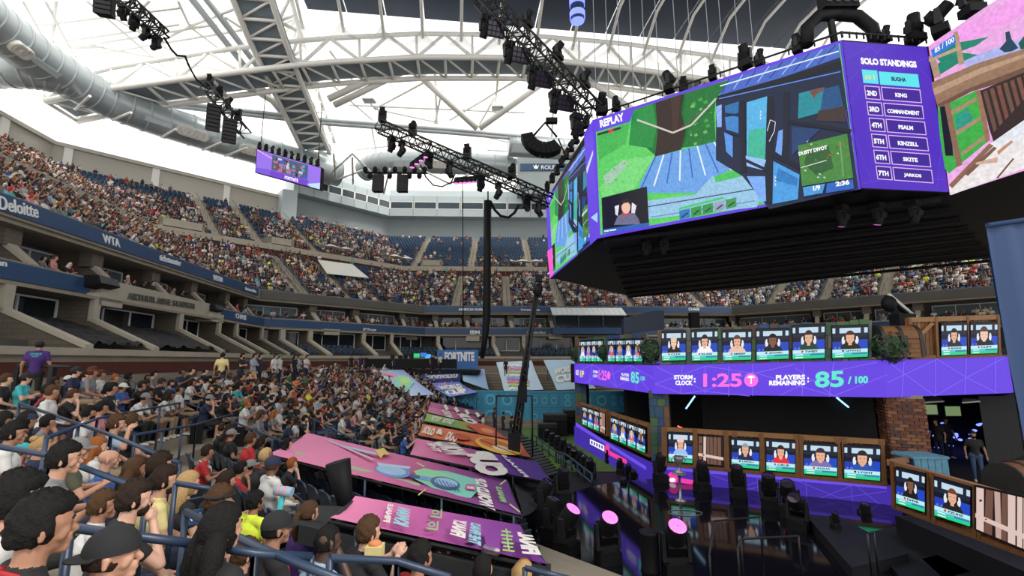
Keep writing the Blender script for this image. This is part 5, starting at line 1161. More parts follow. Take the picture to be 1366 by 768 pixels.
for px, py, lb, lit in ((1122, 274, 'magenta moving light under the cube near the standings', 1), (1170, 271, 'second magenta moving light under the cube by the standings edge', 1), (862, 318, 'magenta moving light under the left corner of the cube', 1), (885, 316, 'magenta moving light beside the left corner light under the cube', 0), (1218, 268, 'dark moving light under the cube', 0)):
    p = atz(px, py, ZB - .1); moving_head(p, .4, .3, 1.1, lb, 'moving lights under the display cube', bool(lit), True)
for k, (px, py, sc, lb) in enumerate(((803, 152, 2.2, 'moving light on the cube above the left edge of the picture'), (822, 148, 1.5, 'small light on the cube above the picture title'), (893, 122, 2.0, 'light on a post on top of the cube'), (912, 122, 1.4, 'round light beside the post on top of the cube'), (951, 106, 1.3, 'round light on the cube above the tree picture'), (995, 90, 2.0, 'light on a post over the pictured blue roof'), (1014, 88, 1.4, 'round light on the cube beside a post'), (1064, 70, 1.5, 'round light on the cube near the big rig'), (1183, 55, 1.2, 'light above the standings panel'), (1222, 56, 2.2, 'tall light at the corner of the standings panel'), (1256, 46, 2.4, 'tall light on the cube by the pink sky picture'), (1298, 20, 2.4, 'light at the top of the pink sky picture'))):
    f = fF if px < 1120 else (fS if px < 1236 else fR); p = f.at(px, py, -.2); p[2] = max(p[2], ZTp - .25); moving_head(p, rng.uniform(-1, 1), rng.uniform(-.6, 1.0), sc * .68, lb, 'lights on top of the display cube')
for f, a, b in ((fF, (797, 157), (1123, 50)), (fL, (729, 256), (790, 157)), (fS, (1124, 50), (1236, 58))):
    mb = MB(); p, q = f.at(*a, -.1), f.at(*b, -.1); mb.tube([p + V3(0, 0, .25), q + V3(0, 0, .25)], .05, 'black_metal', n=6)
    for k in range(13): w = p + (q - p) * k / 12; mb.tube([w, w + V3(0, 0, .3)], .04, 'black_metal', n=5)
    mb.build('top_rail', cube)
for k in range(9):
    p = fL.at(730 + 6.5 * k, 254 - 10.5 * k, -.1); moving_head(p, .3 * k, .5, 1.0, 'small black light along the receding top edge of the cube', 'lights along the left edge of the cube')
c = fF.at(1112, 45, -1.0); rg = thing('lamp_rig', 'large black lamp rig with a bank of lenses above the standings corner', 'lamp rig', c)
mb = MB(); mb.tube([c + V3(0, 0, -.6), c + V3(0, .3, 4.5)], .16, 'black_metal', n=6); mb.build('hanger', rg)
mb = MB(); mb.box(c + V3(.3, -.1, 2.1), (1.6, .5, 1.9), 'black'); bank = mb.build('lamp_bank', rg)
for i in range(4):
    for j in range(4): mb = MB(); mb.ellipsoid(c + V3(-.3 + i * .4, -.37, 1.45 + j * .42), (.15, .06, .15), 'lens_off', 8, 6); mb.build('lens', bank)
for s_ in (-1, 1):
    mb = MB(); mb.tube([c + V3(.3, 0, 1.0), c + V3(.3 + s_ * .9, 0, .9), c + V3(.3 + s_ * 1.5, 0, .3), c + V3(.3 + s_ * 1.6, 0, -.6)], .28, 'black', n=8); mb.build('arm', rg)
# printed tarps over the front rows
TH = .88                                                          # height of the tarps above the treads
def tarp(name, corners, label, group, cols, art=None, h=TH, far=None):
    """corners in pixels: far-left, near-left, near-right, far-right, met with the plane of the covered rows"""
    Q = [hit(*c, h) for c in corners]
    if far: Q = [aty(*corners[0], far[0]), aty(*corners[1], far[1]), aty(*corners[2], far[1]), aty(*corners[3], far[0])]
    t = thing(name, label, 'tarp', np.mean(Q, 0) - V3(0, 0, .02), group)
    mb = MB(); nu, nv = 12, 4; vs = []; cs = []
    c = [np.array(C(*q)) for q in cols]
    for i in range(nu + 1):
        for j in range(nv + 1):
            u, v = i / nu, j / nv; p = (Q[0] * (1 - u) + Q[3] * u) * (1 - v) + (Q[1] * (1 - u) + Q[2] * u) * v
            p = p + V3(0, 0, -.05 * math.sin(math.pi * v) * (1 + .6 * math.sin(i * 2.1))); vs.append(p)
            k = u * (len(c) - 1); a = int(min(k, len(c) - 2)); cs.append(tuple(c[a] + (c[a + 1] - c[a]) * (k - a)))
    fs = [(i * (nv + 1) + j, (i + 1) * (nv + 1) + j, (i + 1) * (nv + 1) + j + 1, i * (nv + 1) + j + 1) for i in range(nu) for j in range(nv)]
    mb.add(vs, fs, 'print', cols=cs, smooth=True); mb.build('sheet', t)
    mb = MB(); e = V3(0, 0, -.05)
    mb.tube([Q[0] + e, Q[1] + e, Q[2] + e, Q[3] + e, Q[0] + e], .03, 'black_metal', n=5); mb.build('frame', t)
    for u in (.12, .4, .7, .97):
        for a, b in ((Q[1], Q[2]), (Q[0], Q[3])):
            p = a + (b - a) * u; mb = MB(); mb.tube([p + e, V3(p[0], p[1], floor_z(p[0], p[1]) - .1)], .028, 'rail_blue', n=5); mb.build('leg', t)
    if art:
        n = nrm(np.cross(Q[2] - Q[1], Q[0] - Q[1])); P = Painter(np.mean(Q, 0) + V3(0, 0, .055), n, 'print', .002); art(P); P.mb.build('artwork', t)
    return t
GT = 'printed tarps over the front rows'
GRN, ORG, CREAM, LBL = C(150, 205, 120), C(232, 128, 60), C(240, 236, 228), C(170, 205, 235)
def art_big(P):
    P.poly([(372, 603), (382, 598), (560, 645), (560, 648)], C(150, 205, 140)); P.poly([(430, 585), (434, 584), (500, 612), (496, 613)], C(226, 190, 214))
    P.poly([(500, 600), (512, 597), (520, 606), (512, 606), (508, 611)], C(235, 210, 120)); P.poly([(450, 592), (500, 603), (505, 607), (470, 599)], C(190, 215, 240))
    P.poly([(560, 626), (596, 628), (636, 639), (640, 652), (628, 664), (596, 660), (552, 638)], C(132, 212, 196)); P.poly([(552, 628), (566, 624), (592, 630), (606, 638), (590, 652), (560, 640)], C(150, 220, 170))
    P.ell(524, 628, 24, 8.5, C(112, 150, 210), 22, .16); P.ell(522, 627, 20, 6, C(165, 200, 232), 20, .16); P.poly([(503, 616), (512, 618), (548, 622), (546, 625), (505, 621)], C(190, 215, 240)); P.poly([(546, 632), (560, 634), (562, 638), (548, 637)], C(60, 90, 140)); P.poly([(560, 634), (586, 638), (584, 643), (560, 639)], C(120, 165, 215))
    P.ell(594, 644, 20, 8, C(70, 100, 150), 18, .2); P.ell(595, 643, 16, 5.5, C(165, 205, 235), 16, .2)
    for k in range(6): P.line([(580 + k * 5, 637 + k * 1.6), (588 + k * 5, 651 + k * .9)], 1.2, C(60, 90, 140))
    P.poly([(622, 645), (634, 646), (634, 654), (621, 652)], C(200, 90, 150)); P.text('GAMES', (623, 651), (633, 652.4), (623, 647.5), WHT)
    P.text('WORLD CUP', (640, 675), (633, 636), (661, 681), CREAM, .06); P.text('FINALS', (667, 668), (661, 648), (676, 670), GRN, .05)
    for a, b in (((556, 617), (566, 622)), ((558, 660), (568, 652)), ((675, 640), (667, 646)), ((680, 672), (694, 683))): P.line([a, b], 1.6, C(226, 220, 140))
def art_cup(P):
    P.text('WORLD', (603, 616), (560, 588), (625, 612), CREAM, .05) if False else None
    P.text('THE', (579, 602), (569, 590), (590, 603), CREAM, .05); P.text('WORLD', (596, 607), (577, 588.5), (628, 607), CREAM, .06); P.text('CUP', (640, 634), (618, 600), (684, 634), CREAM, .09); P.text('FINALS', (700, 636), (668, 606), (706, 636), CREAM, .04)
def art_orange(P):
    P.text('SOLO', (562, 577), (577, 581), (568, 567.5), CREAM, .05); P.text('&', (581, 578), (590, 580), (584, 571), CREAM, .05); P.text('DUO', (593, 586), (608, 590), (599, 575), CREAM, .05)
    P.ell(665, 595, 32, 9, C(240, 190, 70), 20, .25); P.ell(660, 592, 22, 6, C(214, 110, 44), 18, .25); P.ell(670, 598, 14, 3.6, C(244, 226, 180), 16, .25); P.ell(616, 582, 12, 4, C(200, 88, 44), 14, .2); P.line([(606, 578), (628, 586)], 1, C(120, 50, 30)); P.line([(640, 586), (690, 606)], 1, C(120, 50, 30))
def art_green(P):
    P.text('VICTORY', (573, 560), (586, 563), (578, 554), CREAM, .04); P.text('ROYALE', (589, 563), (602, 566), (594, 557), CREAM, .04); P.poly([(622, 566), (640, 564), (676, 576), (688, 587), (640, 578)], C(206, 84, 48)); P.ell(650, 574, 9, 3, C(240, 150, 90), 14, .25); P.poly([(660, 572), (676, 575), (689, 587), (672, 582)], C(50, 40, 36))
def art_p6(P):
    P.text('WORLD', (594, 556), (588, 545.5), (606, 558), CREAM, .05); P.text('CUP', (622, 564), (606, 549.5), (640, 566), CREAM, .08)
def art_p7(P):
    for k in range(4): P.line([(593 + k * 14, 540 + k * 3.1), (597 + k * 14, 546 + k * 3.1)], 4, CREAM)
def art_low(P):
    P.text('FINALE', (511, 695), (518, 671), (520, 697), CREAM, .05); P.text('KWAN', (524, 697), (531, 675), (545, 703), C(150, 210, 225), .06)
    P.text('WAX', (567, 705), (575, 681), (582, 709), C(170, 205, 140), .05) if False else None
    for (x, y) in ((581, 683), (576, 699)): P.ell(x, y, 5, 3.2, C(160, 205, 130), 12); P.ell(x, y, 3, 1.6, C(150, 70, 160), 10); P.line([(x - 7, y + 5), (x + 6, y + 7)], 2, C(160, 205, 130)); P.line([(x + 8, y - 4), (x + 7, y + 8)], 2, C(160, 205, 130))
    P.text('FINALY', (600, 712), (606, 691), (621, 718), CREAM, .06); P.text('THE FINALS', (624, 723), (628, 696), (642, 728), C(150, 215, 225), .05)
    P.poly([(645, 703), (664, 706), (668, 732), (648, 728)], C(140, 62, 158))
    for k in range(3):
        x, y = 672 + k * 1.2, 706 + k * 10; P.line([(x - 4, y + 7), (x + 12, y + 9)], 2.2, C(170, 215, 120)); P.line([(x - 3, y + 2), (x + 10, y + 3.5)], 1.8, C(170, 215, 120)); P.line([(x + 3, y - 1), (x + 5, y + 8)], 2, C(170, 215, 120))
    P.text('FINAL', (697, 738), (690, 709), (722, 740), CREAM, .06)
PK, PK2, PU, PU2 = (240, 140, 186), (196, 92, 150), (140, 60, 152), (96, 44, 140)
tarp('printed_tarp', [(410, 577), (358, 605), (696, 687), (677, 640)], 'long pink to purple tarp picturing a cup and fountain', GT, [PK, PK, (216, 110, 162), (160, 70, 146), (110, 52, 140)], art_big)
tarp('printed_tarp', [(474, 661), (440, 690), (730, 752), (694, 700)], 'pink to purple tarp with several scripts of lettering next to the black deck', GT, [PK, (206, 100, 170), (160, 72, 165), (120, 50, 150)], art_low)
tarp('printed_tarp', [(554, 584), (547, 606), (739, 644), (717, 616)], 'pink to purple tarp with huge white cup lettering', GT, [PK, PK2, PU2, (70, 40, 130)], art_cup)
tarp('printed_tarp', [(563.5, 565), (557.5, 580), (709, 610), (695, 590)], 'orange tarp with a round yellow creature print', GT, [(232, 136, 80), (224, 108, 52), (226, 120, 50), (196, 84, 40)], art_orange)
tarp('printed_tarp', [(569, 551), (565.5, 561), (689, 587.5), (676, 575)], 'green and red tarp with white lettering', GT, [(150, 196, 96), (130, 176, 80), (190, 90, 44), (60, 44, 40)], art_green)
tarp('printed_tarp', [(572, 542), (569.5, 549.5), (644, 566), (642, 556)], 'small pink tarp with white cup lettering', GT, [(222, 128, 172), (200, 100, 150), (140, 76, 120)], art_p6)
tarp('printed_tarp', [(574, 536), (572, 542), (644, 555), (640, 548)], 'small plum tarp with white bars at the far end', GT, [(200, 110, 152), (150, 70, 122), (110, 56, 110)], art_p7)
Q = [hit(684, 641, .7), hit(722, 650, .3), hit(726, 664, .2), hit(697, 686, .7)]; mb = MB(); vs = []; nu = 10
for i in range(nu + 1):
    for j in range(7):
        u, v = i / nu, j / 6; p = (Q[0] * (1 - u) + Q[1] * u) * (1 - v) + (Q[3] * (1 - u) + Q[2] * u) * v; vs.append(p + V3(0, 0, .05 * math.sin(v * 17 + u * 3) - .2 * math.sin(math.pi * u) * .6))
mb.add(vs, [(i * 7 + j, (i + 1) * 7 + j, (i + 1) * 7 + j + 1, i * 7 + j + 1) for i in range(nu) for j in range(6)], 'black_cloth', smooth=True); tag(mb.build('cloth_flap'), 'creased black cloth hanging from the purple end of the long tarp', 'cloth')
bd = [hit(*p, .75) for p in ((395, 672), (470, 676), (735, 752), (700, 768), (560, 735), (400, 700))]
mb = MB(); mb.prism([p + V3(0, 0, -.18) for p in bd], (0, 0, .18), 'black_cloth'); tag(mb.build('covered_deck'), 'low deck covered in black cloth in front of the near spectators', 'deck')
mb = MB(); t = thing('camera_hood', 'black cone-shaped hood standing on the covered deck', 'equipment', hit(458, 690, 0)); p = ray(464, 692) * 7.0
mb.tube([p, p + V3(-.08, 0, .35), p + V3(-.2, 0, .84)], [.11, .13, .19], 'black', n=12); mb.build('hood', t); mb = MB(); mb.box(p + V3(.1, 0, -.05), (.45, .35, .25), 'black'); mb.build('body', t)
z0 = COURT; st = thing('court_stairs', 'dark metal stairs between the tarps and the barrier', 'stairs', atz(705, 615, COURT))
for k in range(14):
    f = k / 13; a = atz(692 + 20 * f, 584 + 54 * f, COURT + .5 - f * .35); b = atz(703 + 40 * f, 583 + 46 * f, COURT + .5 - f * .35); mb = MB(); mb.beam(a, b, .45, .06, 'black_metal'); mb.build('step', st)
def barrier(pts, label):
    q = [atz(*p, COURT) for p in pts]; t = thing('barrier', label, 'barrier', q[0], 'blue barriers beside the turf')
    for h in (.25, .62): mb = MB(); mb.tube([p + V3(0, 0, h) for p in q], .045, 'rail_blue', n=6); mb.build('rail', t)
    for a, b in zip(q[:-1], q[1:]):
        for k in range(5): p = a + (b - a) * k / 4; mb = MB(); mb.tube([p, p + V3(0, 0, .65)], .04, 'rail_blue', n=6); mb.build('post', t)
barrier([(709, 590), (742, 618), (755, 622), (790, 652)], 'blue metal barrier between the stairs and row of lights')
# wall of printed loudspeakers behind the turf
WP = [atz(602, 548, COURT), atz(705, 568, COURT), atz(790, 565, COURT)]; WP[0] = V3(-6.5, 42.2, COURT); WP[2] = V3(16, 39.8, COURT)
wl_ = thing('printed_wall', 'long turquoise wall printed with loudspeaker shapes', 'wall', WP[1])
for a, b in zip(WP[:-1], WP[1:]):
    n = nrm(np.cross(b - a, V3(0, 0, 1))); n = -n if np.dot(n, a) > 0 else n; mb = MB(); mb.prism([a, b, b + V3(0, 0, 2.9), a + V3(0, 0, 2.9)], -n * .15, 'print', col=C(64, 150, 184)); pan_ = mb.build('panel', wl_)
    mb = MB(); L = np.linalg.norm(b - a); u = (b - a) / L; x = .2; r = random.Random(int(L * 10)); k = 0
    def ring(c, r0, r1, col, kk):
        N = 16; mb.add([c + u * (rr_ * math.cos(2 * math.pi * i / N)) + V3(0, 0, rr_ * math.sin(2 * math.pi * i / N)) + n * (.006 * kk) for rr_ in (r0, r1) for i in range(N)], [(i, (i + 1) % N, N + (i + 1) % N, N + i) for i in range(N)], 'print', col=col)
    c1, c2 = C(104, 188, 212), C(40, 118, 158)
    while x < L - 1:
        w = r.choice([.7, 1.1, 1.4])
        for z_ in (.15, 1.5):
            hh = 1.25; o = a + u * x + V3(0, 0, z_) + n * .006
            for q in ((0, 0, w, .05), (0, hh - .05, w, hh), (0, 0, .05, hh), (w - .05, 0, w, hh)): mb.quad(o + u * q[0] + V3(0, 0, q[1]), o + u * q[2] + V3(0, 0, q[1]), o + u * q[2] + V3(0, 0, q[3]), o + u * q[0] + V3(0, 0, q[3]), 'print', col=c2)
            rr = min(w, hh) * .36; c_ = o + u * w / 2 + V3(0, 0, hh / 2)
            if r.random() < .75: ring(c_, rr, rr * .72, c1, 1); ring(c_, rr * .5, rr * .3, c2, 2)
            else: ring(c_ + V3(0, 0, .3), rr * .5, rr * .3, c1, 1); ring(c_ - V3(0, 0, .25), rr * .6, rr * .35, c1, 1)
        x += w + .12
    mb.build('print', pan_)
for c, s, lb in (((3.2, 35.4, 0), (1.7, 1.4, 1.5), 'black flight case with a smaller case in front'), ((2.5, 33.6, 0), (1.3, .9, 1.05), 'smaller black flight case on the turf'), ((5.0, 36.4, 0), (2.0, 1.3, 1.7), 'large black flight case before the turquoise wall')):
    c = V3(c[0], c[1], COURT + .03); t = thing('flight_case', lb, 'case', c, 'flight cases on the turf'); mb = MB(); mb.box(c + V3(0, 0, s[2] * .36), (s[0], s[1], s[2] * .7), 'black'); mb.build('body', t); mb = MB(); mb.box(c + V3(0, 0, s[2] * .87), (s[0] * 1.01, s[1] * 1.01, s[2] * .27), 'black_metal'); mb.build('lid', t)
# jib crane
J0, J1 = atz(688, 590, -4.0), None; t = thing('jib_crane', 'tall black camera jib crane rising beside the tarps', 'crane', V3(J0[0], J0[1], COURT)); YB = J0[1]
P0, P1, P2 = aty(686, 600, YB), aty(702, 478, YB), aty(717, 382, YB)
for off in ((-.1, 0), (.1, 0), (0, .18)):
    mb = MB(); mb.tube([P0 + V3(off[0] * 1.8, off[1], 0), P1 + V3(off[0] * 1.1, off[1], 0), P2 + V3(off[0] * .5, off[1], 0)], .075, 'black_metal', n=6); mb.build('boom_tube', t)
for k in range(24):
    f = k / 24; g = (k + 1) / 24; mb = MB(); a = P0 + (P2 - P0) * f; b = P0 + (P2 - P0) * g; w = .17 * (1 - f) + .05; mb.tube([a + V3(-w, 0, 0), b + V3(w, 0, 0)] if k % 2 else [a + V3(w, 0, 0), b + V3(-w, 0, 0)], .05, 'black_metal', n=5); mb.build('brace', t)
mb = MB(); mb.ellipsoid(P2 + V3(0, 0, -.2), (.25, .25, .35), 'black', 8, 6); mb.box(P2 + V3(.05, -.2, .4), (.3, .4, .35), 'black'); mb.build('camera_head', t)
mb = MB(); mb.box(P0 + V3(0, 0, .1), (.6, .6, 1.5), 'black'); mb.build('column', t); mb = MB(); mb.box(V3(P0[0], P0[1], COURT + .3), (1.6, 1.6, .6), 'black'); mb.build('dolly', t); mb = MB(); mb.box(aty(697, 525, YB), (.45, .5, .8), 'black'); mb.build('counterweight', t)
mb = MB(); mb.tube([P0 + V3(-.9, 0, 2.6), P0 + V3(-.9, 0, -.3), P0 + V3(.9, 0, -.3), P0 + V3(.9, 0, 2.6), P0 + V3(-.9, 0, 2.6)], .05, 'black_metal', n=5); mb.build('cage', t)
t = thing('camera_crane', 'black crane arm with a camera over the wooden wall', 'crane', aty(1222, 424, 19)); mb = MB(); mb.tube([aty(1185, 392, 19), aty(1224, 425, 19)], .07, 'white_cover', n=6); mb.tube([aty(1184, 394, 19) + V3(0, .05, 0), aty(1221, 426, 19) + V3(0, .05, 0)], .1, 'black', n=6); mb.build('arm', t); mb = MB(); mb.ellipsoid(aty(1186, 405, 19), (.3, .25, .35), 'black', 8, 6); mb.build('camera_head', t); mb = MB(); mb.box(aty(1205, 432, 18.6), (.7, .5, .8), 'black'); mb.build('counterweight', t)
# blue curtain at the right
cb = [aty(1315, 301, 6.0), aty(1420, 283, 6.0)]; t = thing('draped_tower', 'tall tower draped in plain blue cloth at the right of the stage', 'tower', V3(cb[0][0] + 1.2, 6.4, floor_z(7.4, 6.4)))
mb = MB(); vs = []; N = 26; zt_ = cb[0][2]; zb_ = floor_z(cb[0][0], 6)
prof_ = []
for i in range(N + 1):
    x = cb[0][0] + 2.9 * i / N; y = 6.0 + .02 * math.sin(i * 1.9); prof_.append((x, y, zt_ + (cb[1][2] - zt_) * 2.2 * i / N))
for x, y, z in prof_:
    for j in range(9): vs.append(V3(x, y + .03 * math.sin(j * 1.1 + x * 5) * (1 if 0 < j < 8 else 0), z + (zb_ - z) * j / 8))
mb.add(vs, [(i * 9 + j, (i + 1) * 9 + j, (i + 1) * 9 + j + 1, i * 9 + j + 1) for i in range(N) for j in range(8)], 'curtain_blue', smooth=True)
a, b = prof_[0], prof_[-1]
mb.quad((a[0], a[1], a[2]), (a[0] + 1.05, a[1] + .9, a[2]), (a[0] + 1.05, a[1] + .9, zb_), (a[0], a[1], zb_), 'curtain_blue'); mb.quad((b[0], b[1], b[2]), (b[0], b[1] + .9, b[2]), (b[0], b[1] + .9, zb_), (b[0], b[1], zb_), 'curtain_blue'); mb.quad(a, b, (b[0], b[1] + .9, b[2]), (a[0] + 1.05, a[1] + .9, a[2]), 'curtain_blue'); mb.build('drape', t)
mb = MB(); mb.tube([V3(a[0], a[1] - .02, a[2]), V3(b[0], b[1] - .02, b[2])], .035, 'curtain_blue', n=6); mb.build('hem', t)
# black pole, cables
YP = 38.0; t = thing('cable_sleeve', 'thick black cable sleeve hanging from the truss to the court', 'cable', aty(646, 470, YP))
top_, bot_ = aty(650.5, 268, YP), aty(649, 425, YP); mb = MB(); mb.tube([top_, aty(650, 340, YP), bot_, aty(647, 450, YP), aty(643, 478, YP)], [.33, .33, .33, .26, .16], 'black', n=10); mb.build('sleeve', t)
mb = MB(); mb.tube([aty(*p, YP) for p in ((654, 268), (660, 280), (668, 288), (678, 290), (686, 284), (692, 274))], .12, 'black', n=8); mb.build('loop', t)
mb = MB(); mb.tube([aty(651, 268, YP), aty(651, 255, YP)], .06, 'black', n=6); mb.build('hook', t)
mb = MB(); mb.tube([aty(617, 245, YP), aty(617.5, 340, YP), aty(618, 436, YP)], .045, 'black', n=5); tag(mb.build('hanging_cable'), 'thin black cable hanging beside the thick sleeve', 'cable')
# lighting trusses under the roof
def ltruss(label, a, b, lamps=(), n=16, w=.55, m='black_metal'):
    a, b = np.asarray(a), np.asarray(b); t = thing('lighting_truss', label, 'lighting truss', a, 'black lighting trusses under the roof'); d = nrm(b - a); s = nrm(np.cross(d, V3(0, 0, 1))); u = np.cross(s, d)
    cor = [s * w + u * w, -s * w + u * w, -s * w - u * w, s * w - u * w]
    for c in cor: mb = MB(); mb.tube([a + c, b + c], .075, m, n=5); mb.build('chord', t)
    for k in range(n):
        p, q = a + (b - a) * k / n, a + (b - a) * (k + 1) / n; mb = MB()
        for i in range(4):
            c0, c1 = cor[i], cor[(i + 1) % 4]; mb.tube([p + (c0 if k % 2 else c1), q + (c1 if k % 2 else c0)], .045, m, n=4, cap=False); mb.tube([p + c0, p + c1], .04, m, n=4, cap=False)
        mb.build('lattice', t)
    return t
TA0, TA1 = atz(640, -8, 23), atz(792, 152, 14.6)
ltruss('long black lighting truss slanting down to the display cube', TA0, TA1, n=20, w=.5)
TB0, TB1 = aty(505, 168, 34), aty(735, 268, 34)
ltruss('black lighting truss slanting towards the receding side of the cube', TB0, TB1, n=20, w=.42)
TC0, TC1 = atz(160, -6, 24), atz(219, 50, 22); ltruss('short black lighting truss entering at the upper corner of the roof', TC0, TC1, n=9, w=.4)
TD0, TD1 = aty(276, 116, 38), aty(327, 178, 38); ltruss('black lighting truss with two loudspeaker columns hung below', TD0, TD1, n=9, w=.4)
mb = MB(); mb.tube([atz(219, 50, 22), atz(228, 65, 22), atz(236, 74, 22.2), atz(247, 75, 22.5), atz(252, 88, 23), atz(262, 106, 23.5), atz(277, 118, 24)], .08, 'black', n=6); tag(mb.build('truss_cable'), 'black cable sagging between two lighting trusses', 'cable')
mb = MB(); mb.tube([aty(*p, 34) for p in ((561, 220), (568, 236), (578, 247), (590, 249), (602, 243), (607, 232))], .06, 'black', n=5); tag(mb.build('truss_cable'), 'thin black cable sagging below the truss with magenta lamps', 'cable')
def on(a, b, f, dz=0.0): return a + (b - a) * f + V3(0, 0, dz)
GA = 'lamps on the lighting trusses'
def floodbank(p, sc, yaw, label):
    t = thing('flood_lamp', label, 'lamp', p, GA); t.rotation_euler = (.5, 0, yaw); t.scale = (sc,) * 3
    for me, nm in zip(FLD, ('housing', 'lens_grid', 'bracket')): inst(me, nm, t)
b = MB(); b.box((0, 0, 0), (1.1, .3, .9), 'black'); l = MB()
for i in range(4):
    for j in range(3): l.box((-.4 + i * .27, -.16, -.28 + j * .28), (.22, .04, .22), 'lens_off')
k = MB(); k.tube([(-.6, 0, 0), (-.6, .1, .7), (.6, .1, .7), (.6, 0, 0)], .05, 'black_metal', n=5)
FLD = [b.mesh('housing'), l.mesh('lens_grid'), k.mesh('bracket')]
for k, f in enumerate((.12, .22, .34, .44, .55, .64, .74, .83, .92)):
    p = on(TA0, TA1, f, -.7) + V3(-.5, 0, 0)
    if k % 2: floodbank(p, 1.0, .3, 'square flood lamp hung on the long slanting truss')
    else: moving_head(p, .5, .6, 1.5, 'round moving light hung on the long slanting truss', GA, False, True)
for f in (.35, .62, .85): moving_head(on(TA0, TA1, f, .5) + V3(.6, 0, 0), 1, .8, 1.3, 'moving light standing on the long slanting truss', GA)
for k, f in enumerate((.02, .08, .14, .2, .3, .42, .52, .6, .7, .78, .86, .93)): moving_head(on(TB0, TB1, f, -.5 if k % 3 else .5), k, .5, 1.35, 'moving light on the truss slanting towards the cube side', GA, False, bool(k % 3))
for k, f in enumerate((.1, .35, .6, .85)): moving_head(on(TC0, TC1, f, -.4), k, .6, 1.2, 'moving light on the short corner truss', GA, False, True)
for k, f in enumerate((.05, .3, .55, .8)): moving_head(on(TD0, TD1, f, .4), k, .6, 1.2, 'moving light on the truss above the loudspeaker columns', GA)
for (a, b_, n, lb) in (((548, 218), (572, 200), 4, 'short bar of magenta lamps branching from the slanting truss'), ((607, 238), (636, 236), 5, 'short bar of magenta lamps below the slanting truss')):
    A, B_ = aty(*a, 33.5), aty(*b_, 33.5); t = thing('lamp_bar', lb, 'lamp bar', A); mb = MB(); mb.tube([A, B_], .1, 'black', n=6); mb.build('bar', t)
    for k in range(n):
        p = A + (B_ - A) * (k + .3) / n; mb = MB(); mb.lathe([(.01, 0), (.18, -.02), (.22, -.4), (.2, -.42)], Matrix.Translation(p), 10, 'black'); la = mb.build('lamp', t); mb = MB(); mb.lathe([(.2, -.4), (.01, -.43)], Matrix.Translation(p), 10, 'lens_magenta'); mb.build('lens', la)
    mb = MB(); mb.tube([B_, aty(b_[0] + 4, b_[1] - 12, 33.8)], .07, 'black', n=5); mb.build('hanger', t)
def line_array(p, n, w, h, d, curve, yaw, label, lean=0.0):
    t = thing('speaker_column', label, 'loudspeaker', p, 'hung loudspeaker columns'); t.rotation_euler = (0, 0, yaw); z = 0; y = 0; ang = lean
    b = MB(); b.prism([(-w / 2, -d / 2, 0), (w / 2, -d / 2, 0), (w * .42, d / 2, 0), (-w * .42, d / 2, 0)], (0, 0, -h * .94), 'black'); b.box((0, -d / 2 - .01, -h * .47), (w * .9, .03, h * .8), 'black_metal'); me = b.mesh('cabinet')
    for k in range(n):
        inst(me, 'cabinet', t, (0, y, z), (ang, 0, 0)); z -= h * math.cos(ang); y += h * math.sin(ang); ang += curve
    mb = MB(); mb.tube([(0, 0, 0), (0, 0, 1.2)], .06, 'black_metal', n=5); inst(mb.mesh('hanger'), 'hanger', t)
line_array(aty(287, 141, 37.5), 7, 1.1, .33, .7, .05, .5, 'curved loudspeaker column at the upper end of its truss'); line_array(aty(308, 160, 37.5), 7, 1.1, .30, .7, .05, .5, 'curved loudspeaker column at the lower end of its truss')
line_array(atz(142, -6, 21), 5, .9, .25, .6, .06, .3, 'loudspeaker column beside the short corner truss')
line_array(aty(505.5, 234, 66), 8, 1.7, .33, .9, .0, 0, 'black loudspeaker column under the far lamp row beside the duct bend'); line_array(aty(538, 234, 66), 8, 1.7, .33, .9, .0, 0, 'black loudspeaker column under the far lamp row farther from the bend')
c = aty(728, 172, 33); t = thing('speaker_fan', 'fan-shaped cluster of black loudspeaker boxes beside the cube', 'loudspeaker', c)
for k in range(9):
    a = math.radians(198 + k * 13); r0, r1 = 1.05, 1.95; da = math.radians(6); q = [c + V3(r_ * math.cos(x), 0, r_ * math.sin(x)) for r_, x in ((r0, a - da), (r1, a - da), (r1, a + da), (r0, a + da))]; mb = MB(); mb.prism(q, (0, 1.0, 0), 'black'); mb.build('cabinet', t)
mb = MB(); mb.tube([c + V3(-1, .5, -.4), c + V3(0, .5, .8), c + V3(.9, .5, -.4)], .1, 'black_metal', n=5); mb.build('bumper', t); mb = MB(); mb.box(c + V3(.5, .4, .9), (.9, .4, .4), 'black'); mb.build('amplifier', t)
mb = MB(); mb.tube([c + V3(1.0, .4, -.6), c + V3(1.5, .4, -1.9), c + V3(2.2, .4, -2.6)], .06, 'black', n=5); mb.build('lead', t)
t = thing('lamp_bar', 'far row of small black lamps below the duct', 'lamp bar', aty(487, 230, 66)); mb = MB(); mb.tube([aty(486, 230, 66), aty(570, 231, 66)], .16, 'black', n=6); mb.build('bar', t)
for k in range(13): p = aty(487 + k * 6.6, 230, 66); mb = MB(); mb.ellipsoid(p + V3(0, 0, -.55 if k % 2 else .5), (.4, .4, .5), 'black', 8, 6); mb.build('lamp', t)
c = aty(770, 12, 30); t = thing('lamp_tower', 'violet lit cylindrical lamp tower hung near the roof opening', 'lamp', c); mb = MB(); mb.lathe([(.5, -1.0), (.55, 2.5), (.01, 2.5)], Matrix.Translation(c), 14, 'navy_panel'); mb.build('housing', t); mb = MB(); mb.lathe([(.5, -1.0), (.01, -1.05)], Matrix.Translation(c), 14, 'lens_blue'); mb.build('lens', t)
for k in range(3): mb = MB(); mb.lathe([(.56, -.8 + k), (.57, -.3 + k)], Matrix.Translation(c), 14, 'lens_blue'); mb.build('glow_band', t)
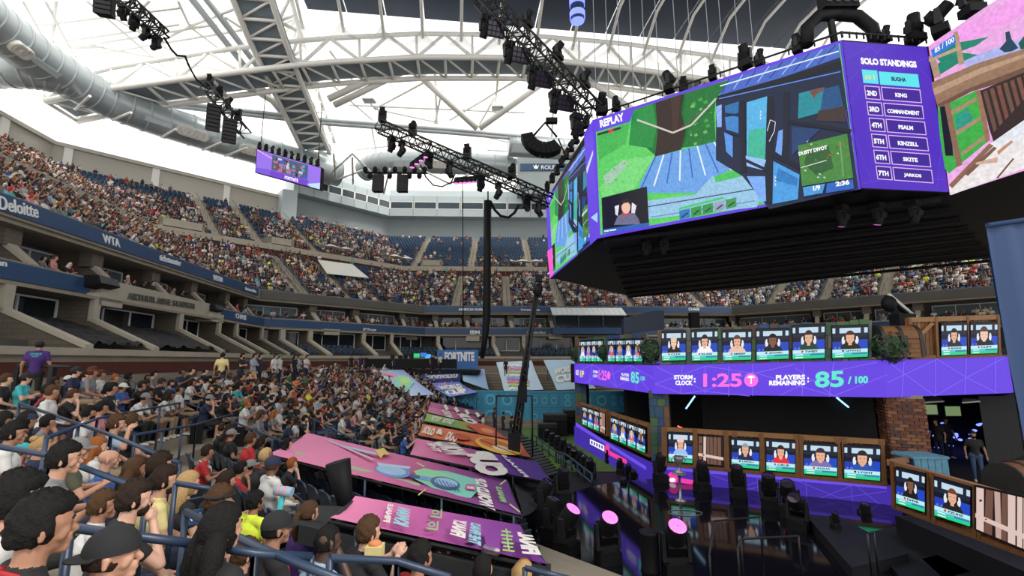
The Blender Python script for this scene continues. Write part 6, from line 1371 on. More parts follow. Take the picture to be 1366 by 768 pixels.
# small hanging display near the left rim
pl_ = (aty(342, 232, 62), aty(427, 250, 58)); f = Face(pl_[0], pl_[1]); t = thing('hanging_display', 'purple framed hanging display picturing players at desks', 'display', f.at(384, 245))
Qd = [(343, 199), (428, 224), (426.5, 252.5), (341, 229.5)]; e = lambda u, v: lerp2(Qd, u, v); f.slab([e(-.01, -.03), e(1.01, -.03), e(1.01, 1.03), e(-.01, 1.03)], 0, .5, 'black').build('housing', t); P = f.painter(.02, eps=.02)
P.poly(Qd, C(150, 112, 232)); P.poly([e(0, 0), e(.25, .2), e(.25, .25), e(0, .05)], C(240, 170, 235)); P.poly([e(0, .8), e(.2, .72), e(.3, 1), e(0, 1)], C(120, 84, 220)); P.poly([e(.24, .05), e(.80, .05), e(.80, .72), e(.24, .72)], C(70, 90, 120)); P.poly([e(.22, .74), e(.82, .74), e(.82, 1), e(.22, 1)], C(112, 60, 205)); P.text('FORTNITE', e(.45, .95), e(.66, .95), e(.45, .80), WHT, .05)
r = random.Random(3)
for k in range(46):
    u, v = r.uniform(.25, .76), r.uniform(.08, .62); w, h = r.uniform(.02, .07), r.uniform(.06, .18); P.poly([e(u, v), e(min(.8, u + w), v), e(min(.8, u + w), min(.72, v + h)), e(u, min(.72, v + h))], C(*r.choice([(40, 90, 190), (210, 200, 205), (120, 60, 60), (24, 28, 44), (180, 110, 150), (60, 170, 190), (90, 130, 170)])))
P.poly([e(.8, .9), e(1, .7), e(1, 1), e(.86, 1)], C(190, 220, 250)); P.mb.build('picture', t)
for k in range(10): p = f.at(346 + k * 8.6, 198 + k * 2.55, .1); moving_head(p, k, .4, 1.1, 'small black lamp on top of the hanging purple display', 'lamps on the hanging display')
mb = MB()
for u in (.05, .95): p = f.at(*e(u, 0), -.2); mb = MB(); mb.tube([p, p + V3(0, 0, 9)], .06, 'black_metal', n=5); mb.build('cable', t)
# far side: printed sheets on the stand, signs, booth
GF = 'pale printed sheets over the far stand'
def art_far(P, kind):
    if kind == 5:
        for k, (s_, cc) in enumerate((('FINALE', (250, 250, 255)), ('FINAL', (250, 130, 190)), ('GROSSE', (190, 220, 110)), ('FINAL', (250, 250, 255)), ('FINAL', (170, 150, 230)), ('FINALI', (250, 120, 140)), ('FINAL', (190, 220, 90)), ('K.O.', (250, 250, 255)))): P.text(s_, (670 + k * 1.2, 488.5 + k * 4.4), (700 + k * 1.2, 488.5 + k * 4.4), (671 + k * 1.2, 485 + k * 4.4), C(*cc), .06, .2)
    if kind == 6: P.text('WORLD', (740, 500), (768, 494), (739, 492), CREAM, .05); P.text('CUP', (742, 511), (772, 505), (741, 501), CREAM, .05)
    if kind == 3: P.text('THE', (585, 515), (596, 513), (584, 511.5), C(230, 150, 220), .05); P.text('WORLD', (588, 520), (618, 517), (584, 514.5), CREAM, .06); P.text('CUP', (597, 527), (625, 524), (592, 520), CREAM, .08)
    if kind == 1: P.poly([(524, 502), (540, 500), (552, 510), (545, 520), (530, 516)], C(150, 220, 190)); P.poly([(512, 496), (530, 500), (530, 503), (510, 499)], C(240, 140, 160)); P.ell(540, 507, 7, 4, C(190, 230, 130), 12)
FAR = {5: (49.5, 41.5), 6: (49.5, 41.5), 0: (48, 42.5), 1: (45.3, 39.0), 3: (44.5, 40.5)}
def sheet(corners, label, cols, kind): tarp('printed_sheet', corners, label, GF, cols, lambda P: art_far(P, kind), h=.8, far=FAR.get(kind))
sheet([(496, 493), (546, 528), (580, 526), (538, 493)], 'pale blue sheet with a green print beside the far crowd', [(196, 222, 240), (180, 205, 240), (150, 170, 225)], 1)
sheet([(568, 511), (600, 529), (637, 523), (612, 509)], 'blue sheet with white cup lettering below the hashtag board', [(130, 150, 225), (110, 130, 215)], 3)
sheet([(615, 493), (618, 508), (652, 520), (646, 492)], 'plain pale blue sheet beside the stair aisle', [(160, 205, 235), (150, 180, 230)], 0)
sheet([(662, 483), (672.6, 521.5), (725, 519.5), (709, 480.5)], 'pale sheet with repeated rows of coloured words', [(200, 225, 240), (190, 215, 240)], 5)
sheet([(725, 480), (743, 520), (795, 518), (768, 479.5)], 'pale blue sheet with white cup lettering beside the stage', [(180, 215, 235), (170, 200, 235)], 6)
def far_board(px4, Y, label, col, txt, name='sign_board', tcol=WHT, bold=.05, th=.2):
    q = [aty(*p, Y) for p in px4]; t = thing(name, label, 'sign', (q[3] + q[2]) / 2); mb = MB(); mb.prism(q, (0, th, 0), 'print', col=C(*col)); mb.build('board', t)
    if txt:
        s_, a, b, c = txt; mb = MB(); text_quad(mb, s_, aty(*a, Y - .04), aty(*b, Y - .04), aty(*c, Y - .04), 'print', bold, col=tcol, depth=(0, .03, 0)); mb.build('lettering', t)
    return t
far_board([(583, 466.5), (637.5, 466.5), (637.5, 492), (583, 492)], 49.5, 'blue board with tall white game title above the far stand', (62, 120, 190), ('FORTNITE', (593, 481.5), (633, 481.5), (593, 469)))
far_board([(563, 496), (614, 494), (614, 511), (563, 511.5)], 45.5, 'navy board with a white hashtag below the title board', (42, 66, 150), ('#FORTNITEWORLDCUP', (568, 506), (611, 504), (568, 500.5)))
t = thing('broadcast_booth', 'glass broadcast booth with a ribbed pale metal shed roof', 'booth', onseg(785, 437, 3, -2)); n3 = V3(*SEGN[3], 0); A, B_ = onseg(737, 412, 3, -2.6), onseg(836, 412, 3, -2.6); u3 = nrm(B_ - A); Lb = np.linalg.norm(B_ - A)
zr0, zr1 = onseg(785, 420.5, 3, -2.6)[2], onseg(785, 411, 3, -.3)[2]
for k in range(14):
    a = A + u3 * Lb * k / 14; b = A + u3 * Lb * (k + .96) / 14; mb = MB(); q = [V3(a[0], a[1], zr0), V3(b[0], b[1], zr0), V3(b[0], b[1], zr1) + n3 * 2.3, V3(a[0], a[1], zr1) + n3 * 2.3]; mb.prism(q, (0, 0, .08), 'steel_grey'); mb.build('roof_panel', t)
for f in (.03, .35, .68, .97): p = A + u3 * Lb * f; mb = MB(); mb.box(V3(p[0], p[1], (zr0 + 4.1) / 2) + n3 * .1, (.16, .16, zr0 - 4.1), 'rail_blue'); mb.build('post', t)
for f0, f1 in ((.05, .34), (.36, .67), (.69, .96)):
    a, b = A + u3 * Lb * f0 + n3 * .15, A + u3 * Lb * f1 + n3 * .15; mb = MB(); mb.prism([V3(a[0], a[1], 4.15), V3(b[0], b[1], 4.15), V3(b[0], b[1], zr0 - .1), V3(a[0], a[1], zr0 - .1)], n3 * .03, 'glass_dark'); mb.build('pane', t)
mb = MB(); a, b = A, B_; mb.prism([V3(a[0], a[1], 3.3), V3(b[0], b[1], 3.3), V3(b[0], b[1], 3.3) + n3 * 2, V3(a[0], a[1], 3.3) + n3 * 2], (0, 0, .8), 'fascia_blue'); mb.build('parapet', t)
mb = MB(); q = [aty(*p, 30) for p in ((832, 424), (873, 414), (886, 414), (886, 439), (873, 440), (832, 445))]; mb.prism(q, (0, .6, 0), 'navy_panel'); tag(mb.build('screen_back'), 'dark back of a screen above the narrow displays', 'screen')
mb = MB(); mb.box(aty(926, 428, 30), (.55, .5, 1.1), 'black'); tag(mb.build('loudspeaker'), 'upright black loudspeaker behind the upper railing', 'loudspeaker')
dk = thing('production_desk', 'long dark production desk with equipment on the far platform', 'desk', aty(535, 492, 46)); mb = MB(); mb.box(aty(545, 485, 46), (9.5, .9, .9), 'black'); mb.build('desk', dk)
pf = MB(); a, b = aty(495, 493, 46), aty(640, 493, 46); pf.prism([V3(a[0], 45.4, a[2] - .35), V3(b[0], 45.4, a[2] - .35), V3(b[0], 50, a[2] - .35), V3(a[0], 50, a[2] - .35)], (0, 0, .35), 'black'); struct('deck_far', pf, 'black platform at the far stand')
for px, py, c in ((556, 474, (60, 200, 120)), (565, 473, (60, 120, 220)), (571, 475, (90, 180, 240)), (560, 484, (80, 190, 160))):
    p = aty(px, py, 46.2); t = thing('monitor', 'lit monitor on the far production desk', 'monitor', p, 'monitors on the production desk'); mb = MB(); mb.box(p, (.66, .08, .5), 'black'); mb.build('housing', t); mb = MB(); mb.quad(p + V3(-.3, -.045, -.2), p + V3(.3, -.045, -.2), p + V3(.3, -.045, .2), p + V3(-.3, -.045, .2), 'screen', col=C(*c)); mb.build('screen_face', t)
for px in (524, 534, 541, 549):
    p = aty(px, 476, 46); t = thing('camera_tripod', 'broadcast camera on a tripod at the far platform', 'camera', V3(p[0], p[1], p[2] - 1.3), 'cameras on the far platform'); mb = MB(); mb.box(p, (.3, .6, .3), 'black'); mb.build('camera', t)
    for k in range(3): mb = MB(); mb.tube([p + V3(0, 0, -.1), p + V3(.35 * math.cos(k * 2.1), .35 * math.sin(k * 2.1), -1.3)], .03, 'black', n=5); mb.build('leg', t)
for px, py, sg, lb in ((445, 330, 2, 'white plastic cover by the corner parapet'), (530, 343, 2, 'white plastic cover near the far vomitory'), (700, 349, 3, 'white plastic cover on the far parapet')):
    p = onseg(px, py, sg, D1E + 1.2); mb = MB(); a = math.atan2(SEGN[sg][1], SEGN[sg][0]); vs = []
    R2 = lambda x, y, z: p + V3(x * math.cos(a) - y * math.sin(a), x * math.sin(a) + y * math.cos(a), z)
    for i in range(9):
        for j in range(5): vs.append(R2(-.8 + j * .45, -2.5 + i * .62, -.2 + .7 * math.sin(math.pi * (j + .5) / 5.5) * (.7 + .3 * math.sin(i * 1.7))))
    mb.add(vs, [(i * 5 + j, (i + 1) * 5 + j, (i + 1) * 5 + j + 1, i * 5 + j + 1) for i in range(8) for j in range(4)], 'white_cover', smooth=True); tag(mb.build('white_cover'), lb, 'cover')
mb = MB(); q = [onseg(*p, 2, 6) for p in ((424, 347), (470, 352), (492, 372), (440, 364))]; n2 = V3(*SEGN[2], 0); q = [hitp for hitp in q]
def bank_pt(px, py, seg):  # pixel met with the slope of the middle bank
    r = ray(px, py); n = V3(*SEGN[seg], 0); k = B1_R / B1_D; p0 = V3(*FL[seg], 0); nn = V3(-k * n[0], -k * n[1], 1); c0 = np.dot(nn, p0 + n * B1_D0 + V3(0, 0, B1_Z0 + .9)); return r * (c0 / np.dot(nn, r))
q = [bank_pt(*p, 2) for p in ((424, 347), (470, 353), (492, 371), (436, 365))]; mb.prism(q, (0, 0, .08), 'white_cover'); tag(mb.build('seat_cover_sheet'), 'large white sheet covering seats in the corner bank', 'sheet')
# people: bodies grown as one surface from a posed skeleton
def rotz(v, a): c, s = math.cos(a), math.sin(a); return V3(v[0] * c - v[1] * s, v[0] * s + v[1] * c, v[2])
def rotx(v, a): c, s = math.cos(a), math.sin(a); return V3(v[0], v[1] * c - v[2] * s, v[1] * s + v[2] * c)
SKN, SHIRT, PANTS, SHOE, FORE, SHIN = range(6)
def skeleton(pose, hy=0.0, hp=0.0, fine=False):
    """tapered segments (p0, p1, r0, r1, tag); returns them with the head's place and turn"""
    Sg = []; A = lambda p0, p1, r0, r1, t: Sg.append((V3(*p0), V3(*p1), r0, r1, t))
    if pose in ('stand', 'stand_cross'):
        hipz, lean = .93, 0.0; H = V3(0, 0, .93); W = V3(0, -.01, 1.12); Ch = V3(0, -.01, 1.32); N = V3(0, 0, 1.49); HD = V3(0, .035, 1.645)
    else:
        lean = {'lean': .42, 'lap': .03, 'chin': .18, 'cross': 0.0, 'phone': .12, 'back': -.12, 'clap': .08, 'point': .1}[pose]
        H = V3(0, .0, .52); up = lambda d: V3(0, math.sin(lean) * d, .52 + math.cos(lean) * d)
        W = up(.18); Ch = up(.40); N = up(.57); HD = up(.57) + V3(0, .035 + math.sin(lean) * .1, .155)
    A(H + V3(-.07, 0, 0), H + V3(.07, 0, 0), .125, .125, PANTS); A(H + V3(0, 0, .05), W, .135, .128, SHIRT); A(W, Ch, .128, .148, SHIRT)
    A(Ch + V3(-.07, 0, .0), Ch + V3(.07, 0, .0), .135, .135, SHIRT)
    sh = N + (Ch - N) * .28; SL, SR = sh + V3(-.175, 0, 0), sh + V3(.175, 0, 0)
    A(Ch, N - (N - Ch) * .12, .14, .075, SHIRT); A(SL, SR, .068, .068, SHIRT); A(N - V3(0, 0, .06), HD - V3(0, .02, .05), .06, .055, SKN)
    hl = lambda v: HD + rotz(rotx(V3(*v), hp), hy)
    A(hl((0, -.022, .035)), hl((0, .018, .03)), .082, .078, SKN); A(hl((0, -.005, .0)), hl((0, .03, -.05)), .074, .05, SKN); A(hl((0, .035, -.07)), hl((0, .052, -.085)), .036, .027, SKN)
    A(hl((0, .082, .012)), hl((0, .106, -.022)), .011, .016, SKN)
    if fine:
        A(hl((-.03, .078, .03)), hl((.03, .078, .03)), .017, .017, SKN); A(hl((0, .084, -.052)), hl((0, .086, -.062)), .017, .017, SKN)
        for s in (-1, 1): A(hl((s * .082, -.012, .012)), hl((s * .086, -.018, -.022)), .017, .012, SKN); A(hl((s * .04, .06, -.01)), hl((s * .045, .05, -.03)), .025, .022, SKN)
        A(hl((0, .072, -.095)), hl((0, .078, -.09)), .02, .018, SKN)
    if pose in ('stand', 'stand_cross'):
        for s in (-1, 1):
            A(H + V3(s * .09, 0, -.02), V3(s * .10, .01, .50), .092, .062, PANTS); A(V3(s * .10, .01, .50), V3(s * .10, -.02, .10), .058, .04, SHIN); A(V3(s * .10, -.03, .05), V3(s * .12, .13, .035), .045, .035, SHOE)
    else:
        for s in (-1, 1):
            k = V3(s * .13, .46, .53); a = V3(s * .13, .42 + (.1 if pose == 'back' else 0), .11)
            A(H + V3(s * .09, .04, -.01), k, .092, .066, PANTS); A(k, a, .062, .042, SHIN); A(a + V3(0, -.02, -.05), a + V3(s * .02, .15, -.065), .045, .034, SHOE)
    def arm(S0, E, Wp, s, hand):
        S0, E, Wp = V3(*S0), V3(*E), V3(*Wp); M = S0 + (E - S0) * .55
        A(S0, M, .062, .055, SHIRT); A(M, E, .045, .04, FORE); A(E, Wp, .04, .028, FORE)
        d = nrm(Wp - E); h = V3(*hand) if hand is not None else d; h = nrm(h); side = nrm(np.cross(h, V3(0, 0, 1)) + V3(1e-4, 0, 0)); pal = Wp + h * .05
        A(Wp, pal + h * .03, .026, .034, SKN); A(pal + side * .018, pal - side * .018, .03, .03, SKN)
        if fine:
            nn = nrm(np.cross(side, h))
            for q, L in ((-.027, .068), (-.009, .082), (.009, .078), (.027, .06)):
                b0 = pal + h * .03 + side * q; b1 = b0 + h * L * .55 - nn * .006; b2 = b1 + h * L * .3 - nn * L * .35; A(b0, b1, .0115, .0105, SKN); A(b1, b2, .0105, .009, SKN)
            th = pal - h * .015 + side * .03 * s; A(th, th + h * .035 + side * .03 * s, .014, .012, SKN); A(th + h * .035 + side * .03 * s, th + h * .065 + side * .03 * s, .012, .010, SKN)
        else: A(pal + h * .04, pal + h * .09, .028, .018, SKN)
    if pose == 'lap' or pose == 'back':
        for s, Sx in ((-1, SL), (1, SR)): arm(Sx, Sx + V3(s * .07, .06, -.27), (s * .07, .30, .66), s, (-s * .6, .5, -.2))
    elif pose == 'chin':
        arm(SR, SR + V3(.03, .22, -.22), hl((.03, .12, -.17)), 1, hl((.0, .09, -.08)) - hl((.03, .12, -.17))); arm(SL, SL + V3(-.06, .14, -.25), (.06, .36, .70), -1, (.8, .2, 0))
    elif pose == 'lean':
        for s, Sx in ((-1, SL), (1, SR)): arm(Sx, (s * .17, .42, .66), (s * .04, .60, .76), s, (-s * .3, .5, .1))
    elif pose == 'cross':
        for s, Sx in ((-1, SL), (1, SR)): arm(Sx, Sx + V3(s * .06, .10, -.25), (-s * .07, .24, .84 + .04 * s), s, (-s * 1, .0, .15))
    elif pose == 'phone':
        for s, Sx in ((-1, SL), (1, SR)): arm(Sx, Sx + V3(s * .05, .12, -.25), (s * .05, .36, .84), s, (-s * .3, .5, .4))
    elif pose == 'clap':
        for s, Sx in ((-1, SL), (1, SR)): arm(Sx, Sx + V3(s * .09, .12, -.22), (s * .05, .36, .98), s, (-s * .2, .4, .5))
    elif pose == 'point':
        arm(SR, SR + V3(.08, .16, -.12), SR + V3(.02, .20, .14), 1, (-.5, .3, .4)); arm(SL, SL + V3(-.07, .06, -.27), (-.07, .30, .66), -1, (.6, .5, -.2))
    elif pose == 'stand':
        for s, Sx in ((-1, SL), (1, SR)): arm(Sx, Sx + V3(s * .09, -.02, -.29), Sx + V3(s * .10, .08, -.53), s, (0, .15, -1))
    elif pose == 'stand_cross':
        for s, Sx in ((-1, SL), (1, SR)): arm(Sx, Sx + V3(s * .06, .10, -.26), Sx + V3(-s * .12, .24, -.22 + .03 * s), s, (-s, 0, .1))
    return Sg, HD
def grow(Sg, voxel, keep, name):
    mb = MB()
    for p0, p1, r0, r1, t in Sg:
        L = np.linalg.norm(p1 - p0); d = nrm(p1 - p0) if L > 1e-6 else V3(0, 0, 1); pts = []; rs = []
        for k in range(4): a = math.pi / 2 * k / 4; pts.append(p0 - d * r0 * math.cos(a)); rs.append(max(.001, r0 * math.sin(a)))
        pts.append(p0); rs.append(r0); pts.append(p1); rs.append(r1)
        for k in range(1, 5): a = math.pi / 2 * k / 4; pts.append(p1 + d * r1 * math.sin(a)); rs.append(max(.001, r1 * math.cos(a)))
        mb.tube(pts, rs, 'black', n=12)
    o = bpy.data.objects.new(name, mb.mesh(name)); COL.objects.link(o)
    m = o.modifiers.new('r', 'REMESH'); m.mode = 'VOXEL'; m.voxel_size = voxel
    m = o.modifiers.new('s', 'SMOOTH'); m.iterations = 3; m.factor = .5
    if keep < 1: m = o.modifiers.new('d', 'DECIMATE'); m.ratio = keep
    dg = bpy.context.evaluated_depsgraph_get(); me = bpy.data.meshes.new_from_object(o.evaluated_get(dg)); me.name = name
    old = o.data; bpy.data.objects.remove(o); bpy.data.meshes.remove(old)
    n = len(me.polygons); ce = np.empty(n * 3); me.polygons.foreach_get('center', ce); ce = ce.reshape(-1, 3); best = np.full(n, 9e9); tg = np.zeros(n, int)
    for p0, p1, r0, r1, t in Sg:
        d = p1 - p0; L2 = max(1e-9, float(np.dot(d, d))); k = np.clip((ce - p0) @ d / L2, 0, 1); dist = np.linalg.norm(ce - (p0 + k[:, None] * d), axis=1) - (r0 + (r1 - r0) * k); s = dist < best; best[s] = dist[s]; tg[s] = t
    me.materials.clear()
    for k in range(6): me.materials.append(None)
    me.polygons.foreach_set('material_index', tg.astype(np.int32)); me.polygons.foreach_set('use_smooth', [True] * n); me.update(); return me
def hair_mesh(kind, nu=20, nv=12, seed=0):
    mb = MB(); r = random.Random(seed); vs = []
    rad = V3(.082, .102, .117); off = V3(0, -.004, .018)
    for i in range(nv + 1):
        ph = math.pi * i / nv
        for j in range(nu):
            th = 2 * math.pi * j / nu; d = V3(math.sin(ph) * math.cos(th), math.sin(ph) * math.sin(th), math.cos(ph)); y = d[1]
            line = {'short': .42 if y > .2 else -.25 - .35 * (y < -.3), 'buzz': .45 if y > .2 else -.2 - .3 * (y < -.3), 'curly': .40 if y > .25 else -.5, 'long': .38 if y > .35 else -1.2, 'pony': .42 if y > .25 else -.35, 'bun': .42 if y > .25 else -.35, 'undercap': 9 if y > .1 else -.5}.get(kind, .4)
            th_ = {'short': .014, 'buzz': .003, 'curly': .034, 'long': .02, 'pony': .012, 'bun': .012, 'undercap': .004}[kind]
            over = 1.0 if d[2] > line + .08 else (0.0 if d[2] < line - .08 else (d[2] - line + .08) / .16)
            if kind == 'undercap': over = min(over, 1.0 if d[2] < .35 else 0)
            top = (.012 if kind == 'short' else 0) * max(0, d[2])
            k = (1 + (th_ + top + (r.uniform(-.009, .009) if kind in ('curly', 'short') else r.uniform(-.004, .004))) / .1) if over > 0 else .86
            k = .86 + (k - .86) * over; vs.append(off + d * rad * k)
    mb.add(vs, [(i * nu + j, (i + 1) * nu + j, (i + 1) * nu + (j + 1) % nu, i * nu + (j + 1) % nu) for i in range(nv) for j in range(nu)], 'black', smooth=True)
    if kind == 'long':
        for s in (-1, 0, 1): mb.tube([V3(s * .055, -.05, .02), V3(s * .075, -.085, -.10), V3(s * .08, -.10, -.22), V3(s * .06, -.10, -.34)], [.05, .06, .055, .02], 'black', n=8)
    if kind == 'pony': mb.tube([V3(0, -.10, .05), V3(0, -.15, .03), V3(0, -.165, -.08), V3(0, -.14, -.2), V3(0, -.13, -.28)], [.025, .035, .04, .03, .008], 'black', n=8)
    if kind == 'bun': mb.ellipsoid(V3(0, -.075, .125), (.048, .048, .042), 'black', 10, 8)
    return mb.mesh('hair')
def cap_mesh(back=False, visor=False):
    mb = MB(); vs = []; nu, nv = 18, 7
    for i in range(nv + 1):
        ph = math.pi * .53 * i / nv
        for j in range(nu): th = 2 * math.pi * j / nu; vs.append(V3(.093 * math.sin(ph) * math.cos(th), -.004 + .112 * math.sin(ph) * math.sin(th), .035 + .105 * math.cos(ph)))
    mb.add(vs, [(i * nu + j, (i + 1) * nu + j, (i + 1) * nu + (j + 1) % nu, i * nu + (j + 1) % nu) for i in range(nv) for j in range(nu)], 'black', smooth=True)
    s = -1 if back else 1; q = [];
    for k in range(9): a = math.radians(20 + 140 * k / 8); q.append((.088 * math.cos(a), s * (.104 * math.sin(a)), .03))
    for k in range(9): a = math.radians(160 - 140 * k / 8); q.append((.088 * math.cos(a), s * (.10 * math.sin(a) + .075 * math.sin(a) ** .6), .012))
    mb.prism(q, (0, 0, .006), 'black'); return mb.mesh('cap')
HAIR = {k: hair_mesh(k, 34, 22, i) for i, k in enumerate(('short', 'buzz', 'curly', 'long', 'pony', 'bun', 'undercap'))}
HAIR_LO = {k: hair_mesh(k, 12, 8, i) for i, k in enumerate(('short', 'buzz', 'curly', 'long', 'pony', 'bun', 'undercap'))}
CAPS = {'cap': cap_mesh(), 'backcap': cap_mesh(True)}
mb = MB()
for s in (-1, 1): mb.ellipsoid((s * .031, .077, .012), (.0115, .007, .0065), 'steel_grey', 8, 6); mb.ellipsoid((s * .031, .0825, .012), (.006, .003, .006), 'black', 6, 4)
EYES = mb.mesh('eyes')
mb = MB()
for s in (-1, 1): mb.tube([(s * .014, .092, .034), (s * .032, .092, .040), (s * .05, .080, .034)], [.004, .005, .003], 'black', n=5)
BROWS = mb.mesh('eyebrows')
mb = MB(); mb.ellipsoid((0, .045, -.066), (.055, .052, .05), 'black', 12, 8); mb.tube([(-.03, .098, -.044), (0, .104, -.04), (.03, .098, -.044)], .007, 'black', n=5); BEARD = mb.mesh('beard')
mb = MB(); mb.tube([V3(.097 * math.cos(a), -.004 + .113 * math.sin(a), .062) for a in [2 * math.pi * i / 20 for i in range(21)]], .014, 'black', n=6, cap=False); BAND = mb.mesh('headband')
def lanyard_mesh(NK, CH):
    mb = MB(); pts = [NK + V3(s * q[0], q[1], q[2]) for s in (1,) for q in ()]
    for s in (-1, 1): mb.tube([NK + V3(s * .03, -.075, .03), NK + V3(s * .085, -.01, .0), NK + V3(s * .06, .12, -.12), CH + V3(0, .165, -.06)], .011, 'black', n=5)
    return mb.mesh('lanyard')
POSES_HI = {}; POSES_MID = {}
def proto(pose, hy, hp, hi):
    D = POSES_HI if hi else POSES_MID; key = (pose, round(hy, 2), round(hp, 2))
    if key not in D:
        Sg, HD = skeleton(pose, hy, hp, hi); me = grow(Sg, .0078 if hi else .021, .5 if hi else .42, 'body_' + pose)
        if pose.startswith('stand'): NK, CH = V3(0, 0, 1.49), V3(0, -.01, 1.32)
        else:
            lean = {'lean': .42, 'lap': .03, 'chin': .18, 'cross': 0.0, 'phone': .12, 'back': -.12, 'clap': .08, 'point': .1}[pose]; NK = V3(0, math.sin(lean) * .57, .52 + math.cos(lean) * .57); CH = V3(0, math.sin(lean) * .40, .52 + math.cos(lean) * .40)
        D[key] = (me, HD, lanyard_mesh(NK, CH))
    return D[key]
SKINS = {'pale': (.62, .36, .26), 'fair': (.52, .28, .19), 'tan': (.36, .18, .11), 'brown': (.18, .08, .048), 'dark': (.075, .035, .024)}
SHIRTS = {'black': (.012, .012, .014), 'white': (.62, .62, .60), 'grey': (.20, .20, .205), 'navy': (.014, .022, .06), 'red': (.42, .02, .025), 'blue': (.04, .12, .38), 'yellow': (.72, .56, .10), 'pale yellow': (.70, .60, .26), 'teal': (.05, .42, .45), 'green': (.03, .2, .07), 'pink': (.62, .28, .30), 'purple': (.055, .018, .16), 'orange': (.66, .24, .10), 'olive': (.07, .075, .045), 'light blue': (.28, .40, .52), 'neon yellow': (.70, .85, .06), 'maroon': (.14, .012, .02)}
HAIRS = {'black': (.010, .009, .009), 'dark brown': (.026, .015, .010), 'brown': (.07, .036, .018), 'blond': (.42, .27, .12), 'ginger': (.28, .09, .025), 'grey': (.22, .21, .20)}
PANTC = {'navy': (.015, .02, .045), 'black': (.012, .012, .013), 'denim': (.05, .085, .17), 'khaki': (.30, .22, .13), 'grey': (.12, .12, .125)}
for D, pre in ((SKINS, 'skin '), (SHIRTS, 'cloth '), (HAIRS, 'hair '), (PANTC, 'trousers ')):
    for k, c in D.items(): mat(pre + k, c, .5 if pre == 'skin ' else (.75 if pre == 'hair ' else .85), var=.1 if pre != 'hair ' else .3, scale=9 if pre != 'hair ' else 60, bump=(.5 if pre == 'hair ' else .15) if pre in ('cloth ', 'hair ') else 0, spec=.15 if pre == 'hair ' else None)
def setmats(o, names):
    for i, nme in enumerate(names):
        if i < len(o.material_slots): o.material_slots[i].link = 'OBJECT'; o.material_slots[i].material = MATS[nme]
PEOPLE = []
def person(p, yaw, pose='lap', hy=0.0, hp=0.0, hi=False, skin='fair', shirt='black', pants='navy', hair='short', hcol='dark brown', cap=None, ccol='black', beard=False, lanyard=None, band=None, sleeves=False, shorts=False, sc=1.0, label='', group=None, brows=True):
    me, HD, LAN = proto(pose, hy, hp, hi); t = thing('person', label, 'person', p, group); t.rotation_euler = (0, 0, yaw); t.scale = (sc, sc, sc)
    b = inst(me, 'body', t); setmats(b, ['skin ' + skin, 'cloth ' + shirt, 'trousers ' + pants, 'white_cover', ('cloth ' + shirt) if sleeves else 'skin ' + skin, 'skin ' + skin if shorts else 'trousers ' + pants])
    R = (Matrix.Rotation(hy, 4, 'Z') @ Matrix.Rotation(hp, 4, 'X')).to_euler()
    def hp_(m_, n, mt):
        o = inst(m_, n, t, HD, R)
        for s_ in range(len(o.material_slots)): o.material_slots[s_].link = 'OBJECT'; o.material_slots[s_].material = MATS[mt]
        return o
    HM = HAIR if hi else HAIR_LO
    if cap:
        hp_(CAPS[cap], 'cap', 'cloth ' + ccol)
        if hair: hp_(HM['long' if hair == 'long' else 'undercap'], 'hair', 'hair ' + hcol)
    elif hair: hp_(HM[hair], 'hair', 'hair ' + hcol)
    if beard: hp_(BEARD, 'beard', 'hair ' + hcol)
    if band: hp_(BAND, 'headband', 'cloth ' + band)
    if hi: inst(EYES, 'eyes', t, HD, R);
    if hi and brows: hp_(BROWS, 'eyebrows', 'hair ' + (hcol if hcol != 'grey' else 'dark brown'))
    if lanyard: o = inst(LAN, 'lanyard', t); setmats(o, ['cloth ' + lanyard])
    PEOPLE.append((p[0], p[1])); return t
def face_to(p, tx=13.0, ty=23.0, k=0.0): return math.atan2(ty - p[1], tx - p[0]) - math.pi / 2 + k
GN = 'spectators in the near rows'
def hero(px, py, s, label, pose='lap', yawk=0.0, hi=True, sc=1.0, **kw):
    hd = {'lap': 1.245, 'chin': 1.24, 'lean': 1.20, 'cross': 1.245, 'phone': 1.24, 'back': 1.24, 'clap': 1.24, 'point': 1.24}[pose] * sc
    q = ray(px, py) * s if s else hit(px, py, hd); yaw = face_to(q, k=yawk); me, HD, _ = proto(pose, kw.get('hy', 0.0), kw.get('hp', 0.0), hi)
    o = rotz(HD * sc, yaw); return person(q - o, yaw, pose, label=label, group=GN, hi=hi, sc=sc, **kw)
hero(57, 706, 1.95, 'man with short black hair, black shirt and red lanyard beside the bottom railing', 'lap', .0, hair='short', hcol='black', shirt='black', skin='tan', lanyard='red')
hero(22, 672, 2.2, 'man in a white shirt with red lanyard in front of the blue post', 'lap', .1, hair='short', hcol='black', shirt='white', skin='fair', lanyard='red')
hero(150, 742, 2.15, 'man in a backward black cap and pale grey shirt', 'lap', -.35, hair='short', hcol='dark brown', cap='backcap', shirt='grey', skin='fair')
hero(180, 668, 3.4, 'bearded man in black with his hand at his chin', 'chin', -.1, hair='short', hcol='dark brown', shirt='black', skin='pale', beard=True, pants='khaki', shorts=True)
hero(137, 676, 3.7, 'boy with light brown hair between two railings', 'lap', -.1, sc=.86, hair='short', hcol='brown', shirt='white', skin='tan')
hero(86, 614, 3.8, 'man in a grey polo shirt with thick black hair', 'phone', -.15, hair='short', hcol='black', shirt='grey', skin='fair', pants='black')
hero(219, 643, 4.4, 'bearded man in a pale yellow shirt with red lanyard', 'lap', -.1, hair='short', hcol='dark brown', shirt='pale yellow', skin='fair', beard=True, lanyard='red')
hero(145, 613, 5.6, 'bald man in a blue shirt', 'lap', 0, hair=None, shirt='blue', skin='fair', beard=False)
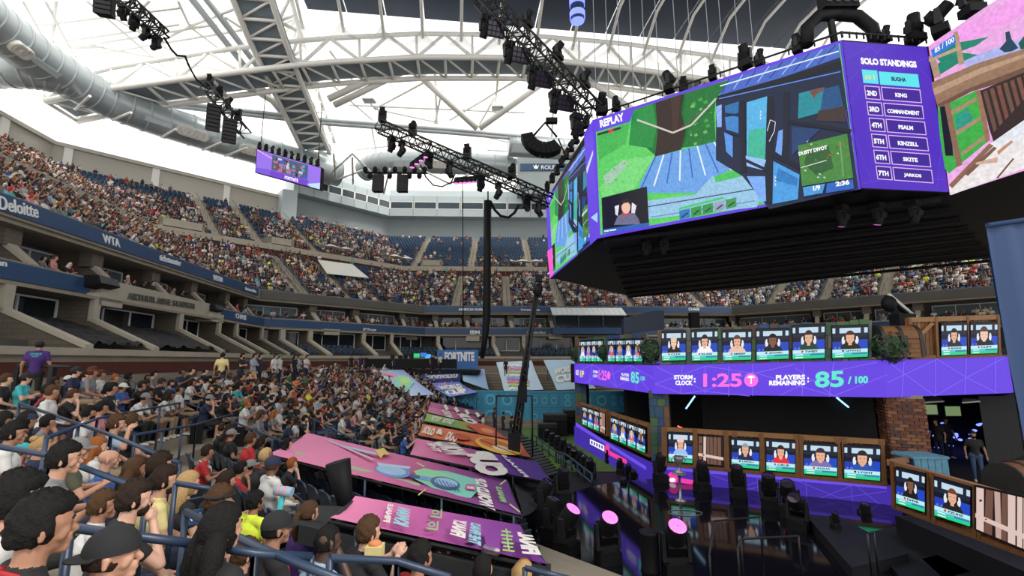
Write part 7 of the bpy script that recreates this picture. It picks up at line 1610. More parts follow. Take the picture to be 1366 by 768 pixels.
hero(55, 598, 5.8, 'woman with a blond bun in a navy dress', 'lap', .1, hair='bun', hcol='blond', shirt='navy', skin='fair')
hero(30, 602, 6.3, 'child in a teal cap next to the blond woman', 'lap', 0, sc=.85, hair='short', hcol='brown', cap='cap', ccol='teal', shirt='red', skin='fair')
hero(103, 600, 5.0, 'man in a grey cap and olive shirt behind the grey polo', 'phone', 0, hair='short', hcol='dark brown', cap='cap', ccol='grey', shirt='olive', skin='fair')
hero(130, 597, 6.2, 'woman with long ginger hair', 'lap', .1, hair='long', hcol='ginger', shirt='white', skin='pale')
hero(180, 627, 5.3, 'woman with long brown hair in a black top', 'lap', .1, hair='long', hcol='brown', shirt='black', skin='tan')
hero(214, 622, 5.2, 'dark-haired person in a purple shirt beside the yellow shirt', 'lap', .2, hair='curly', hcol='dark brown', shirt='purple', skin='fair')
hero(156, 566, 7.0, 'man in a black and white top pointing a hand', 'point', .0, hair='short', hcol='brown', shirt='light blue', skin='fair', pants='khaki', shorts=True)
hero(175, 563, 7.6, 'young man in black turned to his neighbour', 'lap', .5, hy=.5, hair='short', hcol='brown', shirt='black', skin='pale', lanyard='green')
hero(119, 552, 8.6, 'bearded man in a white shirt resting a knee', 'lap', 0, hair='short', hcol='black', shirt='white', skin='tan', beard=True, pants='black', hi=False)
hero(136, 545, 9.2, 'man in a pink shirt above the white shirt', 'lap', 0, hair='short', hcol='black', shirt='pink', skin='tan', lanyard='red', hi=False)
hero(64, 565, 7.0, 'boy drinking next to the woman in black', 'chin', 0, sc=.88, hair='short', hcol='black', shirt='grey', skin='tan', hi=False)
hero(37, 561, 6.6, 'woman in black with a backward dark cap', 'phone', 0, hair='long', hcol='black', cap='backcap', ccol='navy', shirt='black', skin='tan', hi=False)
hero(18, 580, 5.4, 'man in a white shirt half hidden by a navy cap', 'lap', 0, hair='short', hcol='black', shirt='white', skin='tan')
hero(4, 565, 6.0, 'dark-haired boy at the end of the row with the teal cap', 'lap', 0, hair='short', hcol='black', shirt='navy', skin='brown', hi=False)
hero(70, 524, 9.0, 'man in a white sweatshirt with bleached hair and glasses', 'lap', -.1, hair='short', hcol='brown', shirt='white', sleeves=True, skin='tan', hi=False)
hero(35, 505, 10.5, 'man in a turquoise shirt and black cap with crossed arms', 'cross', 0, hair='short', hcol='dark brown', cap='cap', shirt='teal', skin='pale', lanyard='red', hi=False)
hero(9, 507, 10.3, 'man in black with bare knees beside the turquoise shirt', 'lap', .1, hair='short', hcol='brown', shirt='black', skin='pale', pants='khaki', shorts=True, hi=False)
hero(102, 496, 11.2, 'man in a striped navy and pink top with a visor cap', 'lap', 0, hair='short', hcol='dark brown', cap='cap', shirt='navy', skin='pale', pants='khaki', shorts=True, hi=False)
hero(124, 497, 11.4, 'curly-haired man with a red headband and sleeveless top', 'lap', 0, hair='curly', hcol='brown', band='red', shirt='grey', skin='tan', pants='khaki', hi=False)
hero(97, 528, 9.4, 'boy in black leaning on his hand next to the white sweatshirt', 'chin', 0, sc=.9, hair='short', hcol='brown', shirt='black', skin='pale', hi=False)
hero(150, 519, 10.4, 'man in a black shirt and jeans with white lanyard', 'lap', -.1, hair='short', hcol='black', shirt='black', skin='tan', pants='denim', lanyard='white', hi=False)
hero(296, 708, 2.6, 'woman with long black hair in a black top near the bottom railing', 'lap', .15, hair='long', hcol='black', shirt='black', skin='fair', sleeves=True)
hero(293, 670, 4.1, 'brown-haired man with a black headband', 'lap', -.1, hair='short', hcol='brown', band='black', shirt='black', skin='fair')
hero(341, 671, 5.2, 'child in a neon yellow shirt', 'lap', .3, sc=.88, hair='short', hcol='black', shirt='neon yellow', skin='tan')
hero(369, 706, 3.5, 'young man in a black baseball cap and black shirt', 'lap', -.1, hair='curly', hcol='black', cap='cap', shirt='black', skin='tan', lanyard='red')
hero(412, 686, 5.0, 'woman with a long brown ponytail in a purple top', 'lap', .2, hair='pony', hcol='brown', shirt='purple', skin='fair', lanyard='red')
hero(437, 724, 3.6, 'dark-skinned man in a blue shirt holding a hand to his mouth', 'chin', -.05, hair='buzz', hcol='black', shirt='light blue', skin='dark', pants='black')
hero(327, 741, 3.3, 'small child with brown hair below the black-haired woman', 'lap', 0, sc=.8, hair='short', hcol='brown', shirt='black', skin='fair')
hero(251, 647, 5.0, 'woman with long blond hair in a black top', 'lap', .1, hair='long', hcol='blond', shirt='black', skin='pale')
hero(277, 604, 8.8, 'man in a bright red shirt beside empty seats', 'phone', -.1, hair='short', hcol='dark brown', shirt='red', skin='tan', pants='black', hi=False, lanyard='white')
hero(322, 627, 8.2, 'man in a red and black jersey resting his head', 'chin', 0, hair='short', hcol='black', shirt='red', skin='tan', lanyard='black', hi=False)
hero(335, 622, 8.8, 'bearded man in a grey cap looking up beside the red jersey', 'lap', 0, hp=.25, hair='short', hcol='black', cap='cap', ccol='grey', shirt='black', skin='tan', beard=True, hi=False)
hero(390, 620, 9.8, 'ginger man in black shorts and shirt next to the pink tarp', 'chin', -.1, hair='short', hcol='ginger', shirt='black', skin='pale', pants='black', shorts=True, hi=False)
hero(302, 643, 6.0, 'long-haired person in black by the railing', 'lean', 0, hair='long', hcol='dark brown', shirt='black', skin='fair', hi=False)
hero(492, 712, 4.1, 'brown-haired man in black eating from a paper box', 'clap', -.1, hair='short', hcol='brown', shirt='black', skin='pale')
hero(561, 746, 3.9, 'black-haired man with a red collar behind the railing', 'lap', -.1, hair='short', hcol='black', shirt='red', skin='tan')
hero(589, 742, 4.9, 'bald-headed man in navy by the covered deck', 'lap', -.2, hair='buzz', hcol='dark brown', shirt='navy', skin='fair')
hero(625, 742, 5.0, 'man in a black cap with a red lanyard by the covered deck', 'lap', -.1, hair='short', hcol='dark brown', cap='cap', shirt='black', skin='fair', lanyard='red')
hero(655, 741, 5.0, 'bearded man in a white cap and grey shirt', 'lap', -.2, hair='short', hcol='dark brown', cap='backcap', ccol='white', shirt='grey', skin='tan', beard=True)
hero(645, 764, 4.3, 'black-haired person in front of the bearded man with white cap', 'lap', 0, hair='short', hcol='black', shirt='black', skin='fair', hi=False)
hero(698, 770, 4.6, 'blond person with glasses pushed up at the end of the row', 'lap', 0, hair='curly', hcol='blond', shirt='grey', skin='fair', hi=False)
q = ray(500, 733) * 3.95; t = thing('food_box', 'brown paper box of food in the hands of the eating man', 'food box', q); mb = MB(); mb.prism([q + V3(*v) for v in ((-.07, -.06, -.06), (.07, -.06, -.06), (.07, .06, -.06), (-.07, .06, -.06))], (0, 0, .1), 'cloth pale yellow'); mb.build('box', t); mb = MB()
mat('card', C(150, 110, 70), .8); mb = MB(); mb.ellipsoid(q + V3(0, 0, .05), (.06, .05, .03), 'cloth orange', 8, 6); mb.build('food', t)
q = hit(374, 676, .95); t = thing('toy_hammer', 'teal inflatable toy hammer with a striped head held up in the crowd', 'toy', q); mb = MB(); mb.tube([q + V3(-.05, 0, -.25), q + V3(.02, 0, .12)], .025, 'cloth teal', n=10); mb.build('handle', t); mb = MB(); mb.tube([q + V3(-.06, 0, .15), q + V3(.10, 0, .13)], [.045, .045], 'cloth light blue', n=12); mb.build('head', t)
for k in range(2): mb = MB(); mb.tube([q + V3(-.03 + k * .06, 0, .147 - k * .008), q + V3(-.01 + k * .06, 0, .144 - k * .008)], .048, 'cloth pink', n=12); mb.build('stripe', t)
GS = 'people standing along the loge wall'
def stand_px(px, py, Y, label, pose='stand', yaw=None, group=GS, hi=False, z=None, **kw):
    q = aty(px, py, Y); z = q[2] - 1.645 if z is None else z; y = face_to(q) if yaw is None else yaw; me, HD, _ = proto(pose, 0.0, 0.0, hi); o = rotz(HD, y)
    return person(V3(q[0] - o[0], q[1] - o[1], z), y, pose, label=label, group=group, hi=hi, **kw)
st_ = stand_px(53, 461, 12.2, 'staff member in a purple shirt with printed back standing by the black rail', yaw=.55, shirt='purple', pants='black', shorts=True, cap='cap', hcol='black', skin='tan', hi=False, group='event staff')
for px, py, lb, kw in ((297, 477, 'man in a pale yellow shirt with a black shoulder strap', dict(shirt='pale yellow', hcol='dark brown', yaw=.4)), (324, 471, 'man in black with crossed arms at the loge wall', dict(shirt='black', pose='stand_cross', beard=True)), (340, 474, 'man in a light blue shirt reading at the loge wall', dict(shirt='light blue', pose='stand_cross', pants='khaki')), (348, 471, 'man in a dark suit at the loge wall', dict(shirt='navy', sleeves=True)),
                       (368, 472, 'person in pale clothes at the loge wall', dict(shirt='white')), (374, 478, 'person in a white shirt and green cap', dict(shirt='white', cap='cap', ccol='green')), (394, 477, 'woman with long dark hair at the loge wall', dict(shirt='black', hair='long', hcol='black')), (399, 474, 'man in light blue holding papers', dict(shirt='light blue', pose='stand_cross')), (410, 476, 'person in a white top reading beside him', dict(shirt='white', pose='stand_cross'))):
    yw = kw.pop('yaw', None); Yd = 12.9 / max(.05, (683 - px) / F); stand_px(px, py, Yd * 1.0, lb, z=Z_TOP, yaw=yw, **kw)
for px, py, lb, kw in ((469, 475, 'guard in dark clothes at the far ledge', dict(shirt='black')), (482, 475, 'crew member in purple near the far desk', dict(shirt='purple')), (489, 475, 'crew member in black near the far desk', dict(shirt='black')), (491, 490, 'man in a red shirt at the top of the far aisle', dict(shirt='red')), (527, 476, 'crew member in navy at the far desk', dict(shirt='navy')), (577, 474, 'presenter in black on the far platform', dict(shirt='black')), (588, 474, 'presenter in white and black near the title board', dict(shirt='white')), (675, 480, 'guard in black in the far stair aisle', dict(shirt='black'))):
    stand_px(px, py, 45.5, lb, group='crew on the far platform', **kw)
for px, py, Y, lb, kw in ((660, 546, 37.5, 'camera operator in navy in front of the turquoise wall', dict(shirt='navy')), (645, 558, 33, 'crew member in white beside the small tarps', dict(shirt='white')), (672, 560, 34.5, 'crew member in black under the jib crane', dict(shirt='black')), (641, 566, 31.5, 'crew member crouched in dark clothes', dict(shirt='navy')), (683, 572, 32, 'crew member in black at the crane base', dict(shirt='black'))):
    stand_px(px, py, Y, lb, z=COURT, group='crew on the court', yaw=-1.2, **kw)
stand_px(1298, 581, 17.4, 'man in a black shirt and jeans standing in the open bay', yaw=2.6, z=LT, shirt='black', pants='denim', beard=True, skin='tan', group='crew in the stage')
for k, (px, py) in enumerate(((1249, 573), (1262, 566), (1318, 575), (1325, 566))): stand_px(px, py, 21 + k * .5, 'crew member in %s deep in the dark open bay' % ['black', 'navy', 'red', 'grey'][k], yaw=2.0 + k, z=LT, shirt=['black', 'navy', 'red', 'grey'][k], group='crew in the stage')
mb = MB(); o_ = st_; R_ = Matrix.Rotation(o_.rotation_euler[2], 3, 'Z'); P_ = lambda x, y, z: np.array(R_ @ Vector((x, y, z)))
text_quad(mb, 'EVENTS', P_(.11, -.158, 1.40), P_(-.11, -.158, 1.40), P_(.11, -.155, 1.45), 'cloth teal', .04); text_quad(mb, 'TEAM', P_(.07, -.16, 1.345), P_(-.07, -.16, 1.345), P_(.07, -.158, 1.385), 'cloth teal', .04)
mb.v = [tuple(np.array(R_.inverted() @ Vector(v))) for v in mb.v]; inst(mb.mesh('shirt_print'), 'shirt_print', o_)
a, b = aty(24, 488, 12.4), aty(96, 489, 12.0); t = thing('black_rail', 'black rail beside the staff member in purple', 'rail', V3(a[0], a[1], Z_TOP)); mb = MB(); mb.tube([a, b], .04, 'black_metal', n=8); mb.build('bar', t)
for f in (.02, .66): p = a + (b - a) * f; mb = MB(); mb.box(V3(p[0], p[1], (p[2] + Z_TOP) / 2), (.12, .12, p[2] - Z_TOP), 'black_metal'); mb.build('post', t)
# aisle handrails of the lower stand
GR = 'blue aisle handrails of the lower stand'
RAILS = []
def aisle_rail(pts, label, h=.95, posts=None, dist=None):
    q = [hit(*p, h) for p in pts]; t = thing('handrail', label, 'handrail', V3(q[0][0], q[0][1], floor_z(q[0][0], q[0][1])), GR); mb = MB(); mb.tube(q, .026, 'rail_blue', n=8); mb.build('rail', t)
    for a, b in zip(q[:-1], q[1:]):
        n = max(1, int(np.linalg.norm(b - a) / 1.7))
        for k in range(n + 1): p = a + (b - a) * k / n; mb = MB(); mb.tube([p, V3(p[0], p[1], floor_z(p[0], p[1]) - .05)], .024, 'rail_blue', n=6); mb.build('post', t)
        RAILS.append((a[:2], b[:2]))
aisle_rail([(86, 498), (152, 498), (385, 592)], 'blue handrail from the loge wall down past the white shirts')
aisle_rail([(26, 538), (148, 580), (240, 618)], 'blue handrail beside the white sweatshirt running down to a post')
aisle_rail([(62, 584), (130, 558), (240, 537)], 'thin blue rail behind the white shirt and pink shirt')
aisle_rail([(-20, 592), (70, 608), (196, 655)], 'thick blue handrail in front of the grey polo shirt')
aisle_rail([(94, 703), (180, 715), (268, 726)], 'thick blue handrail above the backward cap')
aisle_rail([(248, 682), (340, 728), (470, 780)], 'thick blue handrail with a row number plate')
aisle_rail([(268, 726), (340, 738), (415, 742)], 'blue handrail behind the young man in the black cap')
aisle_rail([(234, 644), (300, 655)], 'short blue handrail beside the blond woman')
aisle_rail([(180, 580), (262, 566), (310, 552)], 'pale blue rail beside the empty seats')
aisle_rail([(420, 560), (480, 590)], 'blue handrail in the middle of the lower crowd')
aisle_rail([(440, 744), (530, 748), (600, 770)], 'blue handrail in front of the eating man')
aisle_rail([(700, 757), (760, 772)], 'blue railing at the front corner above the tarp end')
p = hit(256, 690, .75); n_ = nrm(-p); mb = MB(); mb.box(p, (.02, .16, .12), 'fascia_blue', rz=math.atan2(p[1], p[0]) ); pl_o = mb.build('number_plate'); tag(pl_o, 'small blue plate with a row number on the handrail', 'plate'); mb = MB(); r_ = np.cross(V3(0, 0, 1), n_); r_ = nrm(r_); text_quad(mb, '2N H', p + n_ * .014 + r_ * -.06 + V3(0, 0, -.03), p + n_ * .014 + r_ * .06 + V3(0, 0, -.03), p + n_ * .014 + r_ * -.06 + V3(0, 0, .03), 'white_letter', .02); mb.build('lettering', pl_o)
# seats
def seat_proto():
    pan = MB(); N = 5; vs = []
    for i in range(N + 1):
        for z in (0, -.035):
            y = -.02 + .40 * i / N; zz = .43 + .025 * math.cos(i / N * 3.1) + z
            for x in (-.22, .22): vs.append((x, y, zz))
    fs = []
    for i in range(N):
        o = i * 4; fs += [(o, o + 1, o + 5, o + 4), (o + 2, o + 6, o + 7, o + 3), (o, o + 4, o + 6, o + 2), (o + 1, o + 3, o + 7, o + 5)]
    fs += [(0, 2, 3, 1), (N * 4, N * 4 + 1, N * 4 + 3, N * 4 + 2)]; pan.add(vs, fs, 'seat_blue', smooth=False)
    back = MB(); vs = []; prof = [(-.23, .40), (-.235, .55), (-.225, .70), (-.19, .79), (-.10, .83), (.10, .83), (.19, .79), (.225, .70), (.235, .55), (.23, .40)]
    front = [(x, -.06 - (z - .40) * .22 - .05 * (x / .23) ** 2 * -1, z) for x, z in prof]; bk = [(x, y - .035, z) for x, y, z in front]; n = len(prof)
    back.add(front + bk, [tuple(range(n)), tuple(range(2 * n - 1, n - 1, -1))] + [(i, n + i, n + (i + 1) % n, (i + 1) % n) for i in range(n)], 'seat_blue')
    leg = MB(); leg.box((.25, .08, .3), (.035, .36, .6), 'black_metal'); leg.box((.25, .1, .6), (.05, .32, .03), 'seat_blue')
    return pan.mesh('seat'), back.mesh('backrest'), leg.mesh('armrest')
SEAT = seat_proto()
def tri_of(me_list):
    V, T, Cc = [], [], []; o = 0
    for me, col in me_list:
        v = np.array([p.co[:] for p in me.vertices]); V.append(v); me.calc_loop_triangles(); t = np.array([l.vertices[:] for l in me.loop_triangles]); mi = np.array([l.material_index for l in me.loop_triangles]); T.append(t + o); Cc.append(mi if col is None else np.full(len(t), col)); o += len(v)
    return np.concatenate(V), np.concatenate(T), np.concatenate(Cc)
def mass(name, V, T, Cf, m, label, cat):
    """one mesh from arrays; Cf: colour per triangle"""
    me = bpy.data.meshes.new(name); nv, nt_ = len(V), len(T); me.vertices.add(nv); me.vertices.foreach_set('co', V.astype(np.float32).ravel()); me.loops.add(nt_ * 3); me.loops.foreach_set('vertex_index', T.astype(np.int32).ravel()); me.polygons.add(nt_); me.polygons.foreach_set('loop_start', np.arange(0, nt_ * 3, 3, dtype=np.int32))
    ca = me.color_attributes.new('Col', 'BYTE_COLOR', 'CORNER'); c4 = np.ones((nt_, 3, 4), np.float32); c4[:, :, :3] = Cf[:, None, :]; ca.data.foreach_set('color', c4.ravel()); me.materials.append(MATS[m]); me.update(calc_edges=True); me.validate()
    o = bpy.data.objects.new(name, me); COL.objects.link(o); tag(o, label, cat, kind='stuff'); return o
def instances(V, T, pos, yaw, sc):
    n = len(pos); c, s = np.cos(yaw), np.sin(yaw); P = V[None] * sc[:, None, None]; X = P[..., 0] * c[:, None] - P[..., 1] * s[:, None] + pos[:, None, 0]; Y = P[..., 0] * s[:, None] + P[..., 1] * c[:, None] + pos[:, None, 1]; Z = P[..., 2] + pos[:, None, 2]
    VV = np.stack([X, Y, Z], -1).reshape(-1, 3); TT = (T[None] + (np.arange(n) * len(V))[:, None, None]).reshape(-1, 3); return VV, TT
# who sits where in the lower stand
TARPS = []
for o in list(COL.objects):
    if o.name.startswith(('printed_tarp', 'printed_sheet')) and o.type == 'EMPTY':
        sh_ = [c for c in o.children if c.name.startswith('sheet')][0]; v = np.array([p.co[:] for p in sh_.data.vertices]); TARPS.append(v[[0, 4, 64, 60]][:, :2])
def inpoly(x, y, P, grow=0.0):
    c = P.mean(0); Q = c + (P - c) * (1 + grow); s = [np.cross(Q[(i + 1) % 4] - Q[i], V3(x, y) - Q[i]) for i in range(4)]; return all(q > 0 for q in s) or all(q < 0 for q in s)
def near_rail(x, y, r=.42):
    for a, b in RAILS:
        d = b - a; k = np.clip(np.dot(V3(x, y) - a, d) / max(1e-6, np.dot(d, d)), 0, 1)
        if np.linalg.norm(V3(x, y) - a - d * k) < r: return True
    return False
deckpoly = np.array([p[:2] for p in (bd[0], bd[1], bd[2], bd[3])])
slots = []; rc = random.Random(21)
for sg in (0, 1, 2, 3):
    for k in range(NROW):
        d = row_d(k) - .24; L = seglen(sg, d); n = int(L / .56)
        for i in range(n):
            t = (i + .5) / n; p = bp(sg, t, d, row_z(k)); px, py, dd = proj(p + V3(0, 0, 1.0))
            if dd < 1.2 or not (-60 < px < 1400 and py < 860): continue
            if sg == 0 and (px > 700 or dd < 2.0): continue
            if sg == 3 and px > 560: continue
            aisle = (t * L) % 11.5
            if sg in (1, 2, 3) and aisle < 1.05: continue
            if near_rail(p[0], p[1]): continue
            if any(inpoly(p[0], p[1], P, .02) for P in TARPS): slots.append((dd, p, sg, 'covered')); continue
            if inpoly(p[0], p[1], deckpoly, .05): continue
            if math.hypot(p[0] - 7.5, p[1] - 6.5) < 2.3: continue
            if sg < 2 and px > 385 and py > 622 and dd > 5.2: slots.append((dd, p, sg, 'covered')); continue
            if (sg in (0, 1) and d < (-14.6 if p[1] < 18.5 else -18.0)) or (sg == 2 and d < -18.5): slots.append((dd, p, sg, 'covered')); continue
            slots.append((dd, p, sg, 'open'))
slots.sort(key=lambda q: q[0])
GAPS = [(215, 560, 34, 18), (250, 590, 26, 14), (190, 590, 16, 9), (235, 545, 22, 10), (275, 575, 18, 10), (330, 605, 16, 9)]
def gap(px, py): return any(((px - a) / c) ** 2 + ((py - b) / d) ** 2 < 1 for a, b, c, d in GAPS)
SC_ = ['black'] * 40 + ['white'] * 24 + ['grey'] * 18 + ['navy'] * 13 + ['red'] * 4 + ['blue'] * 3 + ['teal'] * 2 + ['pink'] * 2 + ['yellow', 'pale yellow', 'green', 'orange', 'purple', 'olive', 'olive', 'light blue', 'light blue', 'light blue', 'neon yellow', 'maroon', 'maroon']
HCn = ['black'] * 5 + ['dark brown'] * 6 + ['brown'] * 4 + ['blond', 'ginger', 'grey']
SKc = ['pale'] * 3 + ['fair'] * 4 + ['tan'] * 4 + ['brown'] * 2 + ['dark']
POSL = ['lap', 'lap', 'chin', 'lean', 'cross', 'phone', 'back', 'lap', 'clap']
lo_slots = []; free = []; nind = 300 - len(PEOPLE); cnt = 0
for dd, p, sg, kind in slots:
    if kind == 'covered': free.append((dd, p, sg)); continue
    px, py, _ = proj(p + V3(0, 0, 1.2))
    if any(math.hypot(p[0] - a, p[1] - b) < .62 for a, b in PEOPLE[:70]): continue
    free.append((dd, p, sg))
    if gap(px, py) or rc.random() < .10: continue
    if dd < 4.3 and py < 768 and px < 620: continue
    lo_slots.append((dd, p, sg))
vis = [q for q in lo_slots if -10 < proj(q[1] + V3(0, 0, 1.2))[0] < 1376 and proj(q[1] + V3(0, 0, 1.2))[1] < 775]
COLW = {'black': 'black', 'cap': 'cap'}
for dd, p, sg in vis[:nind]:
    sh = rc.choice(SC_); hc = rc.choice(HCn); sk = rc.choice(SKc); ps = rc.choice(POSL); cp = rc.random() < .2; cc = rc.choice(['black', 'black', 'white', 'navy', 'red', 'grey']); hk = rc.choice(['short', 'short', 'short', 'curly', 'buzz', 'long', 'long', 'pony']); lan = rc.choice([None, None, 'red', 'white', 'teal'])
    facing = math.atan2(-SEGN[sg][1], -SEGN[sg][0]) - math.pi / 2; yaw = facing * .45 + face_to(p) * .55 + rc.uniform(-.2, .2)
    hn = {'short': 'short', 'curly': 'curly', 'buzz': 'cropped', 'long': 'long', 'pony': 'ponytailed'}[hk]; act = {'lap': 'hands in lap', 'chin': 'hand at chin', 'lean': 'leaning forward', 'cross': 'arms crossed', 'phone': 'holding hands up', 'back': 'leaning back', 'clap': 'hands raised'}[ps]
    lb = 'seated spectator in %s %s, %s' % (sh, 'with a %s cap' % cc if cp else 'with %s %s hair' % (hn, hc), act)
    if lan: lb += ', %s lanyard' % lan
    pp_ = V3(*p); hyv = rc.choice([0.0, .35, -.35]) if ps == 'lap' else 0.0
    person(pp_, yaw, ps, hy=hyv, hi=False, skin=sk, shirt=sh, pants=rc.choice(list(PANTC)), hair=hk, hcol=hc, cap='cap' if cp else None, ccol=cc, lanyard=lan, shorts=rc.random() < .45, sleeves=rc.random() < .12, sc=rc.uniform(.93, 1.05), label=lb, group='spectators in the lower stand', beard=rc.random() < .15 and hk != 'long')
rest_people = vis[nind:]
fr = [q for q in free if q[0] > 2.3 and -20 < proj(q[1] + V3(0, 0, .6))[0] < 1380 and proj(q[1] + V3(0, 0, .8))[1] < 775]
PTS_ = np.array([(a, b) for a, b in PEOPLE])
def occupied(p): return np.min(np.hypot(PTS_[:, 0] - p[0], PTS_[:, 1] - p[1])) < .3
fr_s = sorted(fr, key=lambda q: q[0] * (1.0 if not occupied(q[1]) else 1.25))
for dd, p, sg in fr_s[:300]:
    t = thing('stadium_seat', 'empty navy plastic folding seat' if not occupied(p) else 'navy plastic folding seat with a spectator in it', 'seat', p, 'navy seats of the lower stand'); facing = math.atan2(-SEGN[sg][1], -SEGN[sg][0]) - math.pi / 2; t.rotation_euler = (0, 0, facing)
    for me, nm in zip(SEAT, ('seat', 'backrest', 'armrest')): inst(me, nm, t, (0, -.06, 0))
sv, stt, scl = tri_of([(m_, None) for m_ in SEAT])
def seat_mass(name, L, label):
    if not L: return
    pos = np.array([q[1] for q in L]); yaw = np.array([math.atan2(-SEGN[q[2]][1], -SEGN[q[2]][0]) - math.pi / 2 for q in L]); V, T = instances(sv, stt, pos, yaw, np.ones(len(L))); return mass(name, V, T, np.tile(np.array([[.014, .030, .062]]), (len(T), 1)), 'crowd', label, 'seats')
seat_mass('seat_rows', fr_s[300:], 'remaining navy seats of the lower stand')
# crowd masses
def lowpoly(keep_pose, ratio, hairk):
    me = proto(keep_pose, 0.0, 0.0, False)[0]; o = bpy.data.objects.new('tmp', me.copy()); COL.objects.link(o); m_ = o.modifiers.new('d', 'DECIMATE'); m_.ratio = ratio; dg = bpy.context.evaluated_depsgraph_get(); me2 = bpy.data.meshes.new_from_object(o.evaluated_get(dg)); bpy.data.objects.remove(o)
    HD = proto(keep_pose, 0.0, 0.0, False)[1]; hm = hair_mesh(hairk, 8, 5);
    for v in hm.vertices: v.co = v.co + Vector(HD)
    return tri_of([(me2, None), (hm, 6)])
pal = lambda D, n: np.array([D[q] for q in n])
def crowd_mass(name, P, lods, label, seed, fair=1.0):
    r = np.random.RandomState(seed); VV, TT, CC = [], [], []; o = 0
    for li, (V, T, tg) in enumerate(lods):
        idx = [i for i in range(len(P)) if i % len(lods) == li]
        if not idx: continue
        pos = np.array([P[i][0] for i in idx]); yaw = np.array([P[i][1] for i in idx]); n = len(idx); sc = r.uniform(.92, 1.06, n); v, t = instances(V, T, pos, yaw, sc)
        sh = pal(SHIRTS, r.choice(SC_, n)) * r.uniform(.8, 1.15, (n, 1)); sk = pal(SKINS, r.choice(SKc, n)); pa = pal(PANTC, r.choice(list(PANTC), n)); ha = pal(HAIRS, r.choice(HCn, n)); capm = r.rand(n) < .2; ha[capm] = pal(SHIRTS, r.choice(['black', 'white', 'red', 'navy', 'white'], capm.sum()))
        shoe = np.tile([[.4, .4, .38]], (n, 1)); bare = (r.rand(n) < .5)[:, None]; shin = np.where(bare, sk, pa); tab = np.stack([sk, sh, pa, shoe, sk, shin, ha], 1); CC.append(tab[:, tg].reshape(-1, 3)); VV.append(v); TT.append(t + o); o += len(v)
    return mass(name, np.concatenate(VV), np.concatenate(TT), np.clip(np.concatenate(CC), 0, 1), 'crowd', label, 'crowd')
lodA = [lowpoly('lap', .16, 'short'), lowpoly('lean', .16, 'long'), lowpoly('chin', .16, 'short'), lowpoly('cross', .16, 'curly'), lowpoly('phone', .16, 'short')]
crowd_mass('crowd_lower', [(p, (math.atan2(-SEGN[sg][1], -SEGN[sg][0]) - math.pi / 2) * .5 + face_to(p) * .5 + rc.uniform(-.3, .3)) for _, p, sg in rest_people], lodA, 'dense seated crowd farther along the lower stand', 3)
lodB = [lowpoly('lap', .035, 'short'), lowpoly('lean', .035, 'long'), lowpoly('cross', .035, 'short')]
def bank_point(px, py, seg, d0, z0, k):
    r = ray(px, py); n = V3(*SEGN[seg], 0); nn = V3(-k * n[0], -k * n[1], 1); c0 = np.dot(nn, V3(*FL[seg], 0) + n * d0 + V3(0, 0, z0)); return r * (c0 / np.dot(nn, r))
AIS1 = {1: [(60, 240), (185, 262)], 2: [(312, 330), (350, 352), (430, 365), (480, 372)], 3: [(592, 385), (664, 385), (738, 385), (835, 385), (935, 385)], 4: [(1020, 380), (1098, 375), (1186, 370)], 5: [(1262, 360), (1310, 350)]}
AIS2 = {1: [(60, 190)], 2: [(180, 230), (280, 265), (405, 318)], 3: [(540, 335), (616, 330), (697, 332)], 4: [], 5: []}
def tpos(P, seg, d): a, b = offp(seg, d), offp(seg + 1, d); return float(np.dot(P[:2] - a, b - a) / np.dot(b - a, b - a))
BANKS = [(B1_N, B1_D, B1_R, B1_D0, B1_Z0, AIS1, 'middle'), (B2_N, B2_D, B2_R, B2_D0, B2_Z0, AIS2, 'top')]
ppl = []; seats = []; rb_ = random.Random(77)
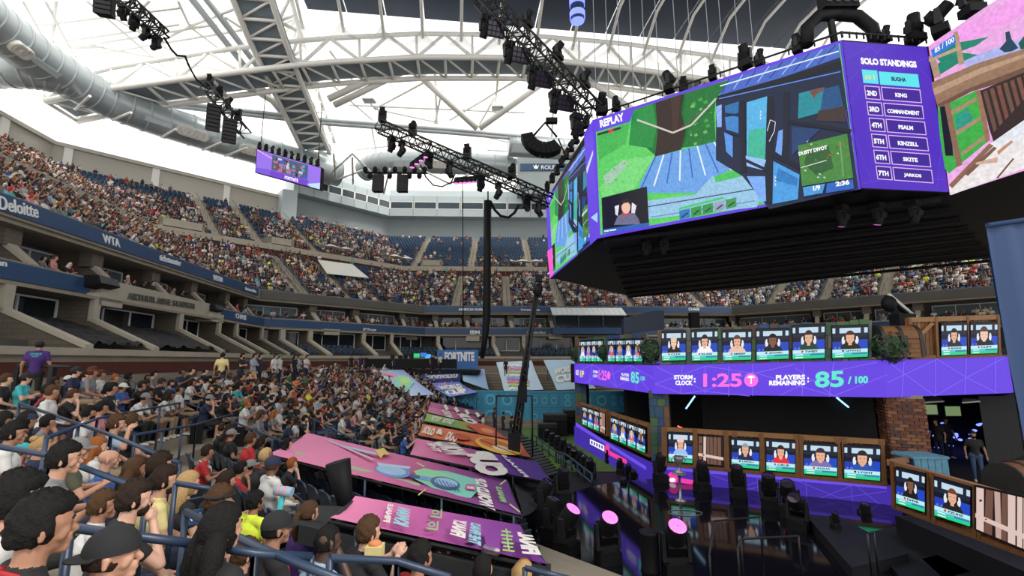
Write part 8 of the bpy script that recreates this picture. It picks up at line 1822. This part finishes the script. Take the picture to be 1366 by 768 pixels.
for N_, D_, R_, D0_, Z0_, AI, nm in BANKS:
    for sg in UP:
        TS = []
        for px, py in AI[sg]:
            P = bank_point(px, py, sg, D0_, Z0_, R_ / D_); dl = float(np.dot(P[:2] - FL[sg], SEGN[sg])); tt = tpos(P, sg, dl); TS.append(tt)
            root = sgroup('aisle', 'pale concrete aisle stairs in the %s bank' % nm); mb = MB(); u = nrm(offp(sg + 1, 0) - offp(sg, 0)); u3 = V3(u[0], u[1], 0) * .55; n3_ = V3(*SEGN[sg], 0)
            base = bp(sg, tt, D0_, 0)
            for k in range(N_):
                for h in range(2):
                    c = bp(sg, tt, D0_, 0) * 0 + V3(*(offp(sg, D0_) + (offp(sg + 1, D0_) - offp(sg, D0_)) * tt), 0) + n3_ * (k * D_ + h * D_ / 2 + D_ * .25); zt = Z0_ + k * R_ + (h) * R_ / 2 + .03
                    mb.prism([c - u3 - n3_ * D_ * .26 + V3(0, 0, zt - .3), c + u3 - n3_ * D_ * .26 + V3(0, 0, zt - .3), c + u3 + n3_ * D_ * .26 + V3(0, 0, zt - .3), c - u3 + n3_ * D_ * .26 + V3(0, 0, zt - .3)], (0, 0, .3), 'concrete_light')
            mb.build('stair', root)
            mb = MB(); c0 = V3(*(offp(sg, D0_) + (offp(sg + 1, D0_) - offp(sg, D0_)) * tt), 0); mb.tube([c0 + V3(0, 0, Z0_ + .9), c0 + n3_ * (N_ * D_) + V3(0, 0, Z0_ + N_ * R_ + .9)], .03, 'rail_blue', n=5)
            for k in range(0, N_, 3): q = c0 + n3_ * (k * D_); mb.tube([q + V3(0, 0, Z0_ + k * R_), q + V3(0, 0, Z0_ + k * R_ + .9)], .025, 'rail_blue', n=4)
            mb.build('handrail', root)
        for k in range(N_):
            d = D0_ + k * D_ + D_ * .5; L = seglen(sg, d); n = int(L / .56); z = Z0_ + k * R_
            for i in range(n):
                t = (i + .5) / n; p = bp(sg, t, d, z); px, py, dd = proj(p + V3(0, 0, .9))
                if dd < 1 or not (-15 < px < 1325 and -10 < py < 700): continue
                skip = False
                for tt in TS:
                    c0 = offp(sg, D0_) + (offp(sg + 1, D0_) - offp(sg, D0_)) * tt; u = nrm(offp(sg + 1, 0) - offp(sg, 0))
                    if abs(np.dot(p[:2] - c0, u)) < .75: skip = True
                if skip: continue
                if px > 745 and py < 350 and nm == 'top': continue
                if 800 < px < 1240 and py < 335: continue
                seats.append((dd, p, sg))
                if nm == 'middle': f = .90 if sg in (1, 2) else (.80 if px < 745 else .86); f -= .45 * (k >= 13 and sg == 3) * rb_.random() ; f = f - (.35 if k < 1 else 0)
                elif sg == 1: f = .86 if k < 13 else .45
                elif sg == 2:
                    q = k / N_; f = (.80 if q < .62 else .16) if px < 400 else (.85 if q < .55 else .45);
                    if px < 110: f = .86
                else: f = .55 if k < 5 and (px < 500 or px > 640) else (.22 if k < 7 else .06); f = f if px > 500 else (.8 if k < 12 else .3)
                if 424 < px < 492 and 345 < py < 374: f = 0
                cl = .5 + .5 * math.sin(i * .35 + k * .7 + sg) * math.sin(i * .13 + 1.3 * k)
                if rb_.random() < f * (.75 + .35 * cl): fc = math.atan2(-SEGN[sg][1], -SEGN[sg][0]) - math.pi / 2; ppl.append((p + V3(0, 0, .0), fc + rb_.uniform(-.3, .3)))
crowd_mass('crowd_upper', ppl, lodB, 'seated crowd filling the upper banks of the stadium', 5)
b = MB(); b.box((0, -.16, .62), (.46, .07, .42), 'seat_blue'); b.box((0, .06, .42), (.44, .42, .06), 'seat_blue'); ls = tri_of([(b.mesh('s'), None)])
pos = np.array([q[1] for q in seats]); yaw = np.array([math.atan2(-SEGN[q[2]][1], -SEGN[q[2]][0]) - math.pi / 2 for q in seats]); V, T = instances(ls[0], ls[1], pos, yaw, np.ones(len(seats))); mass('seat_rows_upper', V, T, np.tile(np.array([[.020, .052, .11]]), (len(T), 1)), 'crowd', 'rows of navy seats in the upper banks', 'seats')
PT_ = {(sg, lo): [tseg(px, py, sg, DL if lo else -.4) for px, py in (PART_L if lo else PART_U).get(sg, [])] for sg in UP for lo in (0, 1)}
def clear(sg, t, L, lo): return all(abs(t - q) * L > .62 for q in PT_[(sg, lo)])
sp = []; rs_ = random.Random(9); ss_ = []
for sg, d, z, f in [(s_, d_, z_, .95) for s_ in UP for d_, z_ in ((.1, 3.6), (1.1, 3.85))]:
    L = seglen(sg, d); n = int(L / .62)
    for i in range(n):
        t = (i + .5) / n; p = bp(sg, t, d, z); px, py, dd = proj(p + V3(0, 0, 1))
        if not (-10 < px < 1325) or not clear(sg, t, L, 0): continue
        fc = math.atan2(-SEGN[sg][1], -SEGN[sg][0]) - math.pi / 2; g = .5 + .5 * math.sin(i * .31 + sg * 2); ff = f * (.4 + .6 * g) if sg != 1 else (.5 * g if px > 100 else .25)
        ss_.append((dd, p, sg))
        if rs_.random() < ff: sp.append((p, fc + rs_.uniform(-.4, .4)))
crowd_mass('crowd_suites', sp, lodA[:3], 'scattered spectators on the balconies of the suites', 8)
for sg in (2, 3):
    for r_ in range(3):
        d = -3.7 + r_ * .95; L = seglen(sg, d); n = int(L / .6)
        for i in range(n):
            if (i // 7) % 3 != 2 and clear(sg, (i + .5) / n, L, 1): ss_.append((0, bp(sg, (i + .5) / n, d, .2 + .3 * r_), sg))
pos = np.array([q[1] for q in ss_]); yaw = np.array([math.atan2(-SEGN[q[2]][1], -SEGN[q[2]][0]) - math.pi / 2 for q in ss_]); V, T = instances(ls[0], ls[1], pos, yaw, np.ones(len(ss_))); mass('seat_rows_suites', V, T, np.tile(np.array([[.03, .055, .09]]), (len(T), 1)), 'crowd', 'navy seats on the terraces of the suites', 'seats')
GSt = 'stewards in turquoise shirts'
for px, py, sg in ((170, 276, 1), (192, 286, 2), (382, 331, 2), (470, 344, 2), (596, 357, 3), (663, 357, 3), (726, 357, 3)):
    p = onseg(px, py, sg, D1E + .3); p[2] = Z1E; person(p, math.atan2(-SEGN[sg][1], -SEGN[sg][0]) - math.pi / 2, 'stand', shirt='teal', pants='black', label='steward in a turquoise shirt standing on the upper cross aisle', group=GSt)
